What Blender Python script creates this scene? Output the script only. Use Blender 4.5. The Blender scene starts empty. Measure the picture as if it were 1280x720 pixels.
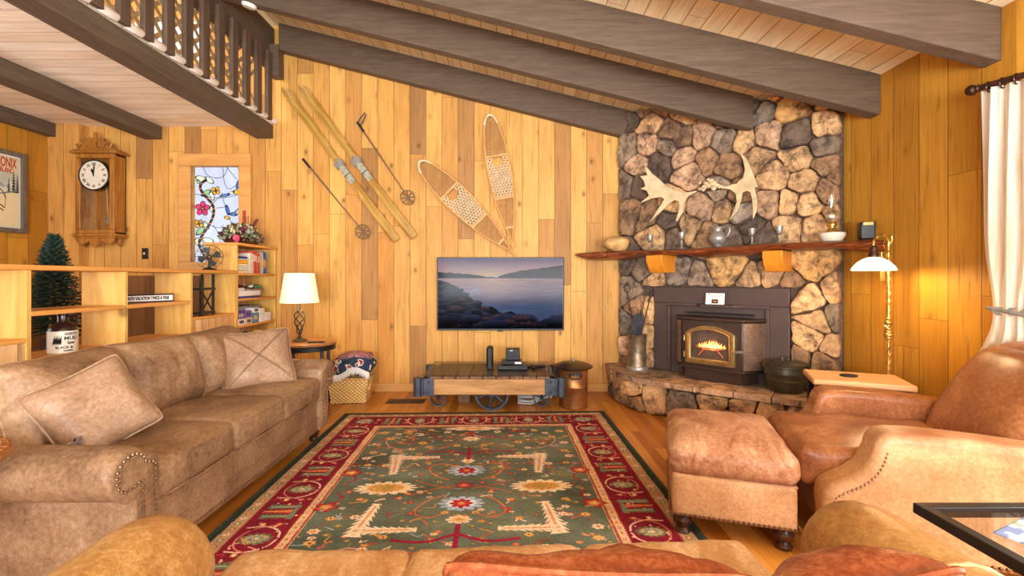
import bpy, bmesh, math, random
import numpy as np
from mathutils import Vector, Matrix, noise as mnoise
random.seed(7)
R = math.radians
C = bpy.context.scene.collection
scene = bpy.context.scene

# ------------------------------------------------------------------ camera, world, lights, exposure
cd = bpy.data.cameras.new('camera'); cam = bpy.data.objects.new('camera', cd); C.objects.link(cam)
cam.location = (0, 0, 1.25); cam.rotation_euler = (R(90), 0, 0)
cd.sensor_width = 36; cd.lens = 16.2; cd.shift_y = -12 / 1280; cd.clip_start = 0.05
scene.camera = cam
scene.view_settings.view_transform = 'Standard'; scene.view_settings.look = 'None'
scene.view_settings.exposure = -0.17; scene.view_settings.gamma = 1.0
scene.view_settings.use_curve_mapping = False
w = bpy.data.worlds.new('world'); scene.world = w; w.use_nodes = True
w.node_tree.nodes['Background'].inputs[0].default_value = (0.86, 0.93, 1, 1)
w.node_tree.nodes['Background'].inputs[1].default_value = 2.2

def area(name, loc, target, sx, sy, power, col):
    d = bpy.data.lights.new(name, 'AREA'); d.shape = 'RECTANGLE'; d.size = sx; d.size_y = sy
    d.energy = power; d.color = col
    o = bpy.data.objects.new(name, d); C.objects.link(o); o.location = loc
    o.rotation_euler = (Vector(target) - Vector(loc)).to_track_quat('-Z', 'Y').to_euler()
    return o
area('window_daylight_rear', (0.0, -2.1, 1.6), (0, 3, 2.5), 5.0, 2.2, 225, (0.90, 0.955, 1.0))
upl = area('ceiling_fill', (0.0, -2.05, 1.2), (0, 3.2, 3.1), 3.6, 0.9, 215, (0.92, 0.965, 1.0)); upl.data.spread = R(125)  # added fill light behind the camera, brightens the ceiling boards between the beams
area('window_daylight_side', (3.12, 1.05, 1.5), (0, 2.0, 1.0), 1.5, 1.9, 130, (0.97, 0.98, 1.0))
area('window_daylight_loft', (-4.9, 3.1, 3.85), (-2, 3.2, 3.5), 2.0, 0.7, 85, (1.0, 0.98, 0.96))
area('window_daylight_dining', (-4.9, 1.9, 1.6), (-3.3, 4.0, 2.6), 1.4, 1.6, 26, (1.0, 0.98, 0.95))

# ------------------------------------------------------------------ helpers
def lin(c):
    c = c / 255.0
    return c / 12.92 if c <= 0.04045 else ((c + 0.055) / 1.055) ** 2.4
def rgb(r, g, b): return (lin(r), lin(g), lin(b), 1.0)

class NT:
    def __init__(self, name):
        self.m = bpy.data.materials.new(name); self.m.use_nodes = True
        self.t = self.m.node_tree; self.b = self.t.nodes['Principled BSDF']
    def n(self, typ, **kw):
        nd = self.t.nodes.new(typ)
        for k, v in kw.items(): setattr(nd, k, v)
        return nd
    def l(self, a, b): self.t.links.new(a, b)
    def val(self, sock, v):
        if hasattr(v, 'is_output'): self.l(v, sock)
        else: sock.default_value = v
    def math(self, op, a, b=None, c=None, clamp=False):
        nd = self.n('ShaderNodeMath', operation=op); nd.use_clamp = clamp
        self.val(nd.inputs[0], a)
        if b is not None: self.val(nd.inputs[1], b)
        if c is not None: self.val(nd.inputs[2], c)
        return nd.outputs[0]
    def mix(self, f, a, b, blend='MIX'):
        nd = self.n('ShaderNodeMix', data_type='RGBA', blend_type=blend)
        self.val(nd.inputs[0], f); self.val(nd.inputs[6], a); self.val(nd.inputs[7], b)
        return nd.outputs[2]
    def ramp(self, f, stops):
        nd = self.n('ShaderNodeValToRGB'); e = nd.color_ramp.elements
        while len(e) < len(stops): e.new(0.5)
        for el, (p, c) in zip(e, stops): el.position = p; el.color = c
        self.l(f, nd.inputs[0]); return nd.outputs[0]
    def comb(self, x, y, z):
        nd = self.n('ShaderNodeCombineXYZ')
        for s, v in zip(nd.inputs, (x, y, z)): self.val(s, v)
        return nd.outputs[0]
    def noise(self, vec, scale, detail=4, rough=0.55, dist=0.0):
        nd = self.n('ShaderNodeTexNoise'); nd.inputs['Scale'].default_value = scale
        nd.inputs['Detail'].default_value = detail; nd.inputs['Roughness'].default_value = rough
        nd.inputs['Distortion'].default_value = dist
        if vec is not None: self.l(vec, nd.inputs['Vector'])
        return nd.outputs[0]
    def bump(self, h, strength=0.3, dist=0.01):
        nd = self.n('ShaderNodeBump'); nd.inputs['Strength'].default_value = strength
        nd.inputs['Distance'].default_value = dist; self.l(h, nd.inputs['Height'])
        self.l(nd.outputs[0], self.b.inputs['Normal'])
    def coord(self): return self.n('ShaderNodeTexCoord').outputs['Object']

def plain(name, col, rough=0.5, metal=0.0, var=0.12, scale=18, bump=0.0, spec=0.5):
    k = NT(name); co = k.coord(); f = k.noise(co, scale, 5)
    d = tuple(c * (1 - var * 2) for c in col[:3]) + (1,); u = tuple(min(1, c * (1 + var)) for c in col[:3]) + (1,)
    k.l(k.ramp(f, [(0.3, d), (0.7, u)]), k.b.inputs['Base Color'])
    k.b.inputs['Roughness'].default_value = rough; k.b.inputs['Metallic'].default_value = metal
    k.b.inputs['Specular IOR Level'].default_value = spec
    if bump: k.bump(f, bump, 0.01)
    return k.m

def planks(name, w, ac, al, L, cols, gdark=(0.12, 0.06, 0.02, 1), gw=0.0028, rough=0.5, knots=0.8, grain=0.35, bumps=0.5, joint=True, off=0.0):
    k = NT(name); s = k.n('ShaderNodeSeparateXYZ'); k.l(k.coord(), s.inputs[0])
    A, B = s.outputs[ac], s.outputs[al]; O3 = s.outputs[3 - ac - al]
    a = k.math('ADD', k.math('DIVIDE', A, w), 100.0 + off); idx = k.math('FLOOR', a); fr = k.math('FRACT', a)
    wn = k.n('ShaderNodeTexWhiteNoise', noise_dimensions='1D'); k.l(idx, wn.inputs['W'])
    b = k.math('DIVIDE', k.math('ADD', B, k.math('MULTIPLY', wn.outputs[0], 7.3)), L)
    idb = k.math('FLOOR', b); frb = k.math('FRACT', b)
    w2 = k.n('ShaderNodeTexWhiteNoise', noise_dimensions='3D'); k.l(k.comb(idx, idb, 0.0), w2.inputs['Vector'])
    r2 = w2.outputs[0]
    base = k.ramp(r2, cols)
    ro = k.math('MULTIPLY', r2, 37.0)
    gv = k.comb(k.math('ADD', k.math('MULTIPLY', A, 26.0), ro), k.math('ADD', k.math('MULTIPLY', B, 1.3), ro), k.math('MULTIPLY', O3, 6.0))
    g = k.noise(gv, 2.0, 6, 0.6, 0.6)
    gm = k.ramp(g, [(0.28, (1 - grain * 1.05, 1 - grain * 1.2, 1 - grain * 1.3, 1)), (0.44, (0.95, 0.94, 0.93, 1)), (0.62, (1.07, 1.06, 1.05, 1))])
    col = k.mix(1.0, base, gm, 'MULTIPLY')
    big = k.noise(k.comb(k.math('ADD', k.math('MULTIPLY', A, 3.0), ro), k.math('MULTIPLY', B, 1.0), ro), 1.1, 3)
    col = k.mix(1.0, col, k.ramp(big, [(0.33, (0.86, 0.82, 0.78, 1)), (0.6, (1.04, 1.04, 1.04, 1))]), 'MULTIPLY')
    if knots:
        vo = k.n('ShaderNodeTexVoronoi'); vo.inputs['Scale'].default_value = 1.0; vo.inputs['Randomness'].default_value = 1.0
        k.l(k.comb(k.math('ADD', k.math('MULTIPLY', A, 5.0), ro), k.math('ADD', k.math('MULTIPLY', B, 3.2), ro), ro), vo.inputs['Vector'])
        kd = k.math('ADD', vo.outputs['Distance'], k.math('MULTIPLY', k.noise(gv, 3.0, 3), 0.07))
        kf = k.ramp(kd, [(0.085, (1, 1, 1, 1)), (0.12, (0.45, 0.45, 0.45, 1)), (0.19, (0.12, 0.12, 0.12, 1)), (0.24, (0, 0, 0, 1))])
        bri = tuple(c * 0.42 for c in cols[0][1][:3]) + (1,)
        col = k.mix(k.math('MULTIPLY', kf, knots), col, bri)
    e = k.math('MULTIPLY', k.math('MINIMUM', fr, k.math('SUBTRACT', 1.0, fr)), w)
    gl = k.math('LESS_THAN', e, gw)
    if joint:
        e2 = k.math('MULTIPLY', k.math('MINIMUM', frb, k.math('SUBTRACT', 1.0, frb)), L)
        gl = k.math('MAXIMUM', gl, k.math('LESS_THAN', e2, gw * 0.6))
    col = k.mix(k.math('MULTIPLY', gl, 0.8), col, gdark)
    k.l(col, k.b.inputs['Base Color']); k.b.inputs['Roughness'].default_value = rough
    k.b.inputs['Specular IOR Level'].default_value = 0.5 if rough < .4 else 0.2
    k.bump(k.math('SUBTRACT', k.math('MULTIPLY', g, 0.25), gl), bumps, 0.004)
    return k.m

def wood(name, c1, c2, axis=0, rough=0.45, scale=1.0, bump=0.2, knots=0.0, gr=14.0):
    k = NT(name); s = k.n('ShaderNodeSeparateXYZ'); k.l(k.coord(), s.inputs[0])
    m = [gr, gr, gr]; m[axis] = 1.2
    v = k.comb(*[k.math('MULTIPLY', s.outputs[i], m[i] * scale) for i in range(3)])
    g = k.noise(v, 1.6, 6, 0.62, 1.0)
    col = k.ramp(g, [(0.3, c1), (0.68, c2)])
    if knots:
        vo = k.n('ShaderNodeTexVoronoi'); vo.inputs['Scale'].default_value = 3.4
        k.l(k.coord(), vo.inputs['Vector'])
        kf = k.ramp(vo.outputs['Distance'], [(0.08, (1, 1, 1, 1)), (0.13, (.6, .6, .6, 1)), (0.15, (.2, .2, .2, 1)), (0.28, (0, 0, 0, 1))])
        col = k.mix(k.math('MULTIPLY', kf, knots), col, tuple(c * 0.35 for c in c1[:3]) + (1,))
    k.l(col, k.b.inputs['Base Color']); k.b.inputs['Roughness'].default_value = rough
    k.b.inputs['Specular IOR Level'].default_value = 0.3
    if bump: k.bump(g, bump, 0.004)
    return k.m

def leather(name, dark, mid, light, rough=0.5, scale=3.0, crack=0.0, bump=0.25, streak=False, vein=0.0):
    k = NT(name); co = k.coord()
    f = k.noise(co, scale, 9, 0.68, 0.3)
    f2 = k.noise(co, scale * 22, 8, 0.78)
    if streak:
        s = k.n('ShaderNodeSeparateXYZ'); k.l(co, s.inputs[0])
        f = k.noise(k.comb(k.math('MULTIPLY', s.outputs[0], 2.2), k.math('MULTIPLY', s.outputs[1], 0.8), k.math('MULTIPLY', s.outputs[2], 2.0)), scale * 1.2, 10, 0.72, 1.2)
    h = k.math('ADD', k.math('MULTIPLY', f, 0.58), k.math('MULTIPLY', f2, 0.42))
    col = k.ramp(h, [(0.38, dark), (0.5, mid), (0.62, light)])
    if vein:
        vn = k.n('ShaderNodeTexVoronoi', feature='DISTANCE_TO_EDGE'); vn.inputs['Scale'].default_value = 20
        k.l(k.mix(0.12, co, k.n('ShaderNodeTexNoise').outputs[1]), vn.inputs['Vector'])
        vf = k.math('MULTIPLY', k.ramp(vn.outputs['Distance'], [(0.0, (1, 1, 1, 1)), (0.035, (0, 0, 0, 1))]), k.math('MULTIPLY', k.ramp(k.noise(co, 5, 3), [(.45, (0, 0, 0, 1)), (.6, (1, 1, 1, 1))]), vein))
        col = k.mix(vf, col, light)
    if crack:
        vo = k.n('ShaderNodeTexVoronoi', feature='DISTANCE_TO_EDGE'); vo.inputs['Scale'].default_value = 48
        k.l(k.mix(0.08, co, k.n('ShaderNodeTexNoise').outputs[1]), vo.inputs['Vector'])
        kf = k.ramp(vo.outputs['Distance'], [(0.0, (1, 1, 1, 1)), (0.05, (0, 0, 0, 1))])
        kf = k.math('MULTIPLY', kf, k.math('MULTIPLY', k.noise(co, 6, 3), crack))
        col = k.mix(kf, col, tuple(c * 0.5 for c in dark[:3]) + (1,))
    k.l(col, k.b.inputs['Base Color']); k.b.inputs['Roughness'].default_value = rough; k.b.inputs['Specular IOR Level'].default_value = 0.28
    k.bump(h, bump, 0.006)
    return k.m

def painted(name, rough=0.6, emit=0.0, spec=0.4, base=1.0, coat=0.0):
    k = NT(name); a = k.n('ShaderNodeVertexColor', layer_name='col')
    if base == 1.0: k.l(a.outputs[0], k.b.inputs['Base Color'])
    else: k.l(k.mix(1.0, a.outputs[0], (base,) * 3 + (1,), 'MULTIPLY'), k.b.inputs['Base Color'])
    k.b.inputs['Roughness'].default_value = rough; k.b.inputs['Specular IOR Level'].default_value = spec
    if emit: k.l(a.outputs[0], k.b.inputs['Emission Color']); k.b.inputs['Emission Strength'].default_value = emit
    if coat: k.b.inputs['Coat Weight'].default_value = coat; k.b.inputs['Coat Roughness'].default_value = 0.03
    return k.m

def emis(name, col, strength):
    k = NT(name); k.b.inputs['Base Color'].default_value = col
    k.b.inputs['Emission Color'].default_value = col; k.b.inputs['Emission Strength'].default_value = strength
    return k.m

def glassy(name, fac=0.08, tint=(1, 1, 1, 1)):
    k = NT(name); t = k.n('ShaderNodeBsdfTransparent'); t.inputs[0].default_value = tint
    g = k.n('ShaderNodeBsdfGlossy'); g.inputs['Roughness'].default_value = 0.02
    mx = k.n('ShaderNodeMixShader'); mx.inputs[0].default_value = fac
    k.l(t.outputs[0], mx.inputs[1]); k.l(g.outputs[0], mx.inputs[2])
    k.l(mx.outputs[0], k.t.nodes['Material Output'].inputs['Surface'])
    return k.m

# ---- mesh builders
def box(bm, c, s, rot=None):
    m = Matrix.Translation(c)
    if rot is not None: m = m @ rot
    m = m @ Matrix.Diagonal((s[0], s[1], s[2], 1))
    return bmesh.ops.create_cube(bm, size=1, matrix=m)['verts']
def bx(bm, x0, x1, y0, y1, z0, z1):
    return box(bm, ((x0 + x1) / 2, (y0 + y1) / 2, (z0 + z1) / 2), (abs(x1 - x0), abs(y1 - y0), abs(z1 - z0)))
def frame(d):
    d = d.normalized(); u = Vector((0, 0, 1)) if abs(d.z) < 0.9 else Vector((1, 0, 0))
    a = d.cross(u).normalized(); return a, d.cross(a).normalized()
def tube(bm, pts, r, seg=8, cap=True, closed=False):
    pts = [Vector(p) for p in pts]; n = len(pts)
    rr = r if isinstance(r, (list, tuple)) else [r] * n
    rings = []; a = None
    for i, p in enumerate(pts):
        if closed: d = pts[(i + 1) % n] - pts[i - 1]
        else: d = pts[min(i + 1, n - 1)] - pts[max(i - 1, 0)]
        if d.length < 1e-9: d = Vector((0, 0, 1))
        d.normalize()
        if a is None: a, b = frame(d)
        else:
            a = (a - d * a.dot(d)); a = a.normalized() if a.length > 1e-6 else frame(d)[0]
            b = d.cross(a).normalized()
        rings.append([bm.verts.new(p + (a * math.cos(t) + b * math.sin(t)) * rr[i]) for t in [2 * math.pi * k / seg for k in range(seg)]])
    rng = range(n) if closed else range(n - 1)
    for i in rng:
        A, B = rings[i], rings[(i + 1) % n]
        for k in range(seg): bm.faces.new((A[k], A[(k + 1) % seg], B[(k + 1) % seg], B[k]))
    if cap and not closed:
        bm.faces.new(rings[0][::-1]); bm.faces.new(rings[-1])
def lathe(bm, prof, seg=28, c=(0, 0, 0), sx=1, sy=1, mat=None):
    rings = []; M = mat or Matrix.Identity(4)
    for r, z in prof:
        rings.append([bm.verts.new(M @ Vector((c[0] + r * sx * math.cos(2 * math.pi * k / seg), c[1] + r * sy * math.sin(2 * math.pi * k / seg), c[2] + z))) for k in range(seg)])
    for A, B in zip(rings, rings[1:]):
        for k in range(seg): bm.faces.new((A[k], A[(k + 1) % seg], B[(k + 1) % seg], B[k]))
    if tuple(prof[0]) == tuple(prof[-1]): return
    if prof[0][0] > 1e-5: bm.faces.new(rings[0][::-1])
    if prof[-1][0] > 1e-5: bm.faces.new(rings[-1])
def prism(bm, poly, f, d):
    """poly: 2D points, f(p,t)->3D with t 0..1"""
    A = [bm.verts.new(f(p, 0)) for p in poly]; B = [bm.verts.new(f(p, 1)) for p in poly]; n = len(poly)
    bm.faces.new(A); bm.faces.new(B[::-1])
    for i in range(n): bm.faces.new((A[i], B[i], B[(i + 1) % n], A[(i + 1) % n]))
def ball(bm, c, r, sub=2, s=(1, 1, 1)):
    bmesh.ops.create_icosphere(bm, subdivisions=sub, radius=r, matrix=Matrix.Translation(c) @ Matrix.Diagonal((s[0], s[1], s[2], 1)))
def softbox(bm, c, s, r, bulge=(0, 0, 0), n=14, amp=0.0, freq=4.0, seed=0, M=None, fold=0.0):
    h = [v / 2 for v in s]; vs = {}; M = M or Matrix.Identity(4)
    def P(i, j, k):
        key = (i, j, k)
        if key in vs: return vs[key]
        p = [2 * q / n - 1 for q in key]
        # denser near the edges
        p = [math.sin(q * math.pi / 2) * 0.55 + q * 0.45 for q in p]
        full = Vector([p[a] * h[a] for a in range(3)])
        q = Vector([max(-h[a] + r, min(h[a] - r, full[a])) for a in range(3)])
        d = full - q
        out = q + d.normalized() * r if d.length > 1e-9 else full
        if r > 0 and d.length > 1e-9: out = q + d.normalized() * min(r, max(abs(d[0]), abs(d[1]), abs(d[2])))
        for a in range(3):
            b, e = (a + 1) % 3, (a + 2) % 3
            out[a] += bulge[a] * p[a] * (1 - p[b] ** 2) * (1 - p[e] ** 2)
        if amp:
            nn = mnoise.noise(out * freq + Vector((seed * 3.1, seed * 1.7, 0)))
            n2 = mnoise.noise(out * freq * 2.7 + Vector((0, seed * 2.1, seed)))
            dr = Vector(p).normalized()
            out += dr * amp * (nn + 0.5 * n2)
            if fold:
                out += dr * fold * max(0, mnoise.noise(Vector((out.x * 14, out.y * 3, out.z * 2 + seed))))
        v = bm.verts.new(M @ (out + Vector(c))); vs[key] = v; return v
    for ax in range(3):
        for side in (0, n):
            for i in range(n):
                for j in range(n):
                    def K(a, b):
                        t = [0, 0, 0]; t[ax] = side; t[(ax + 1) % 3] = a; t[(ax + 2) % 3] = b; return P(*t)
                    f = [K(i, j), K(i + 1, j), K(i + 1, j + 1), K(i, j + 1)]
                    bm.faces.new(f if side else f[::-1])
def pillow_bm(w, h, T, amp=0.012, seed=0, n=26, pinch=0.09):
    bm = bmesh.new(); G = {}
    def P(i, j, sd):
        edge = i in (0, n) or j in (0, n); key = (i, j, 0 if edge else sd)
        if key in G: return G[key]
        u, v = 2 * i / n - 1, 2 * j / n - 1
        cr = 1 - .07 * (u * v) ** 6; x = u * w / 2 * (1 - pinch * (1 - v * v)) * cr; y = v * h / 2 * (1 - pinch * (1 - u * u)) * cr
        t = T / 2 * (max(0, (1 - u ** 4) * (1 - v ** 4))) ** 0.62
        t += amp * mnoise.noise(Vector((x * 6 + seed, y * 6, sd * 3))) * (1 - max(abs(u), abs(v)) ** 6)
        t += amp * 0.8 * abs(mnoise.noise(Vector((x * 13 + seed, y * 5, seed)))) * (1 - max(abs(u), abs(v)) ** 6)
        G[key] = bm.verts.new((x, y, t * sd)); return G[key]
    for sd in (1, -1):
        for i in range(n):
            for j in range(n):
                f = [P(i, j, sd), P(i + 1, j, sd), P(i + 1, j + 1, sd), P(i, j + 1, sd)]
                f = f if sd > 0 else f[::-1]
                if len(set(f)) == 4:
                    try: bm.faces.new(f)
                    except ValueError: pass
    return bm
def pillow_edge(w, h, pinch=0.09, n=20):
    pts = []
    for k in range(4 * n):
        s, t = divmod(k, n); t = 2 * t / n - 1
        u, v = [(t, -1), (1, t), (-t, 1), (-1, -t)][s]
        cr = 1 - .07 * (u * v) ** 6; pts.append((u * w / 2 * (1 - pinch * (1 - v * v)) * cr, v * h / 2 * (1 - pinch * (1 - u * u)) * cr, 0))
    return pts

def ob(name, bm, m, parent=None, loc=None, rot=None, label=None, cat=None, group=None, kind=None, bevel=0, smooth=40, sub=0, seg=2):
    if isinstance(bm, bmesh.types.BMesh):
        me = bpy.data.meshes.new(name); bmesh.ops.recalc_face_normals(bm, faces=bm.faces[:]); bm.to_mesh(me); bm.free()
    else: me = bm
    if m is not None:
        for q in (m if isinstance(m, (list, tuple)) else [m]): me.materials.append(q)
    if smooth:
        me.shade_smooth()
        me.set_sharp_from_angle(angle=R(smooth))
    o = bpy.data.objects.new(name, me); C.objects.link(o)
    if parent is not None: o.parent = parent
    if loc is not None: o.location = loc
    if rot is not None: o.rotation_euler = rot
    if label: o['label'] = label
    if cat: o['category'] = cat
    if group: o['group'] = group
    if kind: o['kind'] = kind
    if bevel:
        b = o.modifiers.new('bevel', 'BEVEL'); b.width = bevel; b.segments = seg; b.limit_method = 'ANGLE'; b.angle_limit = R(35)
    if sub:
        b = o.modifiers.new('sub', 'SUBSURF'); b.levels = sub; b.render_levels = sub
    return o
def thing(name, label, cat, loc=(0, 0, 0), rot=(0, 0, 0), group=None, kind=None):
    o = bpy.data.objects.new(name, None); C.objects.link(o); o.location = loc; o.rotation_euler = rot
    o.empty_display_size = 0.1
    if label: o['label'] = label
    if cat: o['category'] = cat
    if group: o['group'] = group
    if kind: o['kind'] = kind
    return o
def copy_tree(root, loc=None, rot=None, label=None, parent=None):
    c = root.copy(); C.objects.link(c); c.parent = parent
    if loc is not None: c.location = loc
    if rot is not None: c.rotation_euler = rot
    if label: c['label'] = label
    for ch in [q for q in bpy.data.objects if q.parent == root]: copy_tree(ch, parent=c)
    return c
def gridmesh(name, w, h, arr, thick=0.0):
    """panel in local XZ plane facing -Y, arr[row from top][col] linear rgb; colour attribute 'col'"""
    ny, nx = arr.shape[:2]
    xs = np.linspace(-w / 2, w / 2, nx); zs = np.linspace(h / 2, -h / 2, ny)
    X, Z = np.meshgrid(xs, zs)
    co = np.zeros((ny * nx, 3), np.float32); co[:, 0] = X.ravel(); co[:, 2] = Z.ravel()
    i = np.arange(ny * nx).reshape(ny, nx)
    q = np.stack([i[:-1, :-1], i[1:, :-1], i[1:, 1:], i[:-1, 1:]], -1).reshape(-1, 4)
    me = bpy.data.meshes.new(name); me.vertices.add(len(co)); me.vertices.foreach_set('co', co.ravel())
    me.loops.add(q.size); me.polygons.add(len(q))
    me.loops.foreach_set('vertex_index', q.ravel().astype(np.int32))
    me.polygons.foreach_set('loop_start', np.arange(0, q.size, 4, dtype=np.int32))
    me.update(calc_edges=True)
    a = me.color_attributes.new('col', 'FLOAT_COLOR', 'POINT')
    c4 = np.ones((ny * nx, 4), np.float32); c4[:, :3] = arr.reshape(-1, 3)
    a.data.foreach_set('color', c4.ravel())
    return me
def slin(a):
    a = np.clip(np.asarray(a, float) / 255.0, 0, 1)
    return np.where(a <= 0.04045, a / 12.92, ((a + 0.055) / 1.055) ** 2.4)
def text_mesh(s, size, extrude=0.0008, align='CENTER', sx=1.0, bold=0.0):
    cu = bpy.data.curves.new('text', 'FONT'); cu.body = s; cu.size = size; cu.extrude = extrude
    cu.align_x = align; cu.align_y = 'CENTER'; cu.offset = bold; cu.resolution_u = 3
    t = bpy.data.objects.new('text', cu); me = bpy.data.meshes.new_from_object(t)
    bpy.data.objects.remove(t)
    if sx != 1.0: me.transform(Matrix.Diagonal((sx, 1, 1, 1)))
    return me
def vnoise(X, Y, seed=0):
    """cheap smooth value noise on arrays"""
    rs = np.random.RandomState(seed); G = rs.rand(64, 64)
    xi = np.floor(X).astype(int); yi = np.floor(Y).astype(int); fx = X - xi; fy = Y - yi
    fx = fx * fx * (3 - 2 * fx); fy = fy * fy * (3 - 2 * fy)
    g = lambda a, b: G[a % 64, b % 64]
    return (g(xi, yi) * (1 - fx) + g(xi + 1, yi) * fx) * (1 - fy) + (g(xi, yi + 1) * (1 - fx) + g(xi + 1, yi + 1) * fx) * fy
def fbm(X, Y, seed=0, o=4):
    s = 0; a = 0.5
    for k in range(o): s = s + a * vnoise(X * 2 ** k, Y * 2 ** k, seed + k); a *= 0.5
    return s / (1 - 0.5 ** o)

F = 576.0
def wp(px, py, y=5.1):   # a point at depth y seen at a photo pixel -> x, z
    return ((px - 640) * y / F, 1.25 + (348 - py) * y / F)

# ------------------------------------------------------------------ materials
m_wall = planks('knotty_pine_wall', 0.178, 0, 2, 1.9, [(0.0, rgb(164, 120, 72)), (0.13, rgb(202, 146, 78)), (0.45, rgb(220, 166, 88)), (0.8, rgb(228, 176, 96)), (1.0, rgb(208, 146, 70))], off=0.35)
m_wall_side = planks('amber_pine_wall', 0.2, 1, 2, 2.0, [(0.0, rgb(176, 120, 40)), (0.3, rgb(200, 142, 50)), (0.7, rgb(212, 154, 56)), (1.0, rgb(192, 132, 44))], knots=0.6)
m_wall_ang = planks('amber_pine_bay', 0.2, 0, 2, 2.0, [(0.0, rgb(176, 120, 40)), (0.3, rgb(200, 142, 50)), (0.7, rgb(212, 154, 56)), (1.0, rgb(192, 132, 44))], knots=0.6)
m_floor = planks('oak_strip_floor', 0.075, 0, 1, 1.1, [(0.0, rgb(176, 104, 34)), (0.4, rgb(206, 134, 52)), (0.8, rgb(222, 154, 70)), (1.0, rgb(190, 116, 42))], gw=0.0008, rough=0.28, knots=0, grain=0.25, bumps=0.1)
m_ceil = planks('pale_ceiling_boards', 0.135, 0, 1, 3.0, [(0.0, rgb(244, 222, 172)), (0.5, rgb(250, 234, 190)), (1.0, rgb(253, 238, 200))], gdark=rgb(150, 100, 55), knots=0.12, grain=0.14, gw=0.0035)
m_loftceil = planks('pale_loft_boards', 0.131, 1, 0, 3.0, [(0.0, rgb(246, 230, 204)), (0.5, rgb(252, 242, 222)), (1.0, rgb(254, 246, 228))], gdark=rgb(170, 125, 85), knots=0.15, grain=0.16, gw=0.0025)
m_beam = wood('dark_stained_beam', rgb(86, 69, 54), rgb(108, 90, 73), 0, 0.6, 1.6, 0.4)
m_beamy = wood('dark_stained_loft_beam', rgb(84, 70, 56), rgb(106, 90, 74), 1, 0.6, 1.6, 0.4)
m_post = wood('dark_stained_baluster', rgb(78, 62, 50), rgb(108, 88, 72), 2, 0.6, 0.6, 0.3)
m_lattice = wood('pale_lattice', rgb(226, 190, 136), rgb(248, 222, 174), 1, 0.6, 1, 0.1)
m_pine = wood('yellow_pine', rgb(190, 138, 60), rgb(232, 184, 100), 2, 0.45, 0.6, 0.12, knots=0.8, gr=9)
m_pinee = wood('pine_edge', rgb(198, 132, 62), rgb(224, 160, 84), 1, 0.4, 0.6, 0.1)
m_trim = wood('pine_trim', rgb(204, 144, 76), rgb(228, 172, 100), 0, 0.45, 0.6, 0.1)
m_white = plain('white_paint', rgb(236, 234, 228), 0.6, var=0.03)
m_carpet = plain('cream_carpet', rgb(238, 230, 216), 0.95, var=0.06, scale=90, bump=0.5)
m_black = plain('black_plastic', rgb(20, 20, 23), 0.35, var=0.1)
m_blackm = plain('black_satin', rgb(34, 32, 31), 0.5, var=0.12)
m_iron = plain('dark_iron', rgb(52, 52, 56), 0.45, 0.7, var=0.25, bump=0.15)
m_ironblue = plain('blue_grey_iron', rgb(84, 92, 104), 0.5, 0.55, var=0.2, bump=0.15)
m_castiron = plain('cast_iron_pot', rgb(84, 78, 60), 0.36, 0.55, var=0.25, scale=9, bump=0.1)
m_pewter = plain('pewter', rgb(172, 166, 154), 0.38, 0.6, var=0.15)
m_brass = plain('aged_brass', rgb(206, 164, 88), 0.28, 0.9, var=0.15)
m_bronze = plain('bronze', rgb(74, 50, 36), 0.35, 0.7, var=0.2)
m_stovegrey = plain('stove_steel', rgb(92, 74, 68), 0.5, 0.35, var=0.08, scale=6)
m_stovebody = plain('stove_body', rgb(78, 60, 50), 0.38, 0.45, var=0.12, scale=5)
m_gold = plain('gold_door', rgb(176, 146, 96), 0.35, 0.8, var=0.15)
m_nail = plain('brass_nail', rgb(150, 120, 94), 0.3, 0.85, var=0.1)
m_darkwood = wood('dark_turned_wood', rgb(44, 24, 15), rgb(84, 48, 30), 2, 0.3, 1, 0.1)
m_sofa = leather('taupe_suede_leather', rgb(100, 72, 50), rgb(144, 110, 80), rgb(180, 146, 112), 0.5, 2.2)
m_sofa2 = leather('tan_worn_leather', rgb(160, 108, 62), rgb(192, 144, 96), rgb(222, 186, 146), 0.34, 2.6, streak=True)
m_sofa2arm = leather('caramel_arm_leather', rgb(136, 88, 46), rgb(172, 126, 72), rgb(210, 172, 114), 0.3, 2.4, vein=.35)
m_pillow2 = leather('russet_leather', rgb(98, 42, 20), rgb(138, 68, 36), rgb(182, 112, 74), 0.26, 3.0)
m_chair = leather('peach_cracked_leather', rgb(176, 124, 80), rgb(206, 156, 108), rgb(224, 180, 136), 0.45, 2.2, crack=.8)
m_chairtop = leather('brown_worn_leather', rgb(124, 70, 38), rgb(160, 98, 58), rgb(194, 134, 88), 0.33, 2.4, crack=.6)
def worn_top(m, z0, z1, col):
    t = m.node_tree; n = t.nodes; l = t.links; bs = n['Principled BSDF']; src = bs.inputs['Base Color'].links[0].from_socket
    tc = n.new('ShaderNodeTexCoord'); sp = n.new('ShaderNodeSeparateXYZ'); l.new(tc.outputs['Object'], sp.inputs[0])
    no = n.new('ShaderNodeTexNoise'); no.inputs['Scale'].default_value = 7; no.inputs['Detail'].default_value = 6; l.new(tc.outputs['Object'], no.inputs['Vector'])
    ma = n.new('ShaderNodeMath'); ma.operation = 'MULTIPLY_ADD'; ma.inputs[1].default_value = .12; l.new(no.outputs[0], ma.inputs[0]); l.new(sp.outputs[2], ma.inputs[2])
    mr = n.new('ShaderNodeMapRange'); mr.inputs['From Min'].default_value = z0 + .06; mr.inputs['From Max'].default_value = z1 + .06; l.new(ma.outputs[0], mr.inputs[0])
    mx = n.new('ShaderNodeMix'); mx.data_type = 'RGBA'; l.new(mr.outputs[0], mx.inputs[0]); l.new(src, mx.inputs[6]); mx.inputs[7].default_value = col; l.new(mx.outputs[2], bs.inputs['Base Color']); return m
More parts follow.
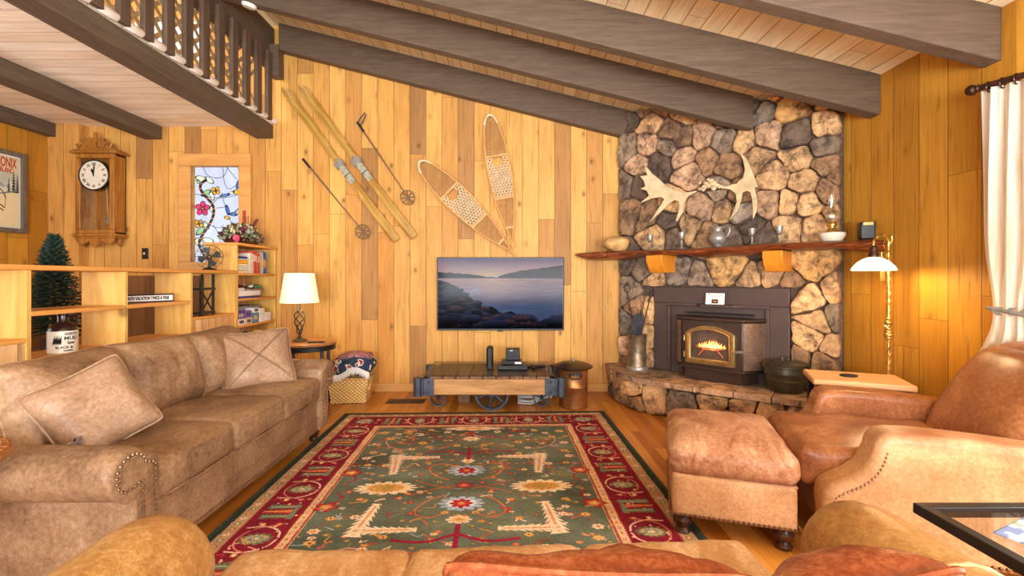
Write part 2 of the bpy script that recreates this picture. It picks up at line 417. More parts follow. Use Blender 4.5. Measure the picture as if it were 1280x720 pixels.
m_chairarm = worn_top(leather('peach_leather_worn_arm', rgb(176, 124, 80), rgb(206, 156, 108), rgb(224, 180, 136), 0.42, 2.2, crack=.8), .54, .63, rgb(142, 84, 50))
m_otto = leather('rose_tan_leather', rgb(136, 82, 52), rgb(180, 124, 88), rgb(216, 170, 132), 0.4, 2.6, streak=True)
m_paint = painted('painted_surface')
m_mortar = plain('mortar', rgb(96, 74, 60), 0.95, var=0.25, scale=30, bump=0.5)
m_glass = glassy('clear_glass', 0.07)
# ------------------------------------------------------------------ room shell
XL, XR, YB, YN = -5.04, 2.65, 5.1, -2.3
def ceil_z(x): return 3.378 - 0.25 * x
def under_z(x): return 3.09 - 0.25 * x
def wall_strips(name, a, b, zt, holes, mat, base=0.0, local=False, label=None):
    """wall in a vertical plane from a to b (xy); zt(s) top height; holes [(s0,s1,z0,z1)]"""
    bm = bmesh.new(); a = Vector(a); b = Vector(b); L = (b - a).length; d = (b - a) / L
    cuts = sorted(set([0, L] + [h[0] for h in holes] + [h[1] for h in holes]))
    def P(s, z):
        return bm.verts.new((s, 0, z)) if local else bm.verts.new((a.x + d.x * s, a.y + d.y * s, z))
    for s0, s1 in zip(cuts, cuts[1:]):
        spans = [(base, None)]
        for h in sorted(holes, key=lambda q: q[2]):
            if h[0] <= s0 + 1e-6 and h[1] >= s1 - 1e-6: spans = spans[:-1] + [(spans[-1][0], h[2]), (h[3], None)]
        for z0, z1 in spans:
            t0 = z1 if z1 is not None else zt(s0); t1 = z1 if z1 is not None else zt(s1)
            bm.faces.new((P(s0, z0), P(s1, z0), P(s1, t1), P(s0, t0)))
    o = ob(name, bm, mat, kind='structure', smooth=0)
    if local: o.location = (a.x, a.y, 0); o.rotation_euler = (0, 0, math.atan2(d.y, d.x))
    me = o.data; nrm = me.polygons[0].normal.copy(); c = me.polygons[0].center.copy()
    R_ = o.matrix_basis.to_3x3(); cw = o.matrix_basis @ c; inward = Vector((-1.0, 2.0, 1.5)) - cw
    s = o.modifiers.new('s', 'SOLIDIFY'); s.thickness = 0.1; s.offset = -1 if (R_ @ nrm).dot(inward) > 0 else 1
    return o, d
bm = bmesh.new(); bx(bm, XL - .1, 3.9, YN - .1, YB + .1, -0.1, 0.0)
ob('floor', bm, m_floor, kind='structure', smooth=0)
# back wall with the stained glass opening
gx0, gz1 = wp(240, 208); gx1, gz0 = wp(300, 328)
wo, _ = wall_strips('wall_back', (XR, YB), (XL, YB), lambda s: ceil_z(XR - s) + .05, [(XR - gx1, XR - gx0, gz0, gz1), (XR + 3.35, XR + 4.7, 3.62, 4.18)], m_wall)
wall_strips('wall_right', (XR, 2.42), (XR, YB), lambda s: ceil_z(XR) + .05, [], m_wall_side)
ang = Vector((0.394, -1.0)).normalized(); E = (XR + 0.394 * 2.0, 0.42)
wall_strips('wall_right_bay', E, (XR, 2.42), lambda s: ceil_z(E[0] + (XR - E[0]) * s / 2.15) + .05, [(0.05, 1.63, 0.35, 2.12)], m_wall_ang, local=True)
wall_strips('wall_right_near', (E[0], YN), E, lambda s: ceil_z(E[0]) + .05, [], m_wall_side)
wall_strips('wall_left', (XL, YB), (XL, YN), lambda s: ceil_z(XL) + .05, [(2.4, 4.0, 0.5, 2.2)], m_wall_side)
wall_strips('wall_near', (XL, YN), (3.6, YN), lambda s: ceil_z(XL + s) + .05, [(2.4, 4.9, .2, 2.6), (5.4, 8.0, .2, 2.4)], m_wall)
bm = bmesh.new()
vs = [bm.verts.new(p) for p in ((XL - .1, YN - .1, ceil_z(XL - .1)), (3.9, YN - .1, ceil_z(3.9)), (3.9, YB + .1, ceil_z(3.9)), (XL - .1, YB + .1, ceil_z(XL - .1)))]
bm.faces.new(vs); c_ = ob('ceiling', bm, m_ceil, kind='structure', smooth=0)
s_ = c_.modifiers.new('s', 'SOLIDIFY'); s_.thickness = 0.08; s_.offset = 1
# loft floor slab (the ceiling of the part under it)
bm = bmesh.new(); bx(bm, XL, -2.66, 1.0, YB, 2.93, 2.99)
ob('ceiling_loft', bm, m_loftceil, kind='structure', smooth=0)
# baseboard
bm = bmesh.new(); bx(bm, -2.55, 1.1, YB - .02, YB, 0, .09)
ob('baseboard_back', bm, m_trim, kind='structure', bevel=.004)
bm = bmesh.new(); bx(bm, XL, -2.9, YB - .02, YB, 0, .09)
ob('baseboard_dining', bm, m_trim, kind='structure', bevel=.004)

m_wains = planks('dark_lower_boards', 0.15, 0, 2, 3.0, [(0, rgb(110, 76, 46)), (.6, rgb(132, 94, 58)), (1, rgb(150, 108, 66))], knots=.7)
m_wainsy = planks('dark_lower_boards_side', 0.15, 1, 2, 3.0, [(0, rgb(110, 76, 46)), (.6, rgb(132, 94, 58)), (1, rgb(150, 108, 66))], knots=.7)
bm = bmesh.new(); bx(bm, XL, -2.93, YB - .016, YB, .09, 1.28); ob('trim_1', bm, m_wains, kind='structure', smooth=0)
bm = bmesh.new(); bx(bm, XL, XL + .016, 2.8, YB - .016, 0, 1.28); ob('trim_2', bm, m_wainsy, kind='structure', smooth=0)
def window_frame(name, M, w_, h_, mat, fw=.05, glass=True, mull=0):
    t = thing(name, None, None, kind='structure'); t.matrix_world = M
    bm = bmesh.new()
    for sx in (-1, 1): box(bm, (sx * (w_ / 2 - fw / 2), 0, 0), (fw, .08, h_))
    for sz in (-1, 1): box(bm, (0, 0, sz * (h_ / 2 - fw / 2)), (w_ - 2 * fw, .08, fw))
    for k in range(mull): box(bm, (w_ * ((k + 1) / (mull + 1) - .5), 0, 0), (.04, .06, h_ - 2 * fw))
    ob('window_frame', bm, mat, t, bevel=.004)
    if glass:
        bm = bmesh.new(); box(bm, (0, 0, 0), (w_ - 2 * fw, .006, h_ - 2 * fw)); ob('pane', bm, m_glass, t, smooth=0)
    return t
mid = Vector((E[0], E[1])) - ang * 0.84
window_frame('window_2', Matrix.Translation((mid.x + .03, mid.y, 1.235)) @ Matrix.Rotation(math.atan2(-1, .394), 4, 'Z'), 1.58, 1.77, m_trim)
window_frame('window_3', Matrix.Translation((-4.025, YB + .04, 3.9)), 1.35, .56, m_trim, mull=2)
window_frame('window_4', Matrix.Translation((XL - .04, 1.9, 1.35)) @ Matrix.Rotation(R(90), 4, 'Z'), 1.6, 1.7, m_trim, mull=1)
window_frame('window_5', Matrix.Translation((XL + 3.65, YN - .04, 1.4)), 2.5, 2.4, m_trim, mull=2)
window_frame('window_6', Matrix.Translation((XL + 6.7, YN - .04, 1.3)), 2.6, 2.2, m_trim, mull=2)

# stained glass window
gw, gh = gx1 - gx0, gz1 - gz0; gcx, gcz = (gx0 + gx1) / 2, (gz0 + gz1) / 2
wt = thing('window_1', None, None, (gcx, YB, gcz), kind='structure')
bm = bmesh.new(); fo = .135
for (x0, x1, z0, z1) in ((-gw / 2 - fo, gw / 2 + fo, gh / 2, gh / 2 + fo), (-gw / 2 - fo, gw / 2 + fo, -gh / 2 - .1, -gh / 2)): bx(bm, x0, x1, -.035, .0, z0, z1)
for sx in (-1, 1): bx(bm, sx * gw / 2, sx * (gw / 2 + fo), -.035, 0, -gh / 2, gh / 2)
ob('window_frame', bm, m_trim, wt, bevel=.008)
bm = bmesh.new()
for sx in (-1, 1): bx(bm, sx * gw / 2, sx * (gw / 2 + .01), 0, .09, -gh / 2, gh / 2)
bx(bm, -gw / 2, gw / 2, 0, .09, gh / 2, gh / 2 + .01); bx(bm, -gw / 2 - .02, gw / 2 + .02, -.05, .09, -gh / 2 - .03, -gh / 2)
ob('window_sill', bm, m_trim, wt)
NX, NY = 300, 600
U, V = np.meshgrid(np.linspace(0, 1, NX), np.linspace(0, 2, NY))   # V downwards, 2 units tall
img = np.zeros((NY, NX, 3)); n1 = fbm(U * 5 + 3, V * 2.2, 3)
img[:] = slin([205, 216, 244]); img += (n1 - .5)[..., None] * np.array([.22, .2, .1])
def P(name, c): return slin(c)
def seg_dist(X, Y, pts):
    d = np.full(X.shape, 9.0)
    for (x0, y0), (x1, y1) in zip(pts, pts[1:]):
        dx, dy = x1 - x0, y1 - y0; L2 = dx * dx + dy * dy + 1e-12
        t = np.clip(((X - x0) * dx + (Y - y0) * dy) / L2, 0, 1)
        d = np.minimum(d, np.hypot(X - x0 - t * dx, Y - y0 - t * dy))
    return d
def smooth_pts(pts, it=3):
    for _ in range(it):
        q = [pts[0]]
        for a, b in zip(pts, pts[1:]):
            q += [(a[0] * .75 + b[0] * .25, a[1] * .75 + b[1] * .25), (a[0] * .25 + b[0] * .75, a[1] * .25 + b[1] * .75)]
        pts = q + [pts[-1]]
    return pts
lead = np.full(U.shape, 9.0)
# zoomed coordinates of the photo (175..425, 165..668) -> (0..1, 0..2)
def Z4(p): return ((p[0] - 173) / 250.0, (p[1] - 165) / 251.0)
for L_ in ([(215, 165), (240, 215), (320, 225), (345, 165)], [(320, 165), (322, 230), (345, 290), (400, 250), (425, 230)], [(400, 165), (408, 240)], [(175, 305), (240, 320), (320, 330), (425, 300)],
           [(320, 330), (335, 385), (345, 430), (425, 360)], [(285, 380), (345, 372)], [(175, 440), (230, 460), (300, 490), (320, 470)], [(345, 430), (380, 470), (425, 480)], [(245, 380), (290, 330), (320, 300)],
           [(270, 470), (300, 520), (310, 600), (425, 640)], [(175, 520), (215, 515)], [(340, 165), (390, 225)], [(230, 640), (300, 668)], [(380, 400), (425, 395)]):
    lead = np.minimum(lead, seg_dist(U, V, smooth_pts([Z4(p) for p in L_])))
def blob(c, a, b, ang_, col):
    global lead
    x, y = Z4(c); a /= 250.; b /= 250.
    X = (U - x) * math.cos(ang_) + (V - y) * math.sin(ang_); Y = -(U - x) * math.sin(ang_) + (V - y) * math.cos(ang_)
    q = np.sqrt((X / a) ** 2 + (Y / b) ** 2); mk = q < 1
    img[mk] = slin(col) * (0.85 + .3 * n1[mk][:, None]); lead = np.minimum(lead, np.abs(q - 1) * min(a, b))
g1, g2 = (226, 246, 214), (150, 204, 140)
for c, a, b, an, col in (((205, 225), 30, 14, .3, g1), ((248, 232), 26, 12, .6, g1), ((230, 300), 28, 13, -.5, g2), ((262, 315), 24, 11, 1.2, g1), ((200, 500), 26, 14, -.8, g2), ((232, 470), 22, 12, 1.0, g1),
                         ((192, 560), 24, 16, .9, g1), ((240, 550), 30, 13, .2, g1), ((225, 590), 22, 10, 1.4, g2), ((235, 640), 20, 14, .4, g1), ((262, 385), 16, 9, 1.3, g1), ((190, 240), 12, 8, 1.0, g2)):
    blob(c, a, b, an, col)
for k in range(5): blob((212 + 22 * math.cos(k * 1.257 - 1.5), 382 + 22 * math.sin(k * 1.257 - 1.5)), 17, 14, k * 1.257 - 1.5, (226, 60, 110))
blob((212, 382), 7, 7, 0, (250, 210, 90))
for c in ((282, 288), (194, 462)):
    for k in range(4): blob((c[0] + 13 * math.cos(k * 1.57 + .6), c[1] + 12 * math.sin(k * 1.57 + .6)), 12, 10, k * 1.57 + .6, (240, 176, 50))
for k in range(4): blob((345 + 14 * math.cos(k * 1.57), 548 + 10 * math.sin(k * 1.57)), 12, 9, k * 1.57, (236, 84, 140))
for c, a, b, an, col in (((398, 255), 22, 8, 1.8, (70, 120, 200)), ((330, 312), 24, 7, -.2, (90, 140, 214)), ((390, 296), 18, 12, .3, (236, 190, 60)), ((362, 300), 18, 6, -.4, (240, 244, 250)),
                         ((343, 388), 24, 9, 1.3, (60, 110, 196)), ((375, 412), 20, 9, .1, (80, 136, 210)), ((342, 430), 15, 9, .2, (236, 186, 60)), ((395, 400), 16, 7, -1.0, (236, 244, 250))):
    blob(c, a, b, an, col)
img[lead < .006] = slin([40, 44, 60])
br = seg_dist(U, V, smooth_pts([Z4(p) for p in ((222, 235), (195, 262), (210, 300), (240, 330), (270, 365), (272, 420), (240, 480), (205, 530), (190, 570), (215, 620), (240, 660))]))
img[br < .03] = slin([58, 44, 36]); img[(br < .03) & (np.sin(V * 60) > .75)] = slin([190, 120, 80])
mg = painted('stained_glass', 0.15, emit=0.95, base=0.3)
ob('stained_glass', gridmesh('stained_glass', gw, gh, np.clip(img, 0, 1)), mg, wt, loc=(0, .05, 0), smooth=0)

# ------------------------------------------------------------------ beams
def roof_beam(y, x0, x1, label):
    bm = bmesh.new(); A = []
    prism(bm, [(x0, under_z(x0)), (x1, under_z(x1)), (x1, ceil_z(x1) + .01), (x0, ceil_z(x0) + .01)], lambda p, t: Vector((p[0], y + .1 * t, p[1])), 1)
    ob('roof_beam', bm, m_beam, label=label, cat='beam', bevel=.008, group='sloping roof beams')
roof_beam(4.97, -2.52, 1.36, 'dark stained sloping roof beam lying against the back wall above the skis')
roof_beam(4.04, -2.9, 2.12, 'dark stained sloping roof beam ending in the middle of the stone chimney')
roof_beam(3.31, -2.9, XR, 'dark stained sloping roof beam running past the chimney to the right wall')
roof_beam(2.49, -2.9, XR, 'nearest dark stained roof beam crossing the top right corner of the ceiling')
roof_beam(1.67, -2.9, 2.9, 'dark stained sloping roof beam overhead behind the nearest one')
def loft_beam(x0, x1, z0, z1, label, y0=1.0, y1=YB):
    bm = bmesh.new(); bx(bm, x0, x1, y0, y1, z0, z1); ob('loft_beam', bm, m_beamy, label=label, cat='beam', bevel=.008, group='beams under the loft')
loft_beam(-2.83, -2.64, 2.795, 2.945, 'dark beam along the loft edge below the railing')
loft_beam(-4.06, -3.87, 2.785, 2.93, 'middle dark beam under the loft boards near the wall clock')
loft_beam(XL, -4.95, 2.785, 2.93, 'dark beam under the loft along the left wall above the poster')
# loft railing
rt = thing('loft_railing', 'dark slatted loft railing with pale diamond lattice behind it', 'railing', (-2.62, 3.0, 2.95))
def railp(name, bm, m, **k): return ob(name, bm, m, rt, **k)
bm = bmesh.new(); bx(bm, -.10, 0.0, -2.0, 2.08, .61, 1.05); railp('top_rail', bm, m_beamy, bevel=.006)
ys = [4.92 - .2045 * k for k in range(17)]
for y in ys:
    bm = bmesh.new(); bx(bm, 0.0, .04, y - 3.0 - .043, y - 3.0 + .043, .0, .72); railp('baluster', bm, m_post, bevel=.004)
bm = bmesh.new(); sp = .125; y0, y1, z0, z1 = -2.0, 2.05, .02, .66
for s in (1, -1):
    k = -60
    while k < 90:
        c = k * sp; k += 1
        # line y = c + s*z
        za, zb = z0, z1; ya, yb = c + s * za, c + s * zb
        if min(ya, yb) < y0 or max(ya, yb) > y1:
            continue
        L = math.hypot(yb - ya, zb - za)
        box(bm, (-.10 - .006 * s, (ya + yb) / 2, (za + zb) / 2), (.008, .036, L), Matrix.Rotation(-s * R(45), 4, 'X'))
railp('lattice_panel', bm, m_lattice)
bm = bmesh.new()
for a, b in zip(ys, ys[1:]):
    ya, yb = b + .035, a - .035
    tube(bm, [(-2.625, ya - .012, 2.972), (-2.615, ya + .01, 2.972), (-2.61, yb - .01, 2.972), (-2.62, yb + .012, 2.972)], [.014, .03, .03, .02], 12)
tube(bm, [(-2.62, 4.96, 2.972), (-2.605, 5.06, 2.972)], [.028, .03], 12)
ob('carpet_edge', bm, m_carpet, label='cream carpet edge rolled over the loft beam between the balusters', cat='carpet')
# header post at the back wall
bm = bmesh.new(); bx(bm, -2.62, -2.52, 4.97, 5.09, 3.44, 3.78); ob('beam_bracket', bm, m_beam, label='black steel bracket holding the rearmost roof beam at the loft rail', cat='bracket', bevel=.004)
# lamp disc on the second beam
bm = bmesh.new(); lathe(bm, [(0, 0), (.05, 0), (.06, .012), (.06, .03), (.05, .035)], 24)
ob('smoke_detector', bm, m_white, loc=(-2.32, 4.06, under_z(-2.32) - .035), rot=(R(8), R(14), 0), label='round white smoke detector fixed to a roof beam by the loft', cat='smoke detector')

# ------------------------------------------------------------------ stone fireplace
O = Vector((1.92, 4.40, 0)); RZ = R(-45)
def loc_of(px, py, d=0.08):     # photo point on the diagonal stone face -> along-wall x, height
    u = (px - 640) / F; S = 6.32 - d * 1.4142; Zd = S / (1 + u); X = u * Zd
    return ((X - 1.92) - (Zd - 4.40)) / 1.4142, 1.25 - (py - 348) * Zd / F
T_, Bn, Dk, Gy, Go, Pk, Gb = (206, 164, 116), (156, 120, 86), (104, 86, 72), (142, 126, 110), (214, 166, 102), (192, 154, 120), (150, 128, 106)
up = [(228,110,Dk),(310,130,T_),(385,160,Bn),(425,190,Bn),(505,180,Pk),(585,195,Gb),(660,200,T_),(722,90,Gy),(840,70,Go),(740,178,Pk),(858,170,Dk),(970,135,T_),(968,225,Gb),(970,280,Bn),(860,265,T_),(220,230,Gb),
      (292,215,Pk),(260,285,Pk),(345,275,Dk),(372,225,Gb),(425,255,Pk),(450,320,Pk),(520,270,Bn),(605,290,Bn),(700,262,T_),(775,330,T_),(885,350,T_),(975,390,Bn),(213,365,Gb),(272,375,Dk),(240,460,Bn),(290,470,Bn),(375,500,Dk),
      (390,430,T_),(332,558,T_),(395,560,Dk),(455,530,T_),(500,445,Pk),(585,455,T_),(650,465,Gy),(755,435,Pk),(820,435,T_),(900,435,T_),(520,560,Bn),(690,530,Dk),(820,520,T_),(940,520,T_),(1010,480,T_),(600,560,Dk),(730,560,Dk),
      (560,380,Gb),(640,400,Bn),(1030,330,Bn),(690,75,Dk),(280,70,Bn),(430,90,T_),(600,110,Bn),(780,0,Go),(900,10,T_),(1000,30,Go),(560,60,Dk),(350,60,Bn),(240,20,Bn)]
lo = [(100,80,Dk),(160,110,Gb),(105,190,Gb),(200,160,T_),(290,140,Gy),(475,115,Go),(645,152,T_),(800,95,Go),(790,225,T_),(888,185,T_),(880,290,Gb),(820,300,T_),(780,370,T_),(870,410,T_),(190,260,T_),(140,255,Bn),(190,375,T_),(100,320,Gy),
      (840,460,Bn),(90,400,Pk),(740,440,Bn),(100,470,Bn),(195,450,T_),(700,170,Bn),(560,165,T_),(360,160,Gb)]
seeds = [loc_of(710 + a / 3, 110 + b / 3) + (c,) for a, b, c in up] + [loc_of(750 + a / 3, 300 + b / 3) + (c,) for a, b, c in lo]
def clip(poly, n, d):   # keep n.p <= d
    out = []
    for i, p in enumerate(poly):
        q = poly[(i + 1) % len(poly)]; a = n[0] * p[0] + n[1] * p[1] - d; b = n[0] * q[0] + n[1] * q[1] - d
        if a <= 0: out.append(p)
        if a * b < 0:
            t = a / (a - b); out.append((p[0] + (q[0] - p[0]) * t, p[1] + (q[1] - p[1]) * t))
    return out
def voronoi(seeds, rect, wx=1.0):
    cells = []
    for i, s in enumerate(seeds):
        poly = list(rect)
        for j, q in enumerate(seeds):
            if i == j: continue
            n = (q[0] - s[0], q[1] - s[1])
            if n[0] ** 2 + n[1] ** 2 < 1e-8: continue
            poly = clip(poly, n, (q[0] ** 2 - s[0] ** 2 + q[1] ** 2 - s[1] ** 2) / 2)
            if len(poly) < 3: break
        cells.append(poly if len(poly) > 2 else None)
    return cells
def area2(p): return sum(a[0] * b[1] - b[0] * a[1] for a, b in zip(p, p[1:] + p[:1])) / 2
def stone(bm, cl, poly, col, f, d, seed, gap=.0045):
    """poly 2D, f(x,h,out)->3D"""
    if area2(poly) < 0: poly = poly[::-1]
    A = abs(area2(poly))
    if A < .0012: return
    cx = sum(p[0] for p in poly) / len(poly); cy = sum(p[1] for p in poly) / len(poly)
    # inset by gap
    ins = list(poly)
    n = len(poly); big = poly
    for i in range(n):
        a, b = poly[i], poly[(i + 1) % n]; ex, ey = b[0] - a[0], b[1] - a[1]; L = math.hypot(ex, ey)
        if L < 1e-6: continue
        nx, ny = ey / L, -ex / L
        ins = clip(ins, (nx, ny), nx * a[0] + ny * a[1] - gap)
        if len(ins) < 3: return
    # round corners
    for _ in range(1):
        q = []
        for a, b in zip(ins, ins[1:] + ins[:1]):
            q += [(a[0] * .86 + b[0] * .14, a[1] * .86 + b[1] * .14), (a[0] * .14 + b[0] * .86, a[1] * .14 + b[1] * .86)]
        ins = q
    # resample
    per = [math.hypot(b[0] - a[0], b[1] - a[1]) for a, b in zip(ins, ins[1:] + ins[:1])]; T = sum(per)
    N = max(20, min(64, int(T / .022))); pts = []; k = 0; acc = 0
    for i in range(N):
        t = T * i / N
        while acc + per[k] < t: acc += per[k]; k += 1
        u = (t - acc) / max(per[k], 1e-9); a, b = ins[k], ins[(k + 1) % len(ins)]
        x, y = a[0] + (b[0] - a[0]) * u, a[1] + (b[1] - a[1]) * u
        j = mnoise.noise(Vector((x * 13, y * 13, seed))) * .018 + mnoise.noise(Vector((x * 40, y * 40, seed))) * .006
        rx, ry = x - cx, y - cy; L = math.hypot(rx, ry) + 1e-9
        pts.append((x + rx / L * j, y + ry / L * j))
    size = math.sqrt(A); tilt = (random.uniform(-.16, .16), random.uniform(-.16, .16))
    rings = []
    fr = [(1.0, 0.0), (1.0, .62), (.985, .86), (.94, .98)] + [(s, 1.0) for s in (.76, .6, .44, .28, .13)]
    for s, hgt in fr:
        ring = []
        for x, y in pts:
            X, Y = cx + (x - cx) * s, cy + (y - cy) * s
            o_ = d * hgt
            if hgt > .4:
                v = Vector((X * 9, Y * 9, seed * 1.37))
                rough = mnoise.noise(v) * .6 + mnoise.noise(v * 2.3) * .45 + mnoise.noise(v * 5) * .3
                # ledges, as in split rock
                rough += .35 * (round(mnoise.noise(Vector((X * 5 + Y * 3, Y * 6, seed))) * 4) / 4)
                o_ += d * .42 * rough * hgt + (tilt[0] * (X - cx) + tilt[1] * (Y - cy)) * min(1, (1 - s) * 4 + .2)
            ring.append(bm.verts.new(f(X, Y, max(.002, o_))))
        rings.append(ring)
    cv = bm.verts.new(f(cx, cy, d * 1.02))
    faces = []
    for A_, B_ in zip(rings, rings[1:]):
        for k in range(N): faces.append(bm.faces.new((A_[k], A_[(k + 1) % N], B_[(k + 1) % N], B_[k])))
    for k in range(N): faces.append(bm.faces.new((rings[-1][k], rings[-1][(k + 1) % N], cv)))
    j = random.uniform(.88, 1.12); c = slin([min(255, v * j) for v in col])
    for fa in faces:
        for lp in fa.loops: lp[cl] = (c[0], c[1], c[2], 1)
def stone_mat(name, s=1.0):
    k = NT(name); a = k.n('ShaderNodeVertexColor', layer_name='col'); co = k.coord()
    n1 = k.noise(co, 10 * s, 12, .78, .35); n2 = k.noise(co, 34 * s, 8, .8); n3 = k.noise(co, 4.5, 8, .75, .6)
    col = k.mix(1.0, a.outputs[0], k.ramp(n1, [(.38, (.22, .18, .16, 1)), (.46, (.78, .75, .73, 1)), (.57, (1.32, 1.28, 1.2, 1))]), 'MULTIPLY')
    col = k.mix(k.ramp(n3, [(.52, (0, 0, 0, 1)), (.62, (.72, .72, .72, 1))]), col, rgb(70, 54, 48))
    col = k.mix(k.ramp(n2, [(.6, (0, 0, 0, 1)), (.72, (.4, .4, .4, 1))]), col, rgb(214, 184, 150))
    k.l(col, k.b.inputs['Base Color']); k.b.inputs['Roughness'].default_value = .78
    k.bump(k.math('ADD', k.math('MULTIPLY', n1, .7), k.math('MULTIPLY', n2, .5)), .85, .016)
    return k.m
m_stone = stone_mat('split_rock')
fp = thing('stone_fireplace', 'rough split rock corner chimney rising from a curved raised hearth', 'fireplace', O, (0, 0, RZ))
LX0, LX1 = -.985, 1.015
SX0, SX1, SZ0, SZ1 = -.575, .665, .32, 1.165      # stove surround on the wall
top = lambda lx: ceil_z(1.92 + .707 * lx) + .0
rect = [(LX0, .32), (LX1, .32), (LX1, top(LX1)), (LX0, top(LX0))]
bm = bmesh.new(); cl = bm.loops.layers.float_color.new('col')
for i, (cell, s) in enumerate(zip(voronoi(seeds, rect), seeds)):
    if not cell: continue
    if SX0 < s[0] < SX1 and s[1] < SZ1: 
        continue
    cand = [(SX0 - s[0], (1, 0), SX0 + .004), (s[0] - SX1, (-1, 0), -SX1 - .004), (s[1] - SZ1, (0, -1), -SZ1 - .004)]
    mx = max(cand, key=lambda t: t[0])
    xs = [p[0] for p in cell]; zs = [p[1] for p in cell]
    if min(zs) < SZ1 and max(xs) > SX0 and min(xs) < SX1:
        cell = clip(cell, mx[1], mx[2])
        if len(cell) < 3: continue
    stone(bm, cl, cell, s[2], lambda x, h, o_: Vector((x, -.015 - o_, h)), random.uniform(.06, .10), i * 3.7)
ob('stone_facing', bm, m_stone, fp, smooth=60)
bm = bmesh.new()
prism(bm, [(LX0 - .01, 0), (LX1 + .01, 0), (LX1 + .01, top(LX1)), (LX0 - .01, top(LX0))], lambda p, t: Vector((p[0], -.03 + .12 * t, p[1])), 1)
ob('mortar_backing', bm, m_mortar, fp)
# hearth
hp = [(1.06, 5.09), (1.045, 4.78), (1.09, 4.50), (1.20, 4.30), (1.42, 4.10), (1.75, 3.86), (2.05, 3.64), (2.3, 3.46), (2.64, 3.26)]
hp2 = smooth_pts(hp, 2)
inv = Matrix.Rotation(-RZ, 4, 'Z') @ Matrix.Translation(-O)
def W2L(x, y, z): return inv @ Vector((x, y, z))
# arc length of the hearth front
acc = [0]
for a, b in zip(hp2, hp2[1:]): acc.append(acc[-1] + math.hypot(b[0] - a[0], b[1] - a[1]))
HL = acc[-1]
def arc(s):
    s = max(0, min(HL - 1e-6, s)); k = max(i for i in range(len(acc) - 1) if acc[i] <= s)
    t = (s - acc[k]) / (acc[k + 1] - acc[k]); a, b = hp2[k], hp2[k + 1]
    dx, dy = b[0] - a[0], b[1] - a[1]; L = math.hypot(dx, dy)
    return a[0] + dx * t, a[1] + dy * t, dy / L, -dx / L     # outward normal = (dy,-dx)
def hf(s, h, o_):
    x, y, nx, ny = arc(s)
    return W2L(x + nx * (o_ - .03), y + ny * (o_ - .03), h)
x, y, nx, ny = arc(HL / 2); sgn = 1 if nx * (-1) + ny * (-1) > 0 else -1
def hf(s, h, o_):
    x, y, nx, ny = arc(s)
    return W2L(x + sgn * nx * (o_ - .05), y + sgn * ny * (o_ - .05), h)
hs = []
random.seed(11)
s = .08
while s < HL:
    wv = random.uniform(.16, .34)
    r = random.random()
    if r < .5: hs.append((s + wv / 2, .14, random.choice([T_, Pk, Bn, Gb])))
    else: hs.append((s + wv / 2, .20, random.choice([T_, Pk, Go]))); hs.append((s + wv / 2 + .04, .06, random.choice([Bn, Gb, T_])))
    s += wv
bm = bmesh.new(); cl = bm.loops.layers.float_color.new('col')
for i, (cell, sd) in enumerate(zip(voronoi(hs, [(0, 0), (HL, 0), (HL, .27), (0, .27)]), hs)):
    if cell: stone(bm, cl, cell, sd[2], hf, random.uniform(.05, .08), i * 2.9 + 50, gap=.005)
ob('hearth_stones', bm, m_stone, fp, smooth=60)
bm = bmesh.new()
inner = [(x + .05, y + .05) for x, y in hp2]
hpoly = inner + [(2.64, 3.7), (1.25, 5.09)]
prism(bm, hpoly, lambda p, t: W2L(p[0], p[1], .27 * t), 1)
ob('hearth_core', bm, m_mortar, fp)
# hearth slabs: outer row of slabs and an inner field
bm = bmesh.new(); cl = bm.loops.layers.float_color.new('col')
cuts = [0, .34, .68, .98, 1.3, 1.62, 1.9, 2.2, 2.5, HL]
cuts = [c for c in cuts if c < HL - .1] + [HL]
for i, (a, b) in enumerate(zip(cuts, cuts[1:])):
    pts = []
    n = 7
    out_ = [arc(a + (b - a) * k / n) for k in range(n + 1)]
    o1 = [(x + sgn * nx * .035 + random.uniform(-.008, .008), y + sgn * ny * .035 + random.uniform(-.008, .008)) for x, y, nx, ny in out_]
    i1 = [(x - sgn * nx * .26, y - sgn * ny * .26) for x, y, nx, ny in out_]
    c0 = (sum(p[0] for p in o1 + i1) / (2 * n + 2), sum(p[1] for p in o1 + i1) / (2 * n + 2))
    poly = [(c0[0] + (p[0] - c0[0]) * .975, c0[1] + (p[1] - c0[1]) * .985) for p in o1 + i1[::-1]]
    nf = len(bm.faces); prism(bm, poly, lambda p, t: W2L(p[0], p[1], .272 + .048 * t), 1); bm.faces.ensure_lookup_table()
    jj = random.uniform(.92, 1.06); c = slin([v * jj for v in random.choice([(186, 150, 118), (178, 144, 114), (192, 152, 116)])])
    for fa in bm.faces[nf:]:
        for lp in fa.loops: lp[cl] = (*c, 1)
nf = len(bm.faces); prism(bm, [(x + .2, y + .2) for x, y in hp2[2:-2]] + [(2.63, 3.5), (2.63, 3.66), (1.25, 5.06)], lambda p, t: W2L(p[0], p[1], .25 + .062 * t), 1); bm.faces.ensure_lookup_table()
for fa in bm.faces[nf:]:
    for lp in fa.loops: lp[cl] = (*slin([176, 144, 116]), 1)
ob('hearth_slabs', bm, m_stone, fp, bevel=.008)

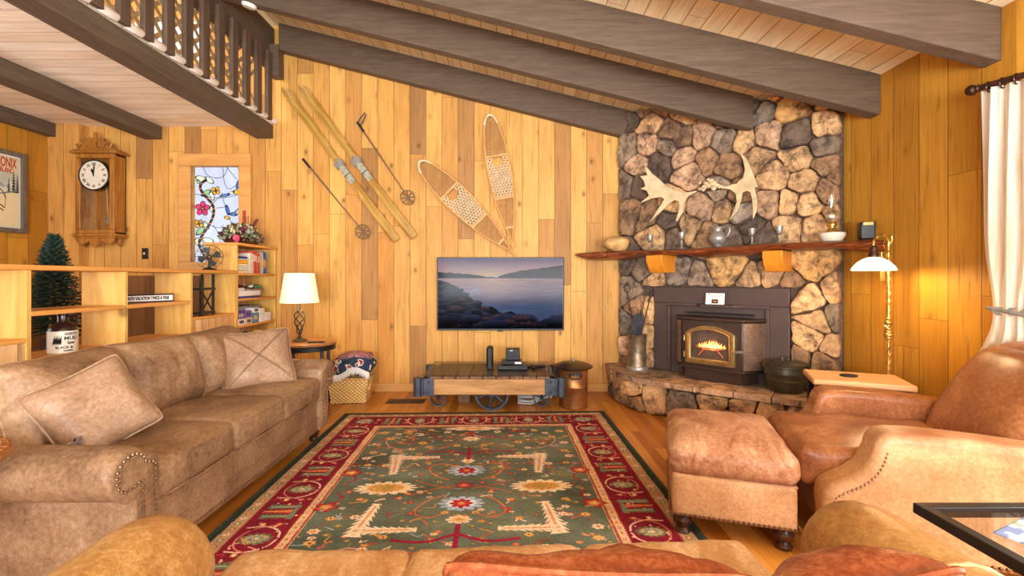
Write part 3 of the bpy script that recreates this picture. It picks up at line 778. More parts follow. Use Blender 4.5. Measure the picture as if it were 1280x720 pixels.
# mantel
mt = thing('mantel_shelf', 'long live-edge wooden mantel shelf fixed across the stone chimney', 'mantel', (1.64, 4.10, 1.525), (0, 0, 0))
m_mantel = wood('live_edge_mantel', rgb(62, 22, 10), rgb(176, 92, 42), 0, .3, 1.0, .25, gr=16)
k_ = m_mantel.node_tree
bm = bmesh.new(); N = 60; MT = []
def mfront(t):
    x = .70 + 1.88 * t; y = 5.04 - 1.88 * t
    w_ = .014 * math.sin(t * 23) + .022 * math.sin(t * 9 + 1) + .008 * math.sin(t * 57)
    return x - w_ * .7, y - w_ * .7
rows = []
for i in range(N + 1):
    t = i / N; x, y = mfront(t)
    # back edge: along walls or the stone plane
    S = 6.22
    bxp, byp = (x + (S - x - y) / 2, y + (S - x - y) / 2)
    if byp > 5.09: byp = 5.09; bxp = x + max(.02, min(.5, (5.09 - y)))
    if bxp > 2.63: bxp = 2.63; byp = y + (2.63 - x)
    th = .062 + .018 * math.sin(t * 14) + .008 * math.sin(t * 41); th *= min(1, .5 + t * 8)
    zt = 0.006 * math.sin(t * 11)
    L_ = []
    for (px, py, z) in ((bxp, byp, zt * .5), (x + .03, y + .03, zt), (x, y, zt - .012), (x - .006, y - .006, -th * .45), (x + .008, y + .008, -th * .85), (x + .04, y + .04, -th), (bxp, byp, -th)):
        L_.append(bm.verts.new((px - 1.64, py - 4.10, z)))
    rows.append(L_)
for A, B in zip(rows, rows[1:]):
    for k in range(7): bm.faces.new((A[k], A[(k + 1) % 7], B[(k + 1) % 7], B[k]))
bm.faces.new(rows[0]); bm.faces.new(rows[-1][::-1])
k = NT('live_edge_mantel_wood'); s_ = k.n('ShaderNodeSeparateXYZ'); k.l(k.coord(), s_.inputs[0])
al = k.math('SUBTRACT', s_.outputs[0], s_.outputs[1]); acr = k.math('ADD', s_.outputs[0], s_.outputs[1])
g = k.noise(k.comb(k.math('MULTIPLY', al, 1.3), k.math('MULTIPLY', acr, 16), k.math('MULTIPLY', s_.outputs[2], 40)), 1.2, 7, .65, 1.6)
k.l(k.ramp(g, [(.3, rgb(54, 20, 10)), (.5, rgb(116, 54, 26)), (.7, rgb(190, 108, 54))]), k.b.inputs['Base Color']); k.b.inputs['Roughness'].default_value = .33; k.bump(g, .4, .006)
ob('shelf_slab', bm, k.m, mt, smooth=50)
m_corbel = wood('amber_corbel', rgb(206, 122, 30), rgb(232, 150, 48), 2, .35, 1, .05)
for px, wd in ((820, .17), (967, .15)):
    u = (px - 640) / F; Zc = 5.86 / (1 + u); Xc = u * Zc
    bm = bmesh.new()
    prism(bm, [(-.02, 0), (-.02, -.06), (.04, -.15), (.06, -.17), (.30, -.17), (.30, 0)], lambda p, t: Matrix.Rotation(RZ, 3, 'Z') @ Vector(((t - .5) * wd, p[0] - .02, p[1])), 1)
    ob('corbel', bm, m_corbel, mt, loc=(Xc - 1.64, Zc - 4.10, -.05), bevel=.006)
# ------------------------------------------------------------------ wood stove insert
st = thing('wood_stove', 'dark steel wood stove insert with an arched brass door and a small fire', 'stove', O, (0, 0, RZ))
bm = bmesh.new()
def rectring(bm, x0, x1, z0, z1, i, y0, y1):
    bx(bm, x0, x1, y0, y1, z1 - i, z1); bx(bm, x0, x0 + i, y0, y1, z0, z1 - i); bx(bm, x1 - i, x1, y0, y1, z0, z1 - i)
rectring(bm, SX0, SX1, SZ0, SZ1, .16, -.075, .0)
ob('surround', bm, m_stovegrey, st, bevel=.006)
bm = bmesh.new(); rectring(bm, SX0 + .155, SX1 - .155, SZ0, SZ1 - .155, .028, -.09, -.03); ob('surround_trim', bm, m_stovegrey, st, bevel=.004)
bm = bmesh.new(); bx(bm, SX0 + .1, SX1 - .1, -.05, -.03, SZ0, SZ1 - .1); ob('surround_panel', bm, m_stovegrey, st)
bc = .09
def octo(hw0, hw1, y0, y1): return [(bc - hw0, y0), (bc - hw1, y1), (bc + hw1, y1), (bc + hw0, y0)]
bm = bmesh.new(); prism(bm, octo(.40, .27, -.04, -.28), lambda p, t: Vector((p[0], p[1], .44 + .43 * t)), 1); ob('stove_body', bm, m_stovebody, st, bevel=.008)
bm = bmesh.new(); prism(bm, octo(.43, .29, -.04, -.31), lambda p, t: Vector((p[0], p[1], .87 + .025 * t)), 1); ob('stove_top', bm, m_stovebody, st, bevel=.008)
bm = bmesh.new(); prism(bm, octo(.42, .285, -.04, -.30), lambda p, t: Vector((p[0], p[1], .425 + .025 * t)), 1); ob('stove_base', bm, m_stovebody, st, bevel=.006)
bm = bmesh.new(); bx(bm, bc - .30, bc + .3, -.12, -.05, .915, .93); ob('vent_slot', bm, m_black, st)
bm = bmesh.new(); prism(bm, [(bc - .24, -.05), (bc - .15, -.16), (bc + .16, -.16), (bc + .25, -.05)], lambda p, t: Vector((p[0], p[1], .985 + .022 * t)), 1); ob('ledge', bm, m_stovegrey, st, bevel=.003)
bm = bmesh.new(); prism(bm, [(bc - .34, -.1), (bc - .25, -.26), (bc + .25, -.26), (bc + .34, -.1)], lambda p, t: Vector((p[0], p[1], .325 + .1 * t)), 1); ob('ash_pedestal', bm, m_stovebody, st)
m_grille = plain('worn_grille', rgb(150, 124, 104), .35, .7, var=.15)
# perforated side grilles: slightly bowed panels with rows of raised pins
for s in (-1, 1):
    bm = bmesh.new(); N = 8; pts = []
    for k in range(N + 1):
        t = k / N; x = bc + s * (.275 + .125 * t); y = -.278 + .238 * t
        nx, ny = s * .238, -.125 * 1.0; Ln = math.hypot(nx, ny); b_ = .03 * math.sin(math.pi * t)
        pts.append((x + nx / Ln * b_, y + ny / Ln * b_))
    for (x0, y0), (x1, y1) in zip(pts, pts[1:]):
        bm.faces.new([bm.verts.new(v) for v in ((x0, y0, .455), (x1, y1, .455), (x1, y1, .86), (x0, y0, .86))])
    for k in range(1, 12):
        for r_ in range(22):
            t = (k + (.5 if r_ % 2 else 0)) / 12.5; i = min(N - 1, int(t * N)); u = t * N - i
            x = pts[i][0] * (1 - u) + pts[i + 1][0] * u; y = pts[i][1] * (1 - u) + pts[i + 1][1] * u
            ball(bm, (x, y, .47 + r_ * .0178), .0065, 1)
    ob('side_grille', bm, m_grille, st, smooth=60)
# arched door
def arch(x0, x1, z0, z1, rise, n=14):
    p = [(x0, z0), (x1, z0), (x1, z1)]
    for k in range(1, n): t = k / n; p.append((x1 + (x0 - x1) * t, z1 + rise * math.sin(math.pi * t) ** .75))
    return p + [(x0, z1)]
dr = thing('door', None, None); dr.parent = st
DX0, DX1 = bc - .225, bc + .215
def ringface(bm, A, B, y0, y1):
    n = len(A)
    va = [bm.verts.new((p[0], y1, p[1])) for p in A]; vb = [bm.verts.new((p[0], y1, p[1])) for p in B]
    wa = [bm.verts.new((p[0], y0, p[1])) for p in A]; wb = [bm.verts.new((p[0], y0, p[1])) for p in B]
    for i in range(n):
        j = (i + 1) % n
        bm.faces.new((va[i], va[j], vb[j], vb[i])); bm.faces.new((va[i], wa[i], wa[j], va[j])); bm.faces.new((vb[i], vb[j], wb[j], wb[i]))
bm = bmesh.new(); ringface(bm, arch(DX0, DX1, .475, .755, .075), arch(DX0 + .05, DX1 - .05, .525, .74, .05), -.28, -.315); ob('door_frame', bm, m_gold, dr, bevel=.006)
bm = bmesh.new(); ringface(bm, arch(DX0 + .02, DX1 - .02, .495, .75, .062), arch(DX0 + .032, DX1 - .032, .507, .747, .058), -.30, -.322); ob('door_trim', bm, m_brass, dr)
bm = bmesh.new(); v_ = [bm.verts.new((p[0], -.298, p[1])) for p in arch(DX0 + .045, DX1 - .045, .52, .742, .052)]; bm.faces.new(v_); ob('door_glass', bm, m_glass, dr, smooth=0)
bm = bmesh.new(); v_ = [bm.verts.new((p[0], -.283, p[1])) for p in arch(DX0 + .045, DX1 - .045, .52, .742, .052)]; bm.faces.new(v_)
ob('firebox', bm, plain('sooty_firebrick', rgb(72, 58, 48), .8, var=.3, scale=12), st, smooth=0)
bm = bmesh.new()
tube(bm, [(DX1 - .02, -.315, .62), (DX1 + .0, -.35, .62), (DX1 + .03, -.36, .622), (DX1 + .08, -.355, .628)], [.007, .008, .011, .013], 8); ob('door_handle', bm, m_pewter, dr)
for z in (.55, .70):
    bm = bmesh.new(); tube(bm, [(DX0 - .012, -.30, z - .025), (DX0 - .012, -.30, z + .025)], .011, 10); ob('hinge', bm, m_gold, dr)
m_fire = emis('flame', (1.0, .34, .06, 1), 3.2); m_fire2 = emis('flame_core', (1.0, .72, .3, 1), 4.0); m_log = emis('ember_log', (.45, .10, .03, 1), .6)
bm = bmesh.new(); random.seed(5)
for k in range(11):
    x = bc - .10 + .022 * k + random.uniform(-.004, .004); h = .03 + .045 * math.exp(-((k - 5.5) / 3.2) ** 2) * random.uniform(.7, 1.3)
    tube(bm, [(x, -.290, .628), (x + .004, -.291, .628 + h * .3), (x - .004, -.291, .628 + h * .65), (x + .004, -.290, .628 + h)], [.007, .009, .005, .0005], 6)
ob('flames', bm, m_fire, st)
bm = bmesh.new()
for k in range(5):
    x = bc - .06 + .035 * k; tube(bm, [(x, -.293, .63), (x + .003, -.293, .645), (x, -.292, .66)], [.005, .006, .0005], 6)
ob('flames', bm, m_fire2, st)
bm = bmesh.new(); tube(bm, [(bc - .13, -.29, .635), (bc - .05, -.291, .612), (bc + .05, -.291, .610), (bc + .13, -.29, .63)], .007, 6)
for s in (-1, 1): tube(bm, [(bc + s * .06, -.291, .61), (bc + s * .11, -.291, .55)], .0045, 6)
ob('grate', bm, m_log, st)
# small sign card on the ledge
cardimg = np.ones((40, 60, 3)) * slin([238, 234, 226]); cardimg[22:36, 20:40] = slin([66, 28, 20]); cardimg[27:31, 25:35] = slin([226, 130, 60]); cardimg[3:5, 8:14] = slin([40, 40, 40]); cardimg[8:9, 8:50] = slin([170, 165, 160]); cardimg[11:12, 8:46] = slin([170, 165, 160])
inf = ob('info_card', gridmesh('info_card', .165, .105, cardimg), m_paint, loc=Matrix.Rotation(RZ, 3, 'Z') @ Vector((bc - .02, -.135, 0)) + O + Vector((0, 0, 1.062)), rot=(R(-12), 0, RZ + R(6)), label='small white printed card leaning on the ledge above the stove', cat='card', smooth=0)
s_ = inf.modifiers.new('s', 'SOLIDIFY'); s_.thickness = .003
lt = bpy.data.lights.new('fire_glow', 'POINT'); lt.energy = 1.2; lt.color = (1, .5, .2); lt.shadow_soft_size = .05
lo_ = bpy.data.objects.new('fire_glow', lt); C.objects.link(lo_); lo_.location = inv.inverted() @ Vector((bc, -.36, .64))

def on_mantel(px, s=5.98):
    u = (px - 640) / F; y = s / (1 + u); return Vector((u * y, y, 1.53))
# cast iron pot
pc = Vector((2.255, 3.80, .32))
t = thing('cast_iron_pot', 'black cast iron cauldron with a lid standing on the hearth', 'pot', pc)
bm = bmesh.new(); lathe(bm, [(.06, .0), (.12, .008), (.148, .05), (.157, .1), (.160, .104), (.157, .108), (.16, .15), (.163, .154), (.158, .158), (.155, .2), (.168, .205), (.168, .225), (.15, .225), (.15, .2), (0, .2)], 36); ob('pot_body', bm, m_castiron, t)
bm = bmesh.new(); lathe(bm, [(.166, .222), (.170, .232), (.16, .24), (.10, .25), (0, .256)], 36); ob('lid', bm, m_castiron, t)
bm = bmesh.new(); tube(bm, [(.028 * math.cos(a), .0, .265 + .022 * math.sin(a)) for a in [2 * math.pi * k / 16 for k in range(16)]], .006, 8, closed=True); ob('lid_ring', bm, m_castiron, t)
bm = bmesh.new(); tube(bm, [(.165 * math.cos(a), .172 * math.sin(a) * 1.0, .215 - .06 * math.sin(a) * 0) for a in [R(-60) + R(200) * k / 16 for k in range(17)]], .005, 8); ob('bail_handle', bm, m_iron, t)
# fire tools in a metal bucket
tc_ = Vector((1.275, 4.70, .32))
t = thing('fire_tool_holder', 'tall hammered metal bucket on the left end of the hearth', 'bucket', tc_)
bm = bmesh.new(); lathe(bm, [(.10, 0), (.104, .01), (.098, .02), (.092, .04), (.090, .2), (.092, .34), (.10, .355), (.096, .36), (.09, .35), (.086, .04), (0, .03)], 30)
ob('holder_body', bm, plain('worn_tin', rgb(150, 130, 104), .4, .7, var=.3, scale=14, bump=.2), t)
bm = bmesh.new(); lathe(bm, [(.106, 0), (.11, .02), (.10, .04)], 30); ob('foot_ring', bm, m_pewter, t)
def tool(name, label, x0, y0, x1, y1, h, kind):
    t = thing(name, label, 'fire tool', tc_ + Vector((0, 0, 0)), (0, 0, 0))
    p0 = Vector((x0, y0, .06)); p1 = Vector((x1, y1, h)); bm = bmesh.new(); tube(bm, [p0, p1], .006, 8); ob('shaft', bm, m_blackm, t)
    d = (p1 - p0).normalized(); bm = bmesh.new()
    if kind == 'loop': tube(bm, [p1 + Vector((.028 * math.cos(a), 0, .03 + .04 * math.sin(a))) for a in [2 * math.pi * k / 18 for k in range(18)]], .005, 8, closed=True); ob('handle_loop', bm, m_blackm, t)
    elif kind == 'shovel':
        M_ = Matrix.Translation(p0 + d * .30) @ Matrix.Rotation(R(8), 4, 'Y')
        prism(bm, arch(-.055, .055, -.02, .16, .06), lambda p, tt: M_ @ Vector((p[0], -.02 + .012 * tt + p[0] ** 2 * 6, p[1])), 1); ob('scoop', bm, m_iron, t)
    else: tube(bm, [p1 - d * .12, p1], [.011, .013], 10); ob('grip', bm, m_blackm, t)
tool('fire_poker', 'black fire poker with a looped handle leaning left in the bucket', .03, 0, -.10, .0, .80, 'loop')
tool('fire_tongs', 'black fire tongs leaning right in the hearth bucket', -.03, .01, .17, .06, .80, 'grip')
tool('ash_shovel', 'black ash shovel standing scoop up in the hearth bucket', -.02, -.02, -.01, .0, .56, 'shovel')
tool('hearth_brush', 'short black handled hearth brush standing in the bucket', .03, .02, .05, .02, .60, 'grip')

# antlers
m_antler = plain('bleached_antler', rgb(222, 196, 150), .5, var=.16, scale=10, bump=.2)
at = thing('moose_antlers', 'pair of pale moose antlers mounted on the stone chimney', 'antlers', O, (0, 0, RZ))
def apt(zx, zy, d): 
    u = (780 + zx / 5.537 - 640) / F; py = 180 + zy / 5.537; S = 6.32 - 1.4142 * d; y = S / (1 + u)
    return ((u * y - 1.92) - (y - 4.40)) / 1.4142, 1.25 - (py - 348) * y / F
LA = [(500,322),(430,335),(350,322),(290,285),(240,235),(205,205),(170,160),(172,200),(180,222),(138,232),(160,262),(168,298),(140,318),(175,328),(192,362),(142,415),(212,380),(265,370),(288,385),(205,545),(325,408),(352,388),(384,400),(390,440),(368,535),(378,538),(412,470),(412,410),(440,362),(500,330)]
RA = [(650,288),(720,288),(780,270),(822,235),(836,180),(828,120),(785,38),(842,95),(882,170),(908,240),(932,302),(905,300),(920,350),(932,400),(928,470),(905,525),(902,450),(892,380),(880,338),(850,326),(820,338),(812,400),(795,460),(735,530),(765,465),(782,400),(772,345),(735,315),(650,303)]
for nm, PL, cx_ in (('left_antler', LA, 470), ('right_antler', RA, 690)):
    bm = bmesh.new(); PP = [apt(a, b, .2) for a, b in PL]; c0 = apt(cx_, 300, .2)
    vs = [bm.verts.new((p[0], 0, p[1])) for p in PP]; f_ = bm.faces.new(vs)
    ext = bmesh.ops.extrude_face_region(bm, geom=[f_]); 
    for v in ext['geom']:
        if isinstance(v, bmesh.types.BMVert): v.co.y -= .026
    bmesh.ops.triangulate(bm, faces=[f for f in bm.faces if len(f.verts) > 4])
    bmesh.ops.subdivide_edges(bm, edges=bm.edges[:], cuts=1)
    for v in bm.verts:
        r_ = abs(v.co.x - c0[0]); v.co.y += -.17 - .35 * r_ ** 2 - .12 * max(0, c0[1] - v.co.z) + .006 * mnoise.noise(v.co * 20)
    ob('antler', bm, m_antler, at, bevel=.009, smooth=70, seg=3)
bm = bmesh.new(); random.seed(2)
for zx, zy, r_ in ((520, 308, .022), (548, 295, .03), (575, 285, .034), (605, 272, .036), (630, 285, .03), (655, 292, .024), (595, 252, .024), (560, 270, .022), (540, 315, .018), (610, 305, .024), (515, 268, .012), (575, 240, .012)):
    p = apt(zx, zy, .2); ball(bm, (p[0], -.17, p[1]), r_, 2, (1.15, .9, .8))
for v in bm.verts: v.co += Vector((1, 1, 1)) * .006 * mnoise.noise(v.co * 30)
ob('skull_plate', bm, m_antler, at, smooth=70)
bm = bmesh.new(); p = apt(575, 290, .2); box(bm, (p[0], -.09, p[1]), (.16, .16, .06)); ob('mount_block', bm, m_darkwood, at, bevel=.01)

# goblets, pitcher, lamp, box, gourd on the mantel
def goblet():
    t = thing('pewter_goblet', '', 'goblet', group='pewter goblets on the mantel')
    bm = bmesh.new(); lathe(bm, [(.034, .0), (.035, .004), (.014, .01), (.008, .018), (.007, .075)], 20); ob('stem', bm, m_pewter, t)
    bm = bmesh.new(); lathe(bm, [(.004, .072), (.014, .076), (.022, .09), (.027, .12), (.031, .145), (.029, .145), (.02, .092), (0, .085)], 20); ob('cup', bm, m_pewter, t)
    return t
gb = goblet()
for i, (px, sc, lb) in enumerate(((812.5, 1.02, 'pewter goblet farthest left on the mantel near the round pot'), (852, 1.05, 'pewter goblet just left of the pewter pitcher under the antler'), (940, .98, 'pewter goblet just right of the pewter pitcher'), (974, 1.0, 'tallest standing pewter goblet nearest the oil lamp on the mantel'))):
    g_ = gb if i == 0 else copy_tree(gb)
    g_.location = on_mantel(px, 5.92); g_['label'] = lb; g_.scale = (sc, sc, sc)
t = thing('pewter_pitcher', 'round bellied pewter pitcher with a loop handle on the mantel', 'pitcher', on_mantel(897, 5.95))
bm = bmesh.new(); lathe(bm, [(.04, 0), (.045, .006), (.035, .015), (.06, .035), (.074, .065), (.074, .085), (.062, .115), (.044, .132), (.042, .148), (.056, .178), (.053, .178), (.038, .148), (.038, .13), (0, .12)], 28); ob('pitcher_body', bm, m_pewter, t)
bm = bmesh.new(); tube(bm, [Vector((.707 * a, -.707 * a, z)) for a, z in ((.05, .17), (.08, .182), (.104, .165), (.106, .14), (.092, .105), (.068, .08))], .006, 8); ob('handle', bm, m_pewter, t)
t = thing('oil_lamp', 'clear glass chimney oil lamp on a white base on the mantel', 'oil lamp', on_mantel(1040, 5.90))
m_lampbase = plain('milk_white', rgb(226, 214, 190), .3, var=.04)
bm = bmesh.new(); lathe(bm, [(.06, 0), (.07, .01), (.085, .04), (.088, .06), (.08, .066), (0, .066)], 30); ob('lamp_base', bm, m_lampbase, t)
bm = bmesh.new(); lathe(bm, [(.03, .066), (.036, .08), (.03, .095), (.018, .1), (.018, .11), (.034, .115), (.036, .13), (.028, .145), (.0, .15)], 24); ob('burner', bm, m_brass, t)
bm = bmesh.new(); lathe(bm, [(.03, .14), (.042, .17), (.046, .19), (.034, .225), (.025, .25), (.024, .36)], 24)
for f in [f for f in bm.faces if len(f.verts) > 4]: bm.faces.remove(f)
ob('glass_chimney', bm, glassy('lamp_glass', .35, (.97, .97, .95, 1)), t)
t = thing('black_box', 'small black box with a gold band at the right end of the mantel', 'box', on_mantel(1083, 5.86), (0, 0, R(-20)))
bm = bmesh.new(); bx(bm, -.045, .045, -.035, .035, 0, .125); ob('case', bm, m_black, t, bevel=.008)
bm = bmesh.new(); bx(bm, -.03, .03, -.039, -.03, .10, .12); ob('band', bm, m_gold, t)
bm = bmesh.new(); lathe(bm, [(.05, 0), (.09, .01), (.13, .045), (.142, .08), (.13, .115), (.10, .14), (.06, .15), (.055, .14), (.085, .12), (0, .1)], 32)
for v in bm.verts: v.co += Vector((v.co.x, v.co.y, 0)) * .25 * mnoise.noise(v.co * 9)
ob('gourd_bowl', bm, plain('pale_burl', rgb(216, 170, 104), .55, var=.25, scale=9, bump=.4), loc=on_mantel(771, 5.86), label='rough pale burl bowl on the left end of the mantel', cat='bowl')

# ------------------------------------------------------------------ television
tx0, tz1 = wp(546, 321.5, 5.04); tx1, tz0 = wp(705, 413, 5.04)
tw, th = tx1 - tx0, tz1 - tz0
tv = thing('television', 'wide flat television showing a rocky lake at sunset on the back wall', 'television', ((tx0 + tx1) / 2, 5.04, (tz0 + tz1) / 2))
bm = bmesh.new(); bx(bm, -tw / 2, tw / 2, .0, .045, -th / 2, th / 2); ob('tv_casing', bm, m_black, tv, bevel=.006)
bm = bmesh.new(); bx(bm, -.03, .03, -.004, .02, -th / 2 - .012, -th / 2 + .004); ob('tv_logo_tab', bm, m_black, tv, bevel=.003)
NX, NY = 480, 274
U, V = np.meshgrid(np.linspace(0, 1, NX), np.linspace(0, 1, NY))
sky = np.zeros((NY, NX, 3)); cl_ = fbm(U * 3 + V * 2, V * 14 - U * 5, 5)
t_ = np.clip(V / .27, 0, 1)[..., None]
sky = (1 - t_) * slin([120, 138, 174]) + t_ * slin([224, 176, 150]); sky = sky * (1 - .5 * cl_[..., None]) + slin([214, 150, 150]) * .5 * cl_[..., None]
glow = np.exp(-((U - .42) / .13) ** 2 - ((V - .27) / .09) ** 2)[..., None]; sky = sky * (1 - .6 * glow) + slin([240, 214, 160]) * .6 * glow
im = sky.copy()
hill = .275 - .075 * np.clip(1 - U / .38, 0, 1) ** .6 - .012 * vnoise(U * 30, V * 0, 3); hr = .275 - .16 * np.clip((U - .48) / .5, 0, 1) ** .6 - .015 * vnoise(U * 24, V * 0, 4)
mk = V > np.minimum(hill, hr); hc = np.where(U[..., None] < .5, slin([28, 30, 46]), slin([54, 36, 46])) * (.6 + .8 * fbm(U * 30, V * 40, 8))[..., None]
im[mk] = hc[mk]
wa = V > .285; wt_ = np.clip((V - .285) / .4, 0, 1)[..., None]; rp = fbm(U * 9, V * 90, 12)[..., None]
wc = (1 - wt_) * slin([196, 152, 150]) + wt_ * slin([92, 112, 156]); wc = wc * (.6 + .75 * rp); wc = wc * (1 - np.clip((U[..., None] - .4) / .4, 0, 1) * (.40 - .3 * fbm(U * 3, V * 30, 3)[..., None]))
gl = np.exp(-((U - .44) / .15) ** 2)[..., None] * (1 - wt_); wc = wc * (1 - .45 * gl) + slin([236, 190, 160]) * .45 * gl
im[wa] = wc[wa]
shore = .30 + .55 * np.clip(U / .44, 0, 1) ** 1.5 + .05 * (fbm(U * 12, V * 12, 7) - .5); shore = np.where(U > .40, .70 + .22 * np.clip((U - .4) / .5, 0, 1) + .03 * np.sin(U * 40), shore)
rk = V > shore; base_r = slin([26, 30, 46]) * (.4 + 1.2 * fbm(U * 16, V * 22, 21))[..., None]; im[rk] = base_r[rk]
rs = np.random.RandomState(3)
for k in range(230):
    v0 = .33 + .66 * rs.rand() ** .7; u0 = rs.rand() * (.42 if v0 < .68 else 1.0); r0 = (.006 + .075 * (v0 - .3) ** 1.3) * (0.6 + rs.rand())
    if v0 < .30 + .55 * min(1, u0 / .44) ** 1.5: continue
    th_ = np.arctan2(V - v0, U - u0); q = ((U - u0) / (r0 * 1.6)) ** 2 + ((V - v0) / (r0 * 1.2)) ** 2; m_ = q < (1 + .22 * np.sin(3 * th_ + k) + .12 * np.sin(5 * th_ + 2 * k)) * .9
    lit = np.clip(.5 - (V - v0) / (r0 * 1.6), 0, 1)[..., None]; cc = slin([14, 16, 28]) * (1 - lit) + slin([[66, 66, 86], [50, 60, 92], [92, 68, 76], [40, 46, 70]][k % 4]) * lit
    im[m_] = (cc * (.6 + .7 * fbm(U * 40, V * 50, 30)[..., None]))[m_]
q = np.exp(-((U - .29) / .05) ** 2 - ((V - .46) / .05) ** 2)[..., None] * (fbm(U * 60, V * 60, 2)[..., None] > .45); im = im * (1 - q * .8) + slin([160, 184, 228]) * q * .8
dk = np.clip((V - .85) / .15, 0, 1)[..., None]; im = im * (1 - .85 * dk)
ob('tv_screen', gridmesh('tv_screen', tw - .025, th - .03, np.clip(im, 0, 1)), painted('tv_picture', .10, emit=.60, spec=.06, base=.03), tv, loc=(0, -.003, .003), smooth=0)

# ------------------------------------------------------------------ skis, poles, snowshoes on the back wall
def wall_place(p_top, p_bot, y=5.04):
    a = Vector((*wp(*p_top, y), 0)); b = Vector((*wp(*p_bot, y), 0)); m = (a + b) / 2; d = a - b
    return Vector((m.x, y, m.y)), math.atan2(d.x, d.y), d.length
m_ski = wood('varnished_old_ski', rgb(142, 96, 28), rgb(206, 164, 82), 2, .35, 1, .1, gr=20)
m_bind = plain('worn_white_plate', rgb(176, 172, 148), .5, .1, var=.3, scale=30)
_, _, skl = wall_place((357, 113), (496, 301))
def ski():
    t = thing('wooden_ski', '', 'ski', group='pair of old wooden skis'); L = skl / 2
    bm = bmesh.new(); n = 40; prev = None
    for k in range(n + 1):
        s = -L + 2 * L * k / n; q = k / n
        hw = .042 + .006 * math.cos(q * math.pi * 2)
        if q > .94: hw *= math.sqrt(max(0, 1 - ((q - .94) / .062) ** 2)) * .95 + .02
        if q < .015: hw *= .85
        y = -.012 - (.0 if q < .86 else .06 * ((q - .86) / .14) ** 2); th_ = .011 + .006 * math.sin(q * math.pi)
        r_ = [bm.verts.new((-hw, y, s)), bm.verts.new((hw, y, s)), bm.verts.new((hw, y - th_, s)), bm.verts.new((hw * .3, y - th_ - .004, s)), bm.verts.new((-hw * .3, y - th_ - .004, s)), bm.verts.new((-hw, y - th_, s))]
        if prev:
            for j in range(6): bm.faces.new((prev[j], prev[(j + 1) % 6], r_[(j + 1) % 6], r_[j]))
        else: bm.faces.new(r_[::-1])
        prev = r_
    bm.faces.new(prev); ob('ski_blade', bm, m_ski, t, bevel=.002)
    bm = bmesh.new(); bx(bm, -.036, .036, -.04, -.026, -.24, .0); ob('foot_plate', bm, m_bind, t, bevel=.004)
    bm = bmesh.new(); bx(bm, -.044, .044, -.05, -.028, -.01, .05); bx(bm, -.052, -.04, -.06, -.02, -.03, .04); bx(bm, .04, .052, -.06, -.02, -.03, .04); tube(bm, [(-.045, -.05, .04), (0, -.062, .07), (.045, -.05, .04)], .005, 8)
    ob('toe_binding', bm, m_pewter, t, bevel=.003)
    bm = bmesh.new(); bx(bm, -.039, .039, -.043, -.03, -.14, -.132); ob('binding_strap', bm, m_blackm, t)
    bm = bmesh.new(); bx(bm, -.02, .028, -.031, -.0275, .10, .24); ob('maker_mark', bm, plain('worn_red_label', rgb(124, 52, 30), .6, var=.35, scale=40), t)
    return t
sk = ski()
l_, a_, _ = wall_place((357, 113), (496, 301)); sk.location = l_; sk.rotation_euler = (0, a_, 0)
sk['label'] = 'lower left wooden ski of the parallel pair on the wall'
l_, a_, _ = wall_place((378, 110), (518, 297)); copy_tree(sk, l_, (0, a_, 0), 'upper right wooden ski of the parallel pair on the wall')
m_cane = wood('grey_cane', rgb(92, 74, 58), rgb(140, 116, 92), 2, .5, 1, .1)
def pole(ptop, pbot, label, strap):
    l, a, L = wall_place(ptop, pbot, 5.05); t = thing('ski_pole', label, 'ski pole', l, (0, a, 0), group='old ski poles on the wall'); H = L / 2
    bm = bmesh.new(); tube(bm, [(0, -.012, -H), (0, -.012, H - .12)], [.005, .009], 8); ob('pole_shaft', bm, m_cane, t)
    bm = bmesh.new(); tube(bm, [(0, -.012, H - .13), (0, -.012, H)], [.012, .014], 10); ob('grip', bm, m_blackm, t)
    bm = bmesh.new(); c_ = -H + .09; rb = .075
    tube(bm, [(rb * math.cos(u), -.03 - .02 * math.sin(u), c_ + rb * math.sin(u)) for u in [2 * math.pi * k / 24 for k in range(24)]], .0055, 6, closed=True)
    for k in range(4):
        u = k * math.pi / 4 + .3; tube(bm, [(-rb * math.cos(u), -.03, c_ - rb * math.sin(u)), (0, -.02, c_), (rb * math.cos(u), -.03, c_ + rb * math.sin(u))], .006, 6)
    ob('snow_basket', bm, m_cane, t)
    if strap:
        bm = bmesh.new(); tube(bm, [(0, -.02, H - .01), (.06, -.03, H + .01), (.13, -.03, H + .03), (.12, -.03, H + .0), (.05, -.025, H - .04), (0, -.02, H - .06)], .006, 6); ob('wrist_strap', bm, m_blackm, t)
pole((379, 199), (461, 298), 'ski pole on the wall below the left of the skis', False)
pole((447, 153), (516, 256), 'ski pole with a wrist strap on the wall right of the skis', True)
m_ash = wood('steam_bent_ash', rgb(196, 140, 78), rgb(228, 178, 112), 2, .4, 1, .05)
m_raw = plain('rawhide_lacing', rgb(196, 152, 98), .6, var=.15); m_rawl = plain('pale_rawhide', rgb(226, 204, 164), .6, var=.1)
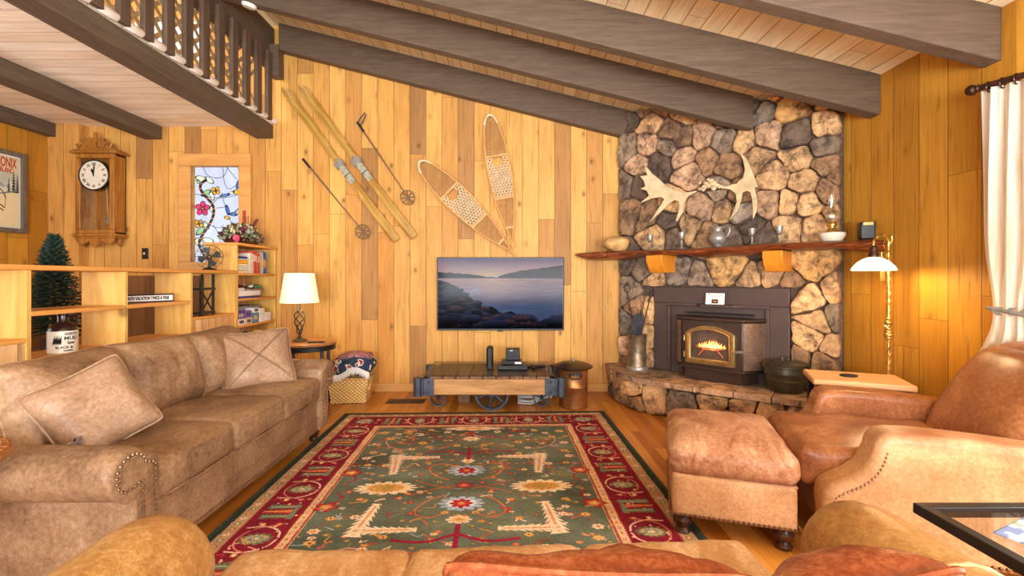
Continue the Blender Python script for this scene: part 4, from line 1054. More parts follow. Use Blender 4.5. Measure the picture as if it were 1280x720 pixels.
def snowshoe(ptop, pbot, label, hwmax=.125):
    l, a, L = wall_place(ptop, pbot, 5.04); t = thing('snowshoe', label, 'snowshoe', l, (0, a, 0), group='pair of old snowshoes'); H = L / 2
    tab = [(0, .0), (.012, .035), (.04, .062), (.1, .086), (.2, .11), (.32, .123), (.42, .125), (.55, .115), (.68, .092), (.78, .065), (.86, .035), (.91, .014), (.95, .009), (1, .008)]
    def hw(q):
        for (a_, b_), (c_, d_) in zip(tab, tab[1:]):
            if q <= c_: return (b_ + (d_ - b_) * (q - a_) / (c_ - a_)) * hwmax / .125
        return .008
    bm = bmesh.new(); Y = -.02; left = []; right = []
    for k in range(61):
        q = k / 60; q = q ** 1.3; up_ = -.05 * max(0, 1 - q / .12) ** 2
        left.append((-hw(q), Y + up_, H - q * L)); right.append((hw(q), Y + up_, H - q * L))
    tube(bm, left[::-1] + right[1:], .0095, 8); ob('bent_frame', bm, m_ash, t)
    for q in (.30, .62, .845):
        bm = bmesh.new(); bx(bm, -hw(q), hw(q), Y - .008, Y + .006, H - q * L - .013, H - q * L + .013); ob('crossbar', bm, m_ash, t, bevel=.003)
    def web(q0, q1, sp, r, mat, nm, hole=False):
        bm = bmesh.new()
        # families at +-60 deg and horizontal
        for ang_ in (R(62), R(-62), 0):
            d = Vector((math.cos(ang_), math.sin(ang_))); nrm = Vector((-d.y, d.x)); z0, z1 = H - q1 * L, H - q0 * L; cz = (z0 + z1) / 2
            k = -60
            while k <= 60:
                p0 = Vector((0, cz)) + nrm * sp * k; k += 1
                run = []; step = .006; m = -60
                while m <= 60:
                    p = p0 + d * step * m * (1 if ang_ else 1); m += 1
                    q = (H - p.y) / L
                    inside = z0 < p.y < z1 and abs(p.x) < hw(max(0, min(1, q)))
                    if hole and inside and (p.x / .06) ** 2 + ((p.y - (z1 - .045)) / .055) ** 2 < 1: inside = False
                    if inside: run.append(p)
                    else:
                        if len(run) > 1: tube(bm, [(run[0].x, Y, run[0].y), (run[-1].x, Y, run[-1].y)], r, 4, cap=False)
                        run = []
                if len(run) > 1: tube(bm, [(run[0].x, Y, run[0].y), (run[-1].x, Y, run[-1].y)], r, 4, cap=False)
        ob(nm, bm, mat, t)
    web(.02, .29, .0165, .0017, m_raw, 'toe_webbing'); web(.63, .90, .0165, .0017, m_raw, 'heel_webbing')
    web(.31, .61, .03, .0045, m_rawl, 'foot_webbing', True)
    bm = bmesh.new()
    for k in range(9):
        q = .002 + .0045 * k
    tube(bm, [p for p in (left[:8][::-1] + right[1:8])], .012, 8); ob('toe_wrap', bm, m_rawl, t)
snowshoe((526, 204), (645, 320), 'wooden snowshoe lying diagonally on the wall above the television', .135)
snowshoe((612, 146), (642, 310), 'wooden snowshoe hanging nearly upright on the wall above the television', .125)

# ------------------------------------------------------------------ factory cart under the television
ct = thing('cart_table', 'old factory cart with iron wheels used as a low table under the television', 'cart table', (-.21, 4.62, 0))
CW, CD = 1.17, .60     # beam length, deck depth
m_oldbeam = wood('scarred_cart_beam', rgb(146, 100, 56), rgb(220, 170, 112), 0, .55, .8, .3, knots=.3)
m_slat = wood('grey_brown_slats', rgb(96, 68, 48), rgb(150, 112, 82), 1, .6, 1, .2)
for s in (-1, 1):
    bm = bmesh.new(); bx(bm, -CW / 2, CW / 2, s * CD / 2 - .035, s * CD / 2 + .035, .165, .31); ob('side_beam', bm, m_oldbeam, ct, bevel=.008)
for i in range(9):
    bm = bmesh.new(); x = -.50 + i * .125; bx(bm, x - .058, x + .058, -.335, .335, .31, .337); ob('deck_slat', bm, m_slat, ct, bevel=.004)
bm = bmesh.new(); bx(bm, -.62, .60, -.36, .345, .345, .357)
kg = NT('smoked_glass_top'); kg.b.inputs['Base Color'].default_value = rgb(70, 66, 58); kg.b.inputs['Roughness'].default_value = .03; kg.b.inputs['Alpha'].default_value = .28; kg.b.inputs['Specular IOR Level'].default_value = 1.0
ob('glass_top', bm, kg.m, ct, bevel=.002)
for sx in (-1, 1):
    for sy in (-1, 1):
        bm = bmesh.new(); bx(bm, sx * .57 - .055, sx * .57 + .055, sy * .335 - .006, sy * .335 + .006, .16, .318); bx(bm, sx * .62 - .008, sx * .62 + .008, sy * .34 - .02, sy * .2, .16, .318)
        for zz in (.19, .285): ball(bm, (sx * .57, sy * .345, zz), .012, 1)
        tube(bm, [(sx * .668, sy * .32, .15), (sx * .668, sy * .32, .325)], .043, 16); 
        ob('corner_bracket', bm, m_ironblue, ct, bevel=.002)
def wheel(parent, x, y, r, wd, spokes, mat, name='wheel'):
    bm = bmesh.new(); M_ = Matrix.Translation((x, y, r)) @ Matrix.Rotation(R(90), 4, 'X')
    lathe(bm, [(r * .88, -wd / 2), (r, -wd / 2), (r, wd / 2), (r * .88, wd / 2), (r * .84, 0), (r * .88, -wd / 2)], 40, mat=M_)
    lathe(bm, [(0, -wd * .7), (r * .2, -wd * .7), (r * .2, wd * .7), (0, wd * .7)], 20, mat=M_)
    for k in range(spokes):
        a_ = 2 * math.pi * k / spokes + .35
        tube(bm, [M_ @ Vector((r * .15 * math.cos(a_), r * .15 * math.sin(a_), 0)), M_ @ Vector((r * .87 * math.cos(a_), r * .87 * math.sin(a_), 0))], [r * .085, r * .055], 8)
    return ob(name, bm, mat, parent)
wheel(ct, .02, -.24, .163, .05, 6, m_ironblue); wheel(ct, .02, .24, .163, .05, 6, m_ironblue)
wheel(ct, -.51, -.1, .082, .04, 5, m_ironblue, 'caster_wheel'); wheel(ct, .50, -.1, .082, .04, 5, m_ironblue, 'caster_wheel')
bm = bmesh.new(); tube(bm, [(.02, -.25, .163), (.02, .25, .163)], .016, 12); bx(bm, -.02, .06, -.16, .16, .15, .19); ob('axle', bm, m_iron, ct)
for x in (-.51, .5):
    bm = bmesh.new(); bx(bm, x - .012, x + .012, -.13, -.125, .07, .18); bx(bm, x - .012, x + .012, -.075, -.07, .07, .18); tube(bm, [(x, -.135, .082), (x, -.065, .082)], .01, 10); bx(bm, x - .05, x + .05, -.15, -.05, .168, .18); ob('caster_fork', bm, m_iron, ct)
bm = bmesh.new(); bx(bm, -.33, -.21, .0, .12, 0.0, .165); ob('support_block', bm, m_slat, ct, bevel=.005)
bm = bmesh.new(); random.seed(4)
for k in range(7):
    z = .012 + .01 * k; tube(bm, [(.18, 4.62 - .05 + .03 * k, z), (.30, 4.52 + .02 * k, z + .03 * random.random()), (.42, 4.55 + .03 * k, .05 + .05 * random.random()), (.50 + .02 * k, 4.66, .07 + .02 * k)], .006, 6)
for v in bm.verts: v.co.x -= .12
ob('cable_bundle', bm, m_white, label='tangle of white cables on the floor under the cart', cat='cables')
bm = bmesh.new(); bx(bm, .12, .42, 4.80, 4.86, 0, .045); ob('power_strip', bm, m_white, label='white power strip on the floor behind the cart wheel', cat='power strip', bevel=.008)
# devices on the cart
def cpx(px, y): return (px - 640) * y / F
GZ = .357
t = thing('modem_router', 'slim black upright router on the glass top below the television', 'router', (cpx(612.5, 4.62), 4.62, GZ))
bm = bmesh.new(); bx(bm, -.025, .025, -.08, .08, .01, .21); ob('router_body', bm, m_black, t, bevel=.008)
bm = bmesh.new(); bx(bm, -.034, .034, -.085, .085, 0, .016); bx(bm, -.032, -.026, -.083, .083, 0, .2); bx(bm, .026, .032, -.083, .083, 0, .2); ob('router_shell', bm, m_iron, t, bevel=.004)
t = thing('cable_box', 'wide flat black receiver at the bottom of the device stack', 'receiver', (cpx(641, 4.58), 4.58, GZ))
bm = bmesh.new(); bx(bm, -.145, .145, -.10, .10, .004, .045); ob('case', bm, m_black, t, bevel=.004)
bm = bmesh.new(); bx(bm, .05, .11, -.103, -.10, .015, .035); ob('display', bm, m_iron, t)
t = thing('disc_player', 'smaller black player with a silver front in the middle of the device stack', 'player', (cpx(639.5, 4.58), 4.60, GZ + .045))
bm = bmesh.new(); bx(bm, -.10, .10, -.085, .085, 0.003, .035); ob('case', bm, m_black, t, bevel=.004)
bm = bmesh.new(); bx(bm, .03, .095, -.088, -.085, .01, .03); ob('display', bm, m_white, t)
t = thing('game_box', 'square black box standing topmost on the device stack', 'box', (cpx(641, 4.6), 4.62, GZ + .08))
bm = bmesh.new(); bx(bm, -.07, .07, -.03, .07, 0, .11); ob('case', bm, m_black, t, bevel=.005)
bm = bmesh.new(); bx(bm, -.03, -.0, -.0325, -.03, .09, .098); ob('lettering', bm, m_white, t)
def remote(px, py, rz, label):
    y = F * (1.25 - GZ) / (py - 348); t = thing('remote_control', label, 'remote control', (cpx(px, y), y, GZ), (0, 0, R(rz)), group='remote controls on the cart')
    bm = bmesh.new(); bx(bm, -.024, .024, -.085, .085, 0.001, .022); ob('case', bm, m_black, t, bevel=.008)
    bm = bmesh.new()
    for i in range(3):
        for j in range(5): box(bm, (-.013 + .013 * i, -.04 + .022 * j, .023), (.008, .01, .003))
    ob('buttons', bm, m_iron, t)
remote(661, 460, -62, 'black remote control nearer the device stack on the glass'); remote(673, 460.5, -50, 'black remote control farther right on the glass top')

# copper boiler used as a bin
bt = thing('copper_boiler', 'oval copper wash boiler with a dark lid beside the cart', 'boiler', (.60, 4.52, 0))
m_copper = plain('aged_copper', rgb(186, 128, 76), .42, .75, var=.3, scale=7, bump=.15)
bm = bmesh.new(); lathe(bm, [(.13, 0), (.137, .01), (.135, .03), (.136, .2), (.140, .206), (.136, .212), (.138, .36), (.146, .375), (.14, .38), (.13, .37), (0, .36)], 36, sx=1.03, sy=1.15); ob('boiler_body', bm, m_copper, bt)
bm = bmesh.new(); lathe(bm, [(.146, .372), (.172, .385), (.174, .395), (.16, .402), (.11, .425), (.05, .437), (0, .44)], 40, sx=1.1, sy=1.2); ob('lid', bm, plain('dark_tin_lid', rgb(88, 68, 54), .35, .7, var=.25, scale=8), bt)
bm = bmesh.new(); tube(bm, [(0, 0, .435), (0, 0, .452)], .012, 10); ball(bm, (0, 0, .458), .014, 2); ob('lid_knob', bm, m_pewter, bt)
bm = bmesh.new(); tube(bm, [(-.05, -.15, .34), (-.055, -.172, .315), (-.04, -.176, .30), (.04, -.176, .30), (.055, -.172, .315), (.05, -.15, .34)], .007, 8); bx(bm, -.06, .06, -.158, -.15, .33, .355); ob('handle', bm, m_iron, bt)

# floor vent, wall switch
bm = bmesh.new(); bx(bm, cpx(485, 4.70), cpx(531, 4.70), 4.60, 4.76, 0, .006); fv = ob('floor_vent', bm, m_bronze, label='dark bronze slotted heating vent in the floor left of the cart', cat='vent')
bm = bmesh.new()
for k in range(16): x = cpx(488, 4.7) + .0225 * k; bx(bm, x, x + .009, 4.625, 4.735, .006, .009)
ob('grille_bars', bm, m_black, fv)
sx_, sz_ = wp(182, 317); t = thing('wall_switch', 'small black light switch plate on the back wall right of the clock', 'switch', (sx_, 5.09, sz_))
bm = bmesh.new(); bx(bm, -.032, .032, -.004, .01, -.06, .06); ob('plate', bm, m_black, t, bevel=.003)
bm = bmesh.new(); bx(bm, -.006, .006, -.016, -.003, -.012, .012); ob('toggle', bm, m_white, t)
# ------------------------------------------------------------------ rug
RW, RL = 2.39, 3.06
NX, NY = 720, 920
ax_ = np.linspace(-RW / 2, RW / 2, NX); ay_ = np.linspace(RL / 2, -RL / 2, NY)
X, Y = np.meshgrid(ax_, ay_); im = np.zeros((NY, NX, 3))
wob = .006 * (fbm(X * 14 + 20, Y * 14 + 20, 2) - .5)
E_ = np.minimum(RW / 2 - np.abs(X), RL / 2 - np.abs(Y)) + wob
GR, DG, RD, TN, CR, GD, BL, PK_ = (90, 98, 90), (50, 58, 50), (118, 24, 40), (186, 150, 112), (226, 200, 172), (196, 142, 70), (150, 168, 190), (196, 96, 84)
fn = fbm(X * 5 + 30, Y * 7 + 30, 9)
def put(mask, col, j=.0): im[mask] = slin(col)
im[:] = slin(GR); 
fcol = slin(GR) * (1 - fn[..., None]) + slin((100, 104, 80)) * fn[..., None]; im = fcol * (.35 + 1.3 * fbm(X * 3 + 9, Y * 5 + 2, 31)[..., None])
put(E_ < .43, TN); put(E_ < .425, (158, 70, 60)); put(E_ < .412, (206, 168, 130)); put(E_ < .372, (150, 60, 56)); put(E_ < .365, RD)
put(E_ < .125, (150, 66, 60)); put(E_ < .118, (168, 134, 96)); put(E_ < .05, (44, 52, 46)); put(E_ < .02, (58, 66, 54))
def S(pts): return seg_dist(X, Y, smooth_pts(pts, 2))
def win(cx, cy, r): 
    return (slice(max(0, int(np.searchsorted(-ay_, -(cy + r)))), min(NY, int(np.searchsorted(-ay_, -(cy - r))) + 1)), slice(max(0, int(np.searchsorted(ax_, cx - r))), min(NX, int(np.searchsorted(ax_, cx + r)) + 1)))
def line(pts, wd, col):
    pts = smooth_pts(pts, 2); xs = [p[0] for p in pts]; ys = [p[1] for p in pts]; cx, cy = (min(xs) + max(xs)) / 2, (min(ys) + max(ys)) / 2; r = max(max(xs) - min(xs), max(ys) - min(ys)) / 2 + wd + .01
    w_ = win(cx, cy, r); d = seg_dist(X[w_], Y[w_], pts); im[w_][d < wd] = slin(col)
def flower(cx, cy, a, b, n, cols, amp=.25, rot=0.0, p=1.0):
    w_ = win(cx, cy, max(a, b) * (1 + amp) + .01); x = X[w_] - cx; y = Y[w_] - cy; th_ = np.arctan2(y / b, x / a) + rot; q = np.hypot(x / a, y / b)
    for k, c in enumerate(cols):
        s = 1 - k / len(cols); am = amp * (1 - .5 * k / len(cols)); rad = s * (1 - am + am * np.abs(np.cos(n * th_ / 2)) ** p)
        im[w_][q < rad] = slin(c)
def feather(p0, p1, wd, col, mid=None, nt=9):
    (x0, y0), (x1, y1) = p0, p1; L = math.hypot(x1 - x0, y1 - y0); dx, dy = (x1 - x0) / L, (y1 - y0) / L
    w_ = win((x0 + x1) / 2, (y0 + y1) / 2, L / 2 + wd + .02); u = (X[w_] - x0) * dx + (Y[w_] - y0) * dy; v = np.abs(-(X[w_] - x0) * dy + (Y[w_] - y0) * dx)
    t = u / L; saw = (u * nt / L + v / wd * .9) % 1.0
    env = wd * (1 - .5 * np.clip(t, 0, 1)) * (.45 + .55 * (1 - saw)); m_ = (t > -.05) & (t < 1) & (v < env); im[w_][m_] = slin(col)
    if mid: m_ = (t > 0) & (t < .92) & (v < wd * .13); im[w_][m_] = slin(mid)
rs = np.random.RandomState(12)
# vines and small flowers, mirrored about the long axis
fx, fy = RW / 2 - .44, RL / 2 - .44
def vine(pts, col=(140, 70, 60), wd=.0045):
    for s in (1, -1): line([(s * a, b) for a, b in pts], wd, col)
for sy in (1, -1):
    vine([(0, sy * .95), (.12, sy * .86), (.26, sy * .84), (.36, sy * .74), (.48, sy * .78), (.6, sy * .68)], (142, 34, 50), .007)
    vine([(0, sy * .78), (0, sy * .98), (0, sy * 1.07)], (142, 34, 50), .01)
    vine([(.26, sy * .84), (.32, sy * .98), (.5, sy * 1.0)], (142, 34, 50), .007)
    vine([(0, sy * .95), (.10, sy * .75), (.22, sy * .62), (.30, sy * .66)], (176, 92, 60)); vine([(.1, sy * .1), (.2, sy * .16), (.26, sy * .3), (.16, sy * .36), (.08, sy * .3)], (190, 104, 66), .005)
    vine([(.45, sy * .16), (.5, sy * .3), (.66, sy * .34), (.7, sy * .46)], (150, 84, 70)); vine([(.6, sy * .68), (.66, sy * .8), (.58, sy * .94)], (196, 140, 130), .005); vine([(.6, sy * .68), (.5, sy * .6), (.42, sy * .62)], (196, 140, 130), .005)
    vine([(.3, sy * .1), (.22, sy * .04), (.12, 0), (.05, sy * .02)], (176, 92, 60)); vine([(.0, sy * .5), (.1, sy * .56), (.16, sy * .5)], (176, 92, 60))
    vine([(.72, sy * .06), (.66, sy * .12), (.72, sy * .2)], (140, 40, 50), .006)
    for s in (1, -1):
        for (a, b, r, c) in ((.30, .66, .022, 'g'), (.5, 1.0, .026, 'g'), (.58, .94, .022, 'c'), (.42, .62, .02, 'c'), (.36, .74, .03, 'g'), (.16, .86, .022, 'r'), (.2, .98, .026, 'c'), (.62, .84, .03, 'g'), (.7, .98, .03, 'g'), (.70, .72, .028, 'c'),
                             (.68, .56, .026, 'g'), (.26, .3, .016, 'r'), (.08, .3, .018, 'g'), (.7, .46, .026, 'c'), (.66, .34, .022, 'g'), (.35, .52, .02, 'g'), (.54, .33, .022, 'c'), (.12, .56, .02, 'g'), (.28, .18, .016, 'r'), (.4, .92, .02, 'c'), (.1, .68, .024, 'g'), (.44, .8, .018, 'r'), (.34, 1.04, .022, 'g')):
            cs = {'g': [GD, (214, 176, 110), (150, 60, 40)], 'c': [CR, (220, 180, 140), (170, 90, 60)], 'r': [(140, 36, 46), (170, 60, 60), GD]}[c]
            flower(s * a, sy * b, r * 1.3, r, 6, cs, .35, rs.rand() * 3)
        flower(s * .73, sy * .22, .07, .055, 5, [(150, 34, 44), (180, 70, 60), GD, (214, 176, 110)], .4)
        for k in range(5): 
            a, b = s * (.15 + .55 * rs.rand()), sy * (.08 + .95 * rs.rand()); line([(a, b), (a + .02, b + .02), (a + .045 * rs.choice([-1, 1]), b + .025)], .006, [(150, 176, 196), (180, 60, 60), CR, GD][rs.randint(4)])
for k in range(560):
    a, b = rs.uniform(-fx, fx), rs.uniform(-fy, fy); r_ = rs.uniform(.007, .018)
    c0 = [GD, CR, (196, 90, 66), (160, 44, 54), (140, 160, 170), (120, 124, 84), (206, 130, 80)][rs.randint(7)]
    if k % 3 == 0: line([(a, b), (a + rs.uniform(-.05, .05), b + rs.uniform(-.03, .03)), (a + rs.uniform(-.07, .07), b + rs.uniform(-.05, .05))], .0035, c0)
    else: flower(a, b, r_ * 1.5, r_, 5, [c0, GD], .4)
# ell-shaped feathered leaves
for s in (1, -1):
    for sy in (1, -1):
        feather((s * .51, sy * .46), (s * .20, sy * .46), .048, CR, (206, 150, 110), 8); feather((s * .50, sy * .50), (s * .46, sy * .19), .06, CR, (206, 150, 110), 8)
        flower(s * .50, sy * .46, .03, .03, 5, [CR, (206, 170, 130)], .2)
    flower(s * .46, 0, .19, .088, 16, [CR, (222, 192, 150), GD, (222, 190, 140), (150, 100, 50)], .30, p=.8); flower(s * .46, 0, .09, .045, 8, [GD, (176, 150, 80)], .3)
for y_ in (.235, -.20):
    flower(0, y_, .13, .085, 12, [BL, (206, 214, 222), (120, 140, 166)], .28); flower(0, y_, .065, .055, 8, [(150, 30, 46), (180, 50, 60), GD], .35)
flower(0, .02, .055, .04, 4, [(150, 34, 50), (186, 70, 70), GD], .3); flower(0, .39, .05, .035, 6, [CR, (220, 190, 150), GD], .3); flower(0, -.37, .07, .042, 8, [CR, (220, 180, 130), GD], .3); flower(0, .82, .07, .05, 7, [(224, 188, 160), CR, GD], .35); flower(0, -.80, .07, .05, 7, [(224, 188, 160), CR, GD], .35)
for sy in (1, -1):
    for s in (1, -1): line([(0, sy * .5), (s * .14, sy * .58), (s * .3, sy * .55)], .011, (142, 34, 60))
    line([(0, sy * .42), (0, sy * .62)], .012, (142, 34, 60)); flower(0, sy * 1.06, .26, .05, 12, [CR, (220, 180, 140), GD], .4)
# main red border motifs along the four sides
bc_ = .245
def border(n, along, half, inv_):
    for k in range(n):
        c = -half + 2 * half * (k + .5) / n
        for s in (1, -1):
            if along == 'y': cx, cy = s * (RW / 2 - bc_), c
            else: cx, cy = c, s * (RL / 2 - bc_)
            l_ = lambda u, v: ((cx + v * s, cy + u) if along == 'y' else (cx + u, cy + v * s))
            sc = 1
            if (k + inv_) % 2 == 0:
                a, b = (.085, .05) if along == 'y' else (.06, .075)
                flower(cx, cy, .082 if along == 'y' else .05, .05 if along == 'y' else .082, 14, [(92, 104, 84), (176, 150, 96), (120, 130, 130), (206, 176, 120)], .28)
                line([l_(-.10, .09), l_(-.115, 0), l_(-.07, -.085), l_(-.01, -.1)], .005, (214, 170, 150)); line([l_(.10, .09), l_(.115, 0), l_(.07, -.085), l_(.01, -.1)], .005, (214, 170, 150))
                line([l_(-.13, -.07), l_(-.09, .06), l_(0, .098), l_(.09, .06), l_(.13, -.07)], .004, (190, 110, 90))
            else:
                feather(l_(-.05, .075), l_(-.05, -.09), .032, (98, 108, 88), (150, 150, 110), 7); feather(l_(.05, .075), l_(.05, -.09), .032, (98, 108, 88), (150, 150, 110), 7); feather(l_(.0, -.06), l_(.0, .095), .024, (196, 90, 60), GD, 5)
                feather(l_(-.07, -.07), l_(.07, -.07), .022, (110, 116, 92), None, 6)
            for u in (-.13, .13): flower(*l_(u, .03), .016, .016, 5, [GD, CR], .3); flower(*l_(u, -.05), .014, .014, 5, [(200, 110, 90), GD], .3)
border(9, 'y', RL / 2 - .37, 0); border(7, 'x', RW / 2 - .37, 1)
for s in (1, -1):
    for sy in (1, -1): flower(s * (RW / 2 - bc_), sy * (RL / 2 - bc_), .08, .07, 8, [(110, 120, 120), (176, 170, 150), (98, 108, 88), GD], .3)
for k in range(460):
    s = rs.choice([-1, 1])
    if k % 2: a, b = s * (RW / 2 - rs.uniform(.14, .35)), rs.uniform(-RL / 2 + .13, RL / 2 - .13)
    else: a, b = rs.uniform(-RW / 2 + .13, RW / 2 - .13), s * (RL / 2 - rs.uniform(.14, .35))
    c0 = [(176, 60, 66), (200, 150, 120), GD, (90, 20, 34), (98, 108, 88)][rs.randint(5)]
    if k % 3 == 0: line([(a, b), (a + rs.uniform(-.05, .05), b + rs.uniform(-.04, .04)), (a + rs.uniform(-.06, .06), b + rs.uniform(-.05, .05))], .003, c0)
    else: flower(a, b, .010, .009, 5, [c0, CR], .3)
# guard bands
for k in range(60):
    y = -RL / 2 + .06 + k * (RL - .12) / 59
    for s in (1, -1):
        flower(s * (RW / 2 - .084), y, .018, .013, 5, [[(176, 70, 60), (206, 180, 130)], [(96, 96, 70), CR], [CR, (190, 90, 70)]][k % 3], .3); 
        if abs(y) < fy + .04: flower(s * (RW / 2 - .392), y, .009, .014, 4, [[(170, 70, 70), CR], [(206, 150, 80), (150, 60, 50)]][k % 2], .3)
for k in range(46):
    x = -RW / 2 + .08 + k * (RW - .16) / 45
    for s in (1, -1):
        flower(x, s * (RL / 2 - .084), .013, .018, 5, [[(176, 70, 60), (206, 180, 130)], [(96, 96, 70), CR], [CR, (190, 90, 70)]][k % 3], .3)
        if abs(x) < fx + .04: flower(x, s * (RL / 2 - .392), .014, .009, 4, [[(170, 70, 70), CR], [(206, 150, 80), (150, 60, 50)]][k % 2], .3)
im *= (.62 + .76 * rs.rand(NY, NX))[..., None]; im *= (.72 + .56 * fbm(X * 9 + 4, Y * 9 + 4, 77))[..., None]
im *= (.9 + .2 * fbm(X * 2 + 5, Y * 40 + 5, 40))[..., None]
me = gridmesh('patterned_rug', RW, RL, np.clip(im * 1.2, 0, 1)); me.transform(Matrix.Rotation(R(-90), 4, 'X'))
kr = NT('wool_rug'); a = kr.n('ShaderNodeVertexColor', layer_name='col'); kr.l(a.outputs[0], kr.b.inputs['Base Color']); kr.b.inputs['Roughness'].default_value = .95; kr.b.inputs['Specular IOR Level'].default_value = .15
kr.bump(kr.noise(kr.coord(), 180, 2), .5, .004)
rug = ob('patterned_rug', me, kr.m, loc=(-.285, 2.735, .013), rot=(0, 0, R(1.9)), label='large red and green floral wool rug on the oak floor', cat='rug', smooth=0)
bm = bmesh.new(); bx(bm, -RW / 2, RW / 2, -RL / 2, RL / 2, -.011, -.001); ob('rug_backing', bm, plain('rug_edge', rgb(50, 56, 48), .95, var=.1), rug, bevel=.003)

# ------------------------------------------------------------------ sofas
def nails(bm, pts, step, r, nrm):
    pts = [Vector(p) for p in pts]; rest = 0
    for a, b in zip(pts, pts[1:]):
        L = (b - a).length; s = rest
        while s < L:
            ball(bm, a.lerp(b, s / L), r, 1); s += step
        rest = s - L
def sofa(name, label, loc, rot, W, D, seat_z, back_z, arm_z, r, out, mats, ns, naily, shift=0.0, back=True, feetz=.09, ch_=None):
    M1, M2, Mc = mats
    t = thing(name, label, 'sofa', loc, rot); aw = 2 * r + .05; xi = W / 2 - aw
    bm = bmesh.new(); softbox(bm, (0, -D / 2 + .0, (feetz + seat_z - .17) / 2 + .01), (2 * xi + .12, D - .04, seat_z - .17 - feetz + .03), .025, n=10); ob('sofa_base', bm, M1, t)
    if naily:
        bm = bmesh.new(); nails(bm, [(-xi, -.018, feetz + .03), (xi, -.018, feetz + .03)], .0225, .0062, None); ob('nailhead_trim', bm, m_nail, t)
    cw = 2 * xi / ns
    for k in range(ns):
        bm = bmesh.new(); c = -xi + cw * (k + .5) + shift
        softbox(bm, (c, (out - (D - .26)) / 2, seat_z - .085), (cw + .012, D - .26 + out, .175), .04, (.006, .012, .022), 18, .008, 5, k + 3, fold=.004)
        cu = ob('seat_cushion', bm, Mc, t, smooth=80)
        for zz in (seat_z - .022, seat_z - .158):
            bm = bmesh.new(); y1 = out + .006; x0, x1 = c - cw / 2 + .03, c + cw / 2 - .03; tube(bm, [(x0, y1 - .05, zz), (x0 + .015, y1 - .012, zz), (c, y1 + .0, zz), (x1 - .015, y1 - .012, zz), (x1, y1 - .05, zz)], .005, 6); ob('piping', bm, M1, cu)
    if back:
        bm = bmesh.new(); softbox(bm, (0, -D + .11, back_z / 2 - .01), (W - .16, .22, back_z - .18), .08, (0, 0, .02), 14, .004, 4, 2, Matrix.Rotation(0, 4, 'X')); ob('sofa_back', bm, M1, t, smooth=80)
        for k in range(ns):
            bm = bmesh.new(); c = -xi + cw * (k + .5)
            hh = back_z - seat_z + .10
            M_ = Matrix.Translation((c, -D + .37, (seat_z + back_z) / 2 + .01)) @ Matrix.Rotation(R(106), 4, 'X') @ Matrix.Rotation(R((-2, 1.5, -1)[k % 3]), 4, 'Z')
            bm.free(); bm = pillow_bm(cw + .07, hh, .30, .022, k * 5 + 1, 30, .05); bm.transform(M_); cu = ob('back_cushion', bm, Mc, t, smooth=80)
            bm = bmesh.new(); tube(bm, [M_ @ Vector(p) for p in pillow_edge(cw + .07, hh, .05)], .005, 6, closed=True); ob('piping', bm, M1, cu)
    for s in (-1, 1):
        o0 = xi; oc = xi + aw - r; zc = arm_z - r
        if not naily: oc = xi + aw / 2 + .01
        pf = [(o0, feetz + .01), (o0, zc - .02), (o0 + .008, zc + r * .45)]
        for k in range(15):
            a_ = R(140) - R(235) * k / 14; pf.append((oc + r * math.cos(a_), zc + r * math.sin(a_)))
        pf += [(oc - r * .25, zc - r * .92), (oc - r * .3, feetz + .01)]
        if not naily: pf = [(oc - r * .72, feetz + .01)] + [(oc + r * math.cos(R(222) - R(264) * k / 17), zc + r * math.sin(R(222) - R(264) * k / 17)) for k in range(18)] + [(oc + r * .72, feetz + .01)]
        bm = bmesh.new()
        # loft the profile along the arm with a slightly pillowed front
        rings = []
        for (y, sc) in (((.012, .88), (.008, .93), (-.006, .975), (-.03, 1.0), (-.09, 1.0)) if naily else ((.045, .3), (.042, .55), (.03, .76), (.008, .9), (-.03, .975), (-.09, 1.0))) + ((-.3, 1.0), (-.6, 1.0), (-D + .04, 1.0), (-D + .0, .97)):
            rings.append([bm.verts.new((s * ((o0 + aw * .5 if naily else oc) + (p[0] - (o0 + aw * .5 if naily else oc)) * sc), y, (zc * .62 if naily else zc) + (p[1] - (zc * .62 if naily else zc)) * (sc if sc < 1 and (naily or p[1] > zc - r * .8) else 1) + .003 * mnoise.noise(Vector((p[0] * 6, y * 6, p[1] * 6 + s))))) for p in pf])
        for A, B in zip(rings, rings[1:]):
            n = len(pf)
            for k in range(n): bm.faces.new((A[k], A[(k + 1) % n], B[(k + 1) % n], B[k]))
        bm.faces.new(rings[0]); bm.faces.new(rings[-1][::-1])
        am = ob('arm', bm, M2, t, smooth=50 if naily else 85)
        bm = bmesh.new(); ys_ = -D * .52 if naily else -.30   # seam around the roll
        tube(bm, [(s * (p[0] if k else p[0]), ys_, p[1]) for k, p in enumerate(pf[(3 if naily else 1):18])], .006, 6)
        tube(bm, [(s * (oc - r * .28 + .002), ys_ + .0, zc - r), (s * (oc - r * .3 + .002), ys_ - .06, feetz + .02)], .004, 6)
        ob('arm_seam', bm, plain('pale_thread', rgb(196, 168, 138), .7) if naily else M1, am)
        if naily:
            path = [(o0 + .035, .13), (o0 + .035, zc)]
            for k in range(12):
                a_ = R(165) - R(225) * k / 11; path.append((oc + (r - .03) * math.cos(a_), zc + (r - .03) * math.sin(a_)))
            path += [(oc - r * .1, zc - r * .55), (oc - r * .5, zc - r * .45), (oc - r * .55, .13)]
            bm = bmesh.new(); nails(bm, [(s * p[0], .016, p[1]) for p in path], .021, .0068, None); ob('nailhead_trim', bm, m_nail, am)
            bm = bmesh.new(); tube(bm, [(-xi, -.014, .20), (xi, -.014, .20)], .004, 6)
            if s > 0: ob('seam', bm, M1, t)
            else: bm.free()
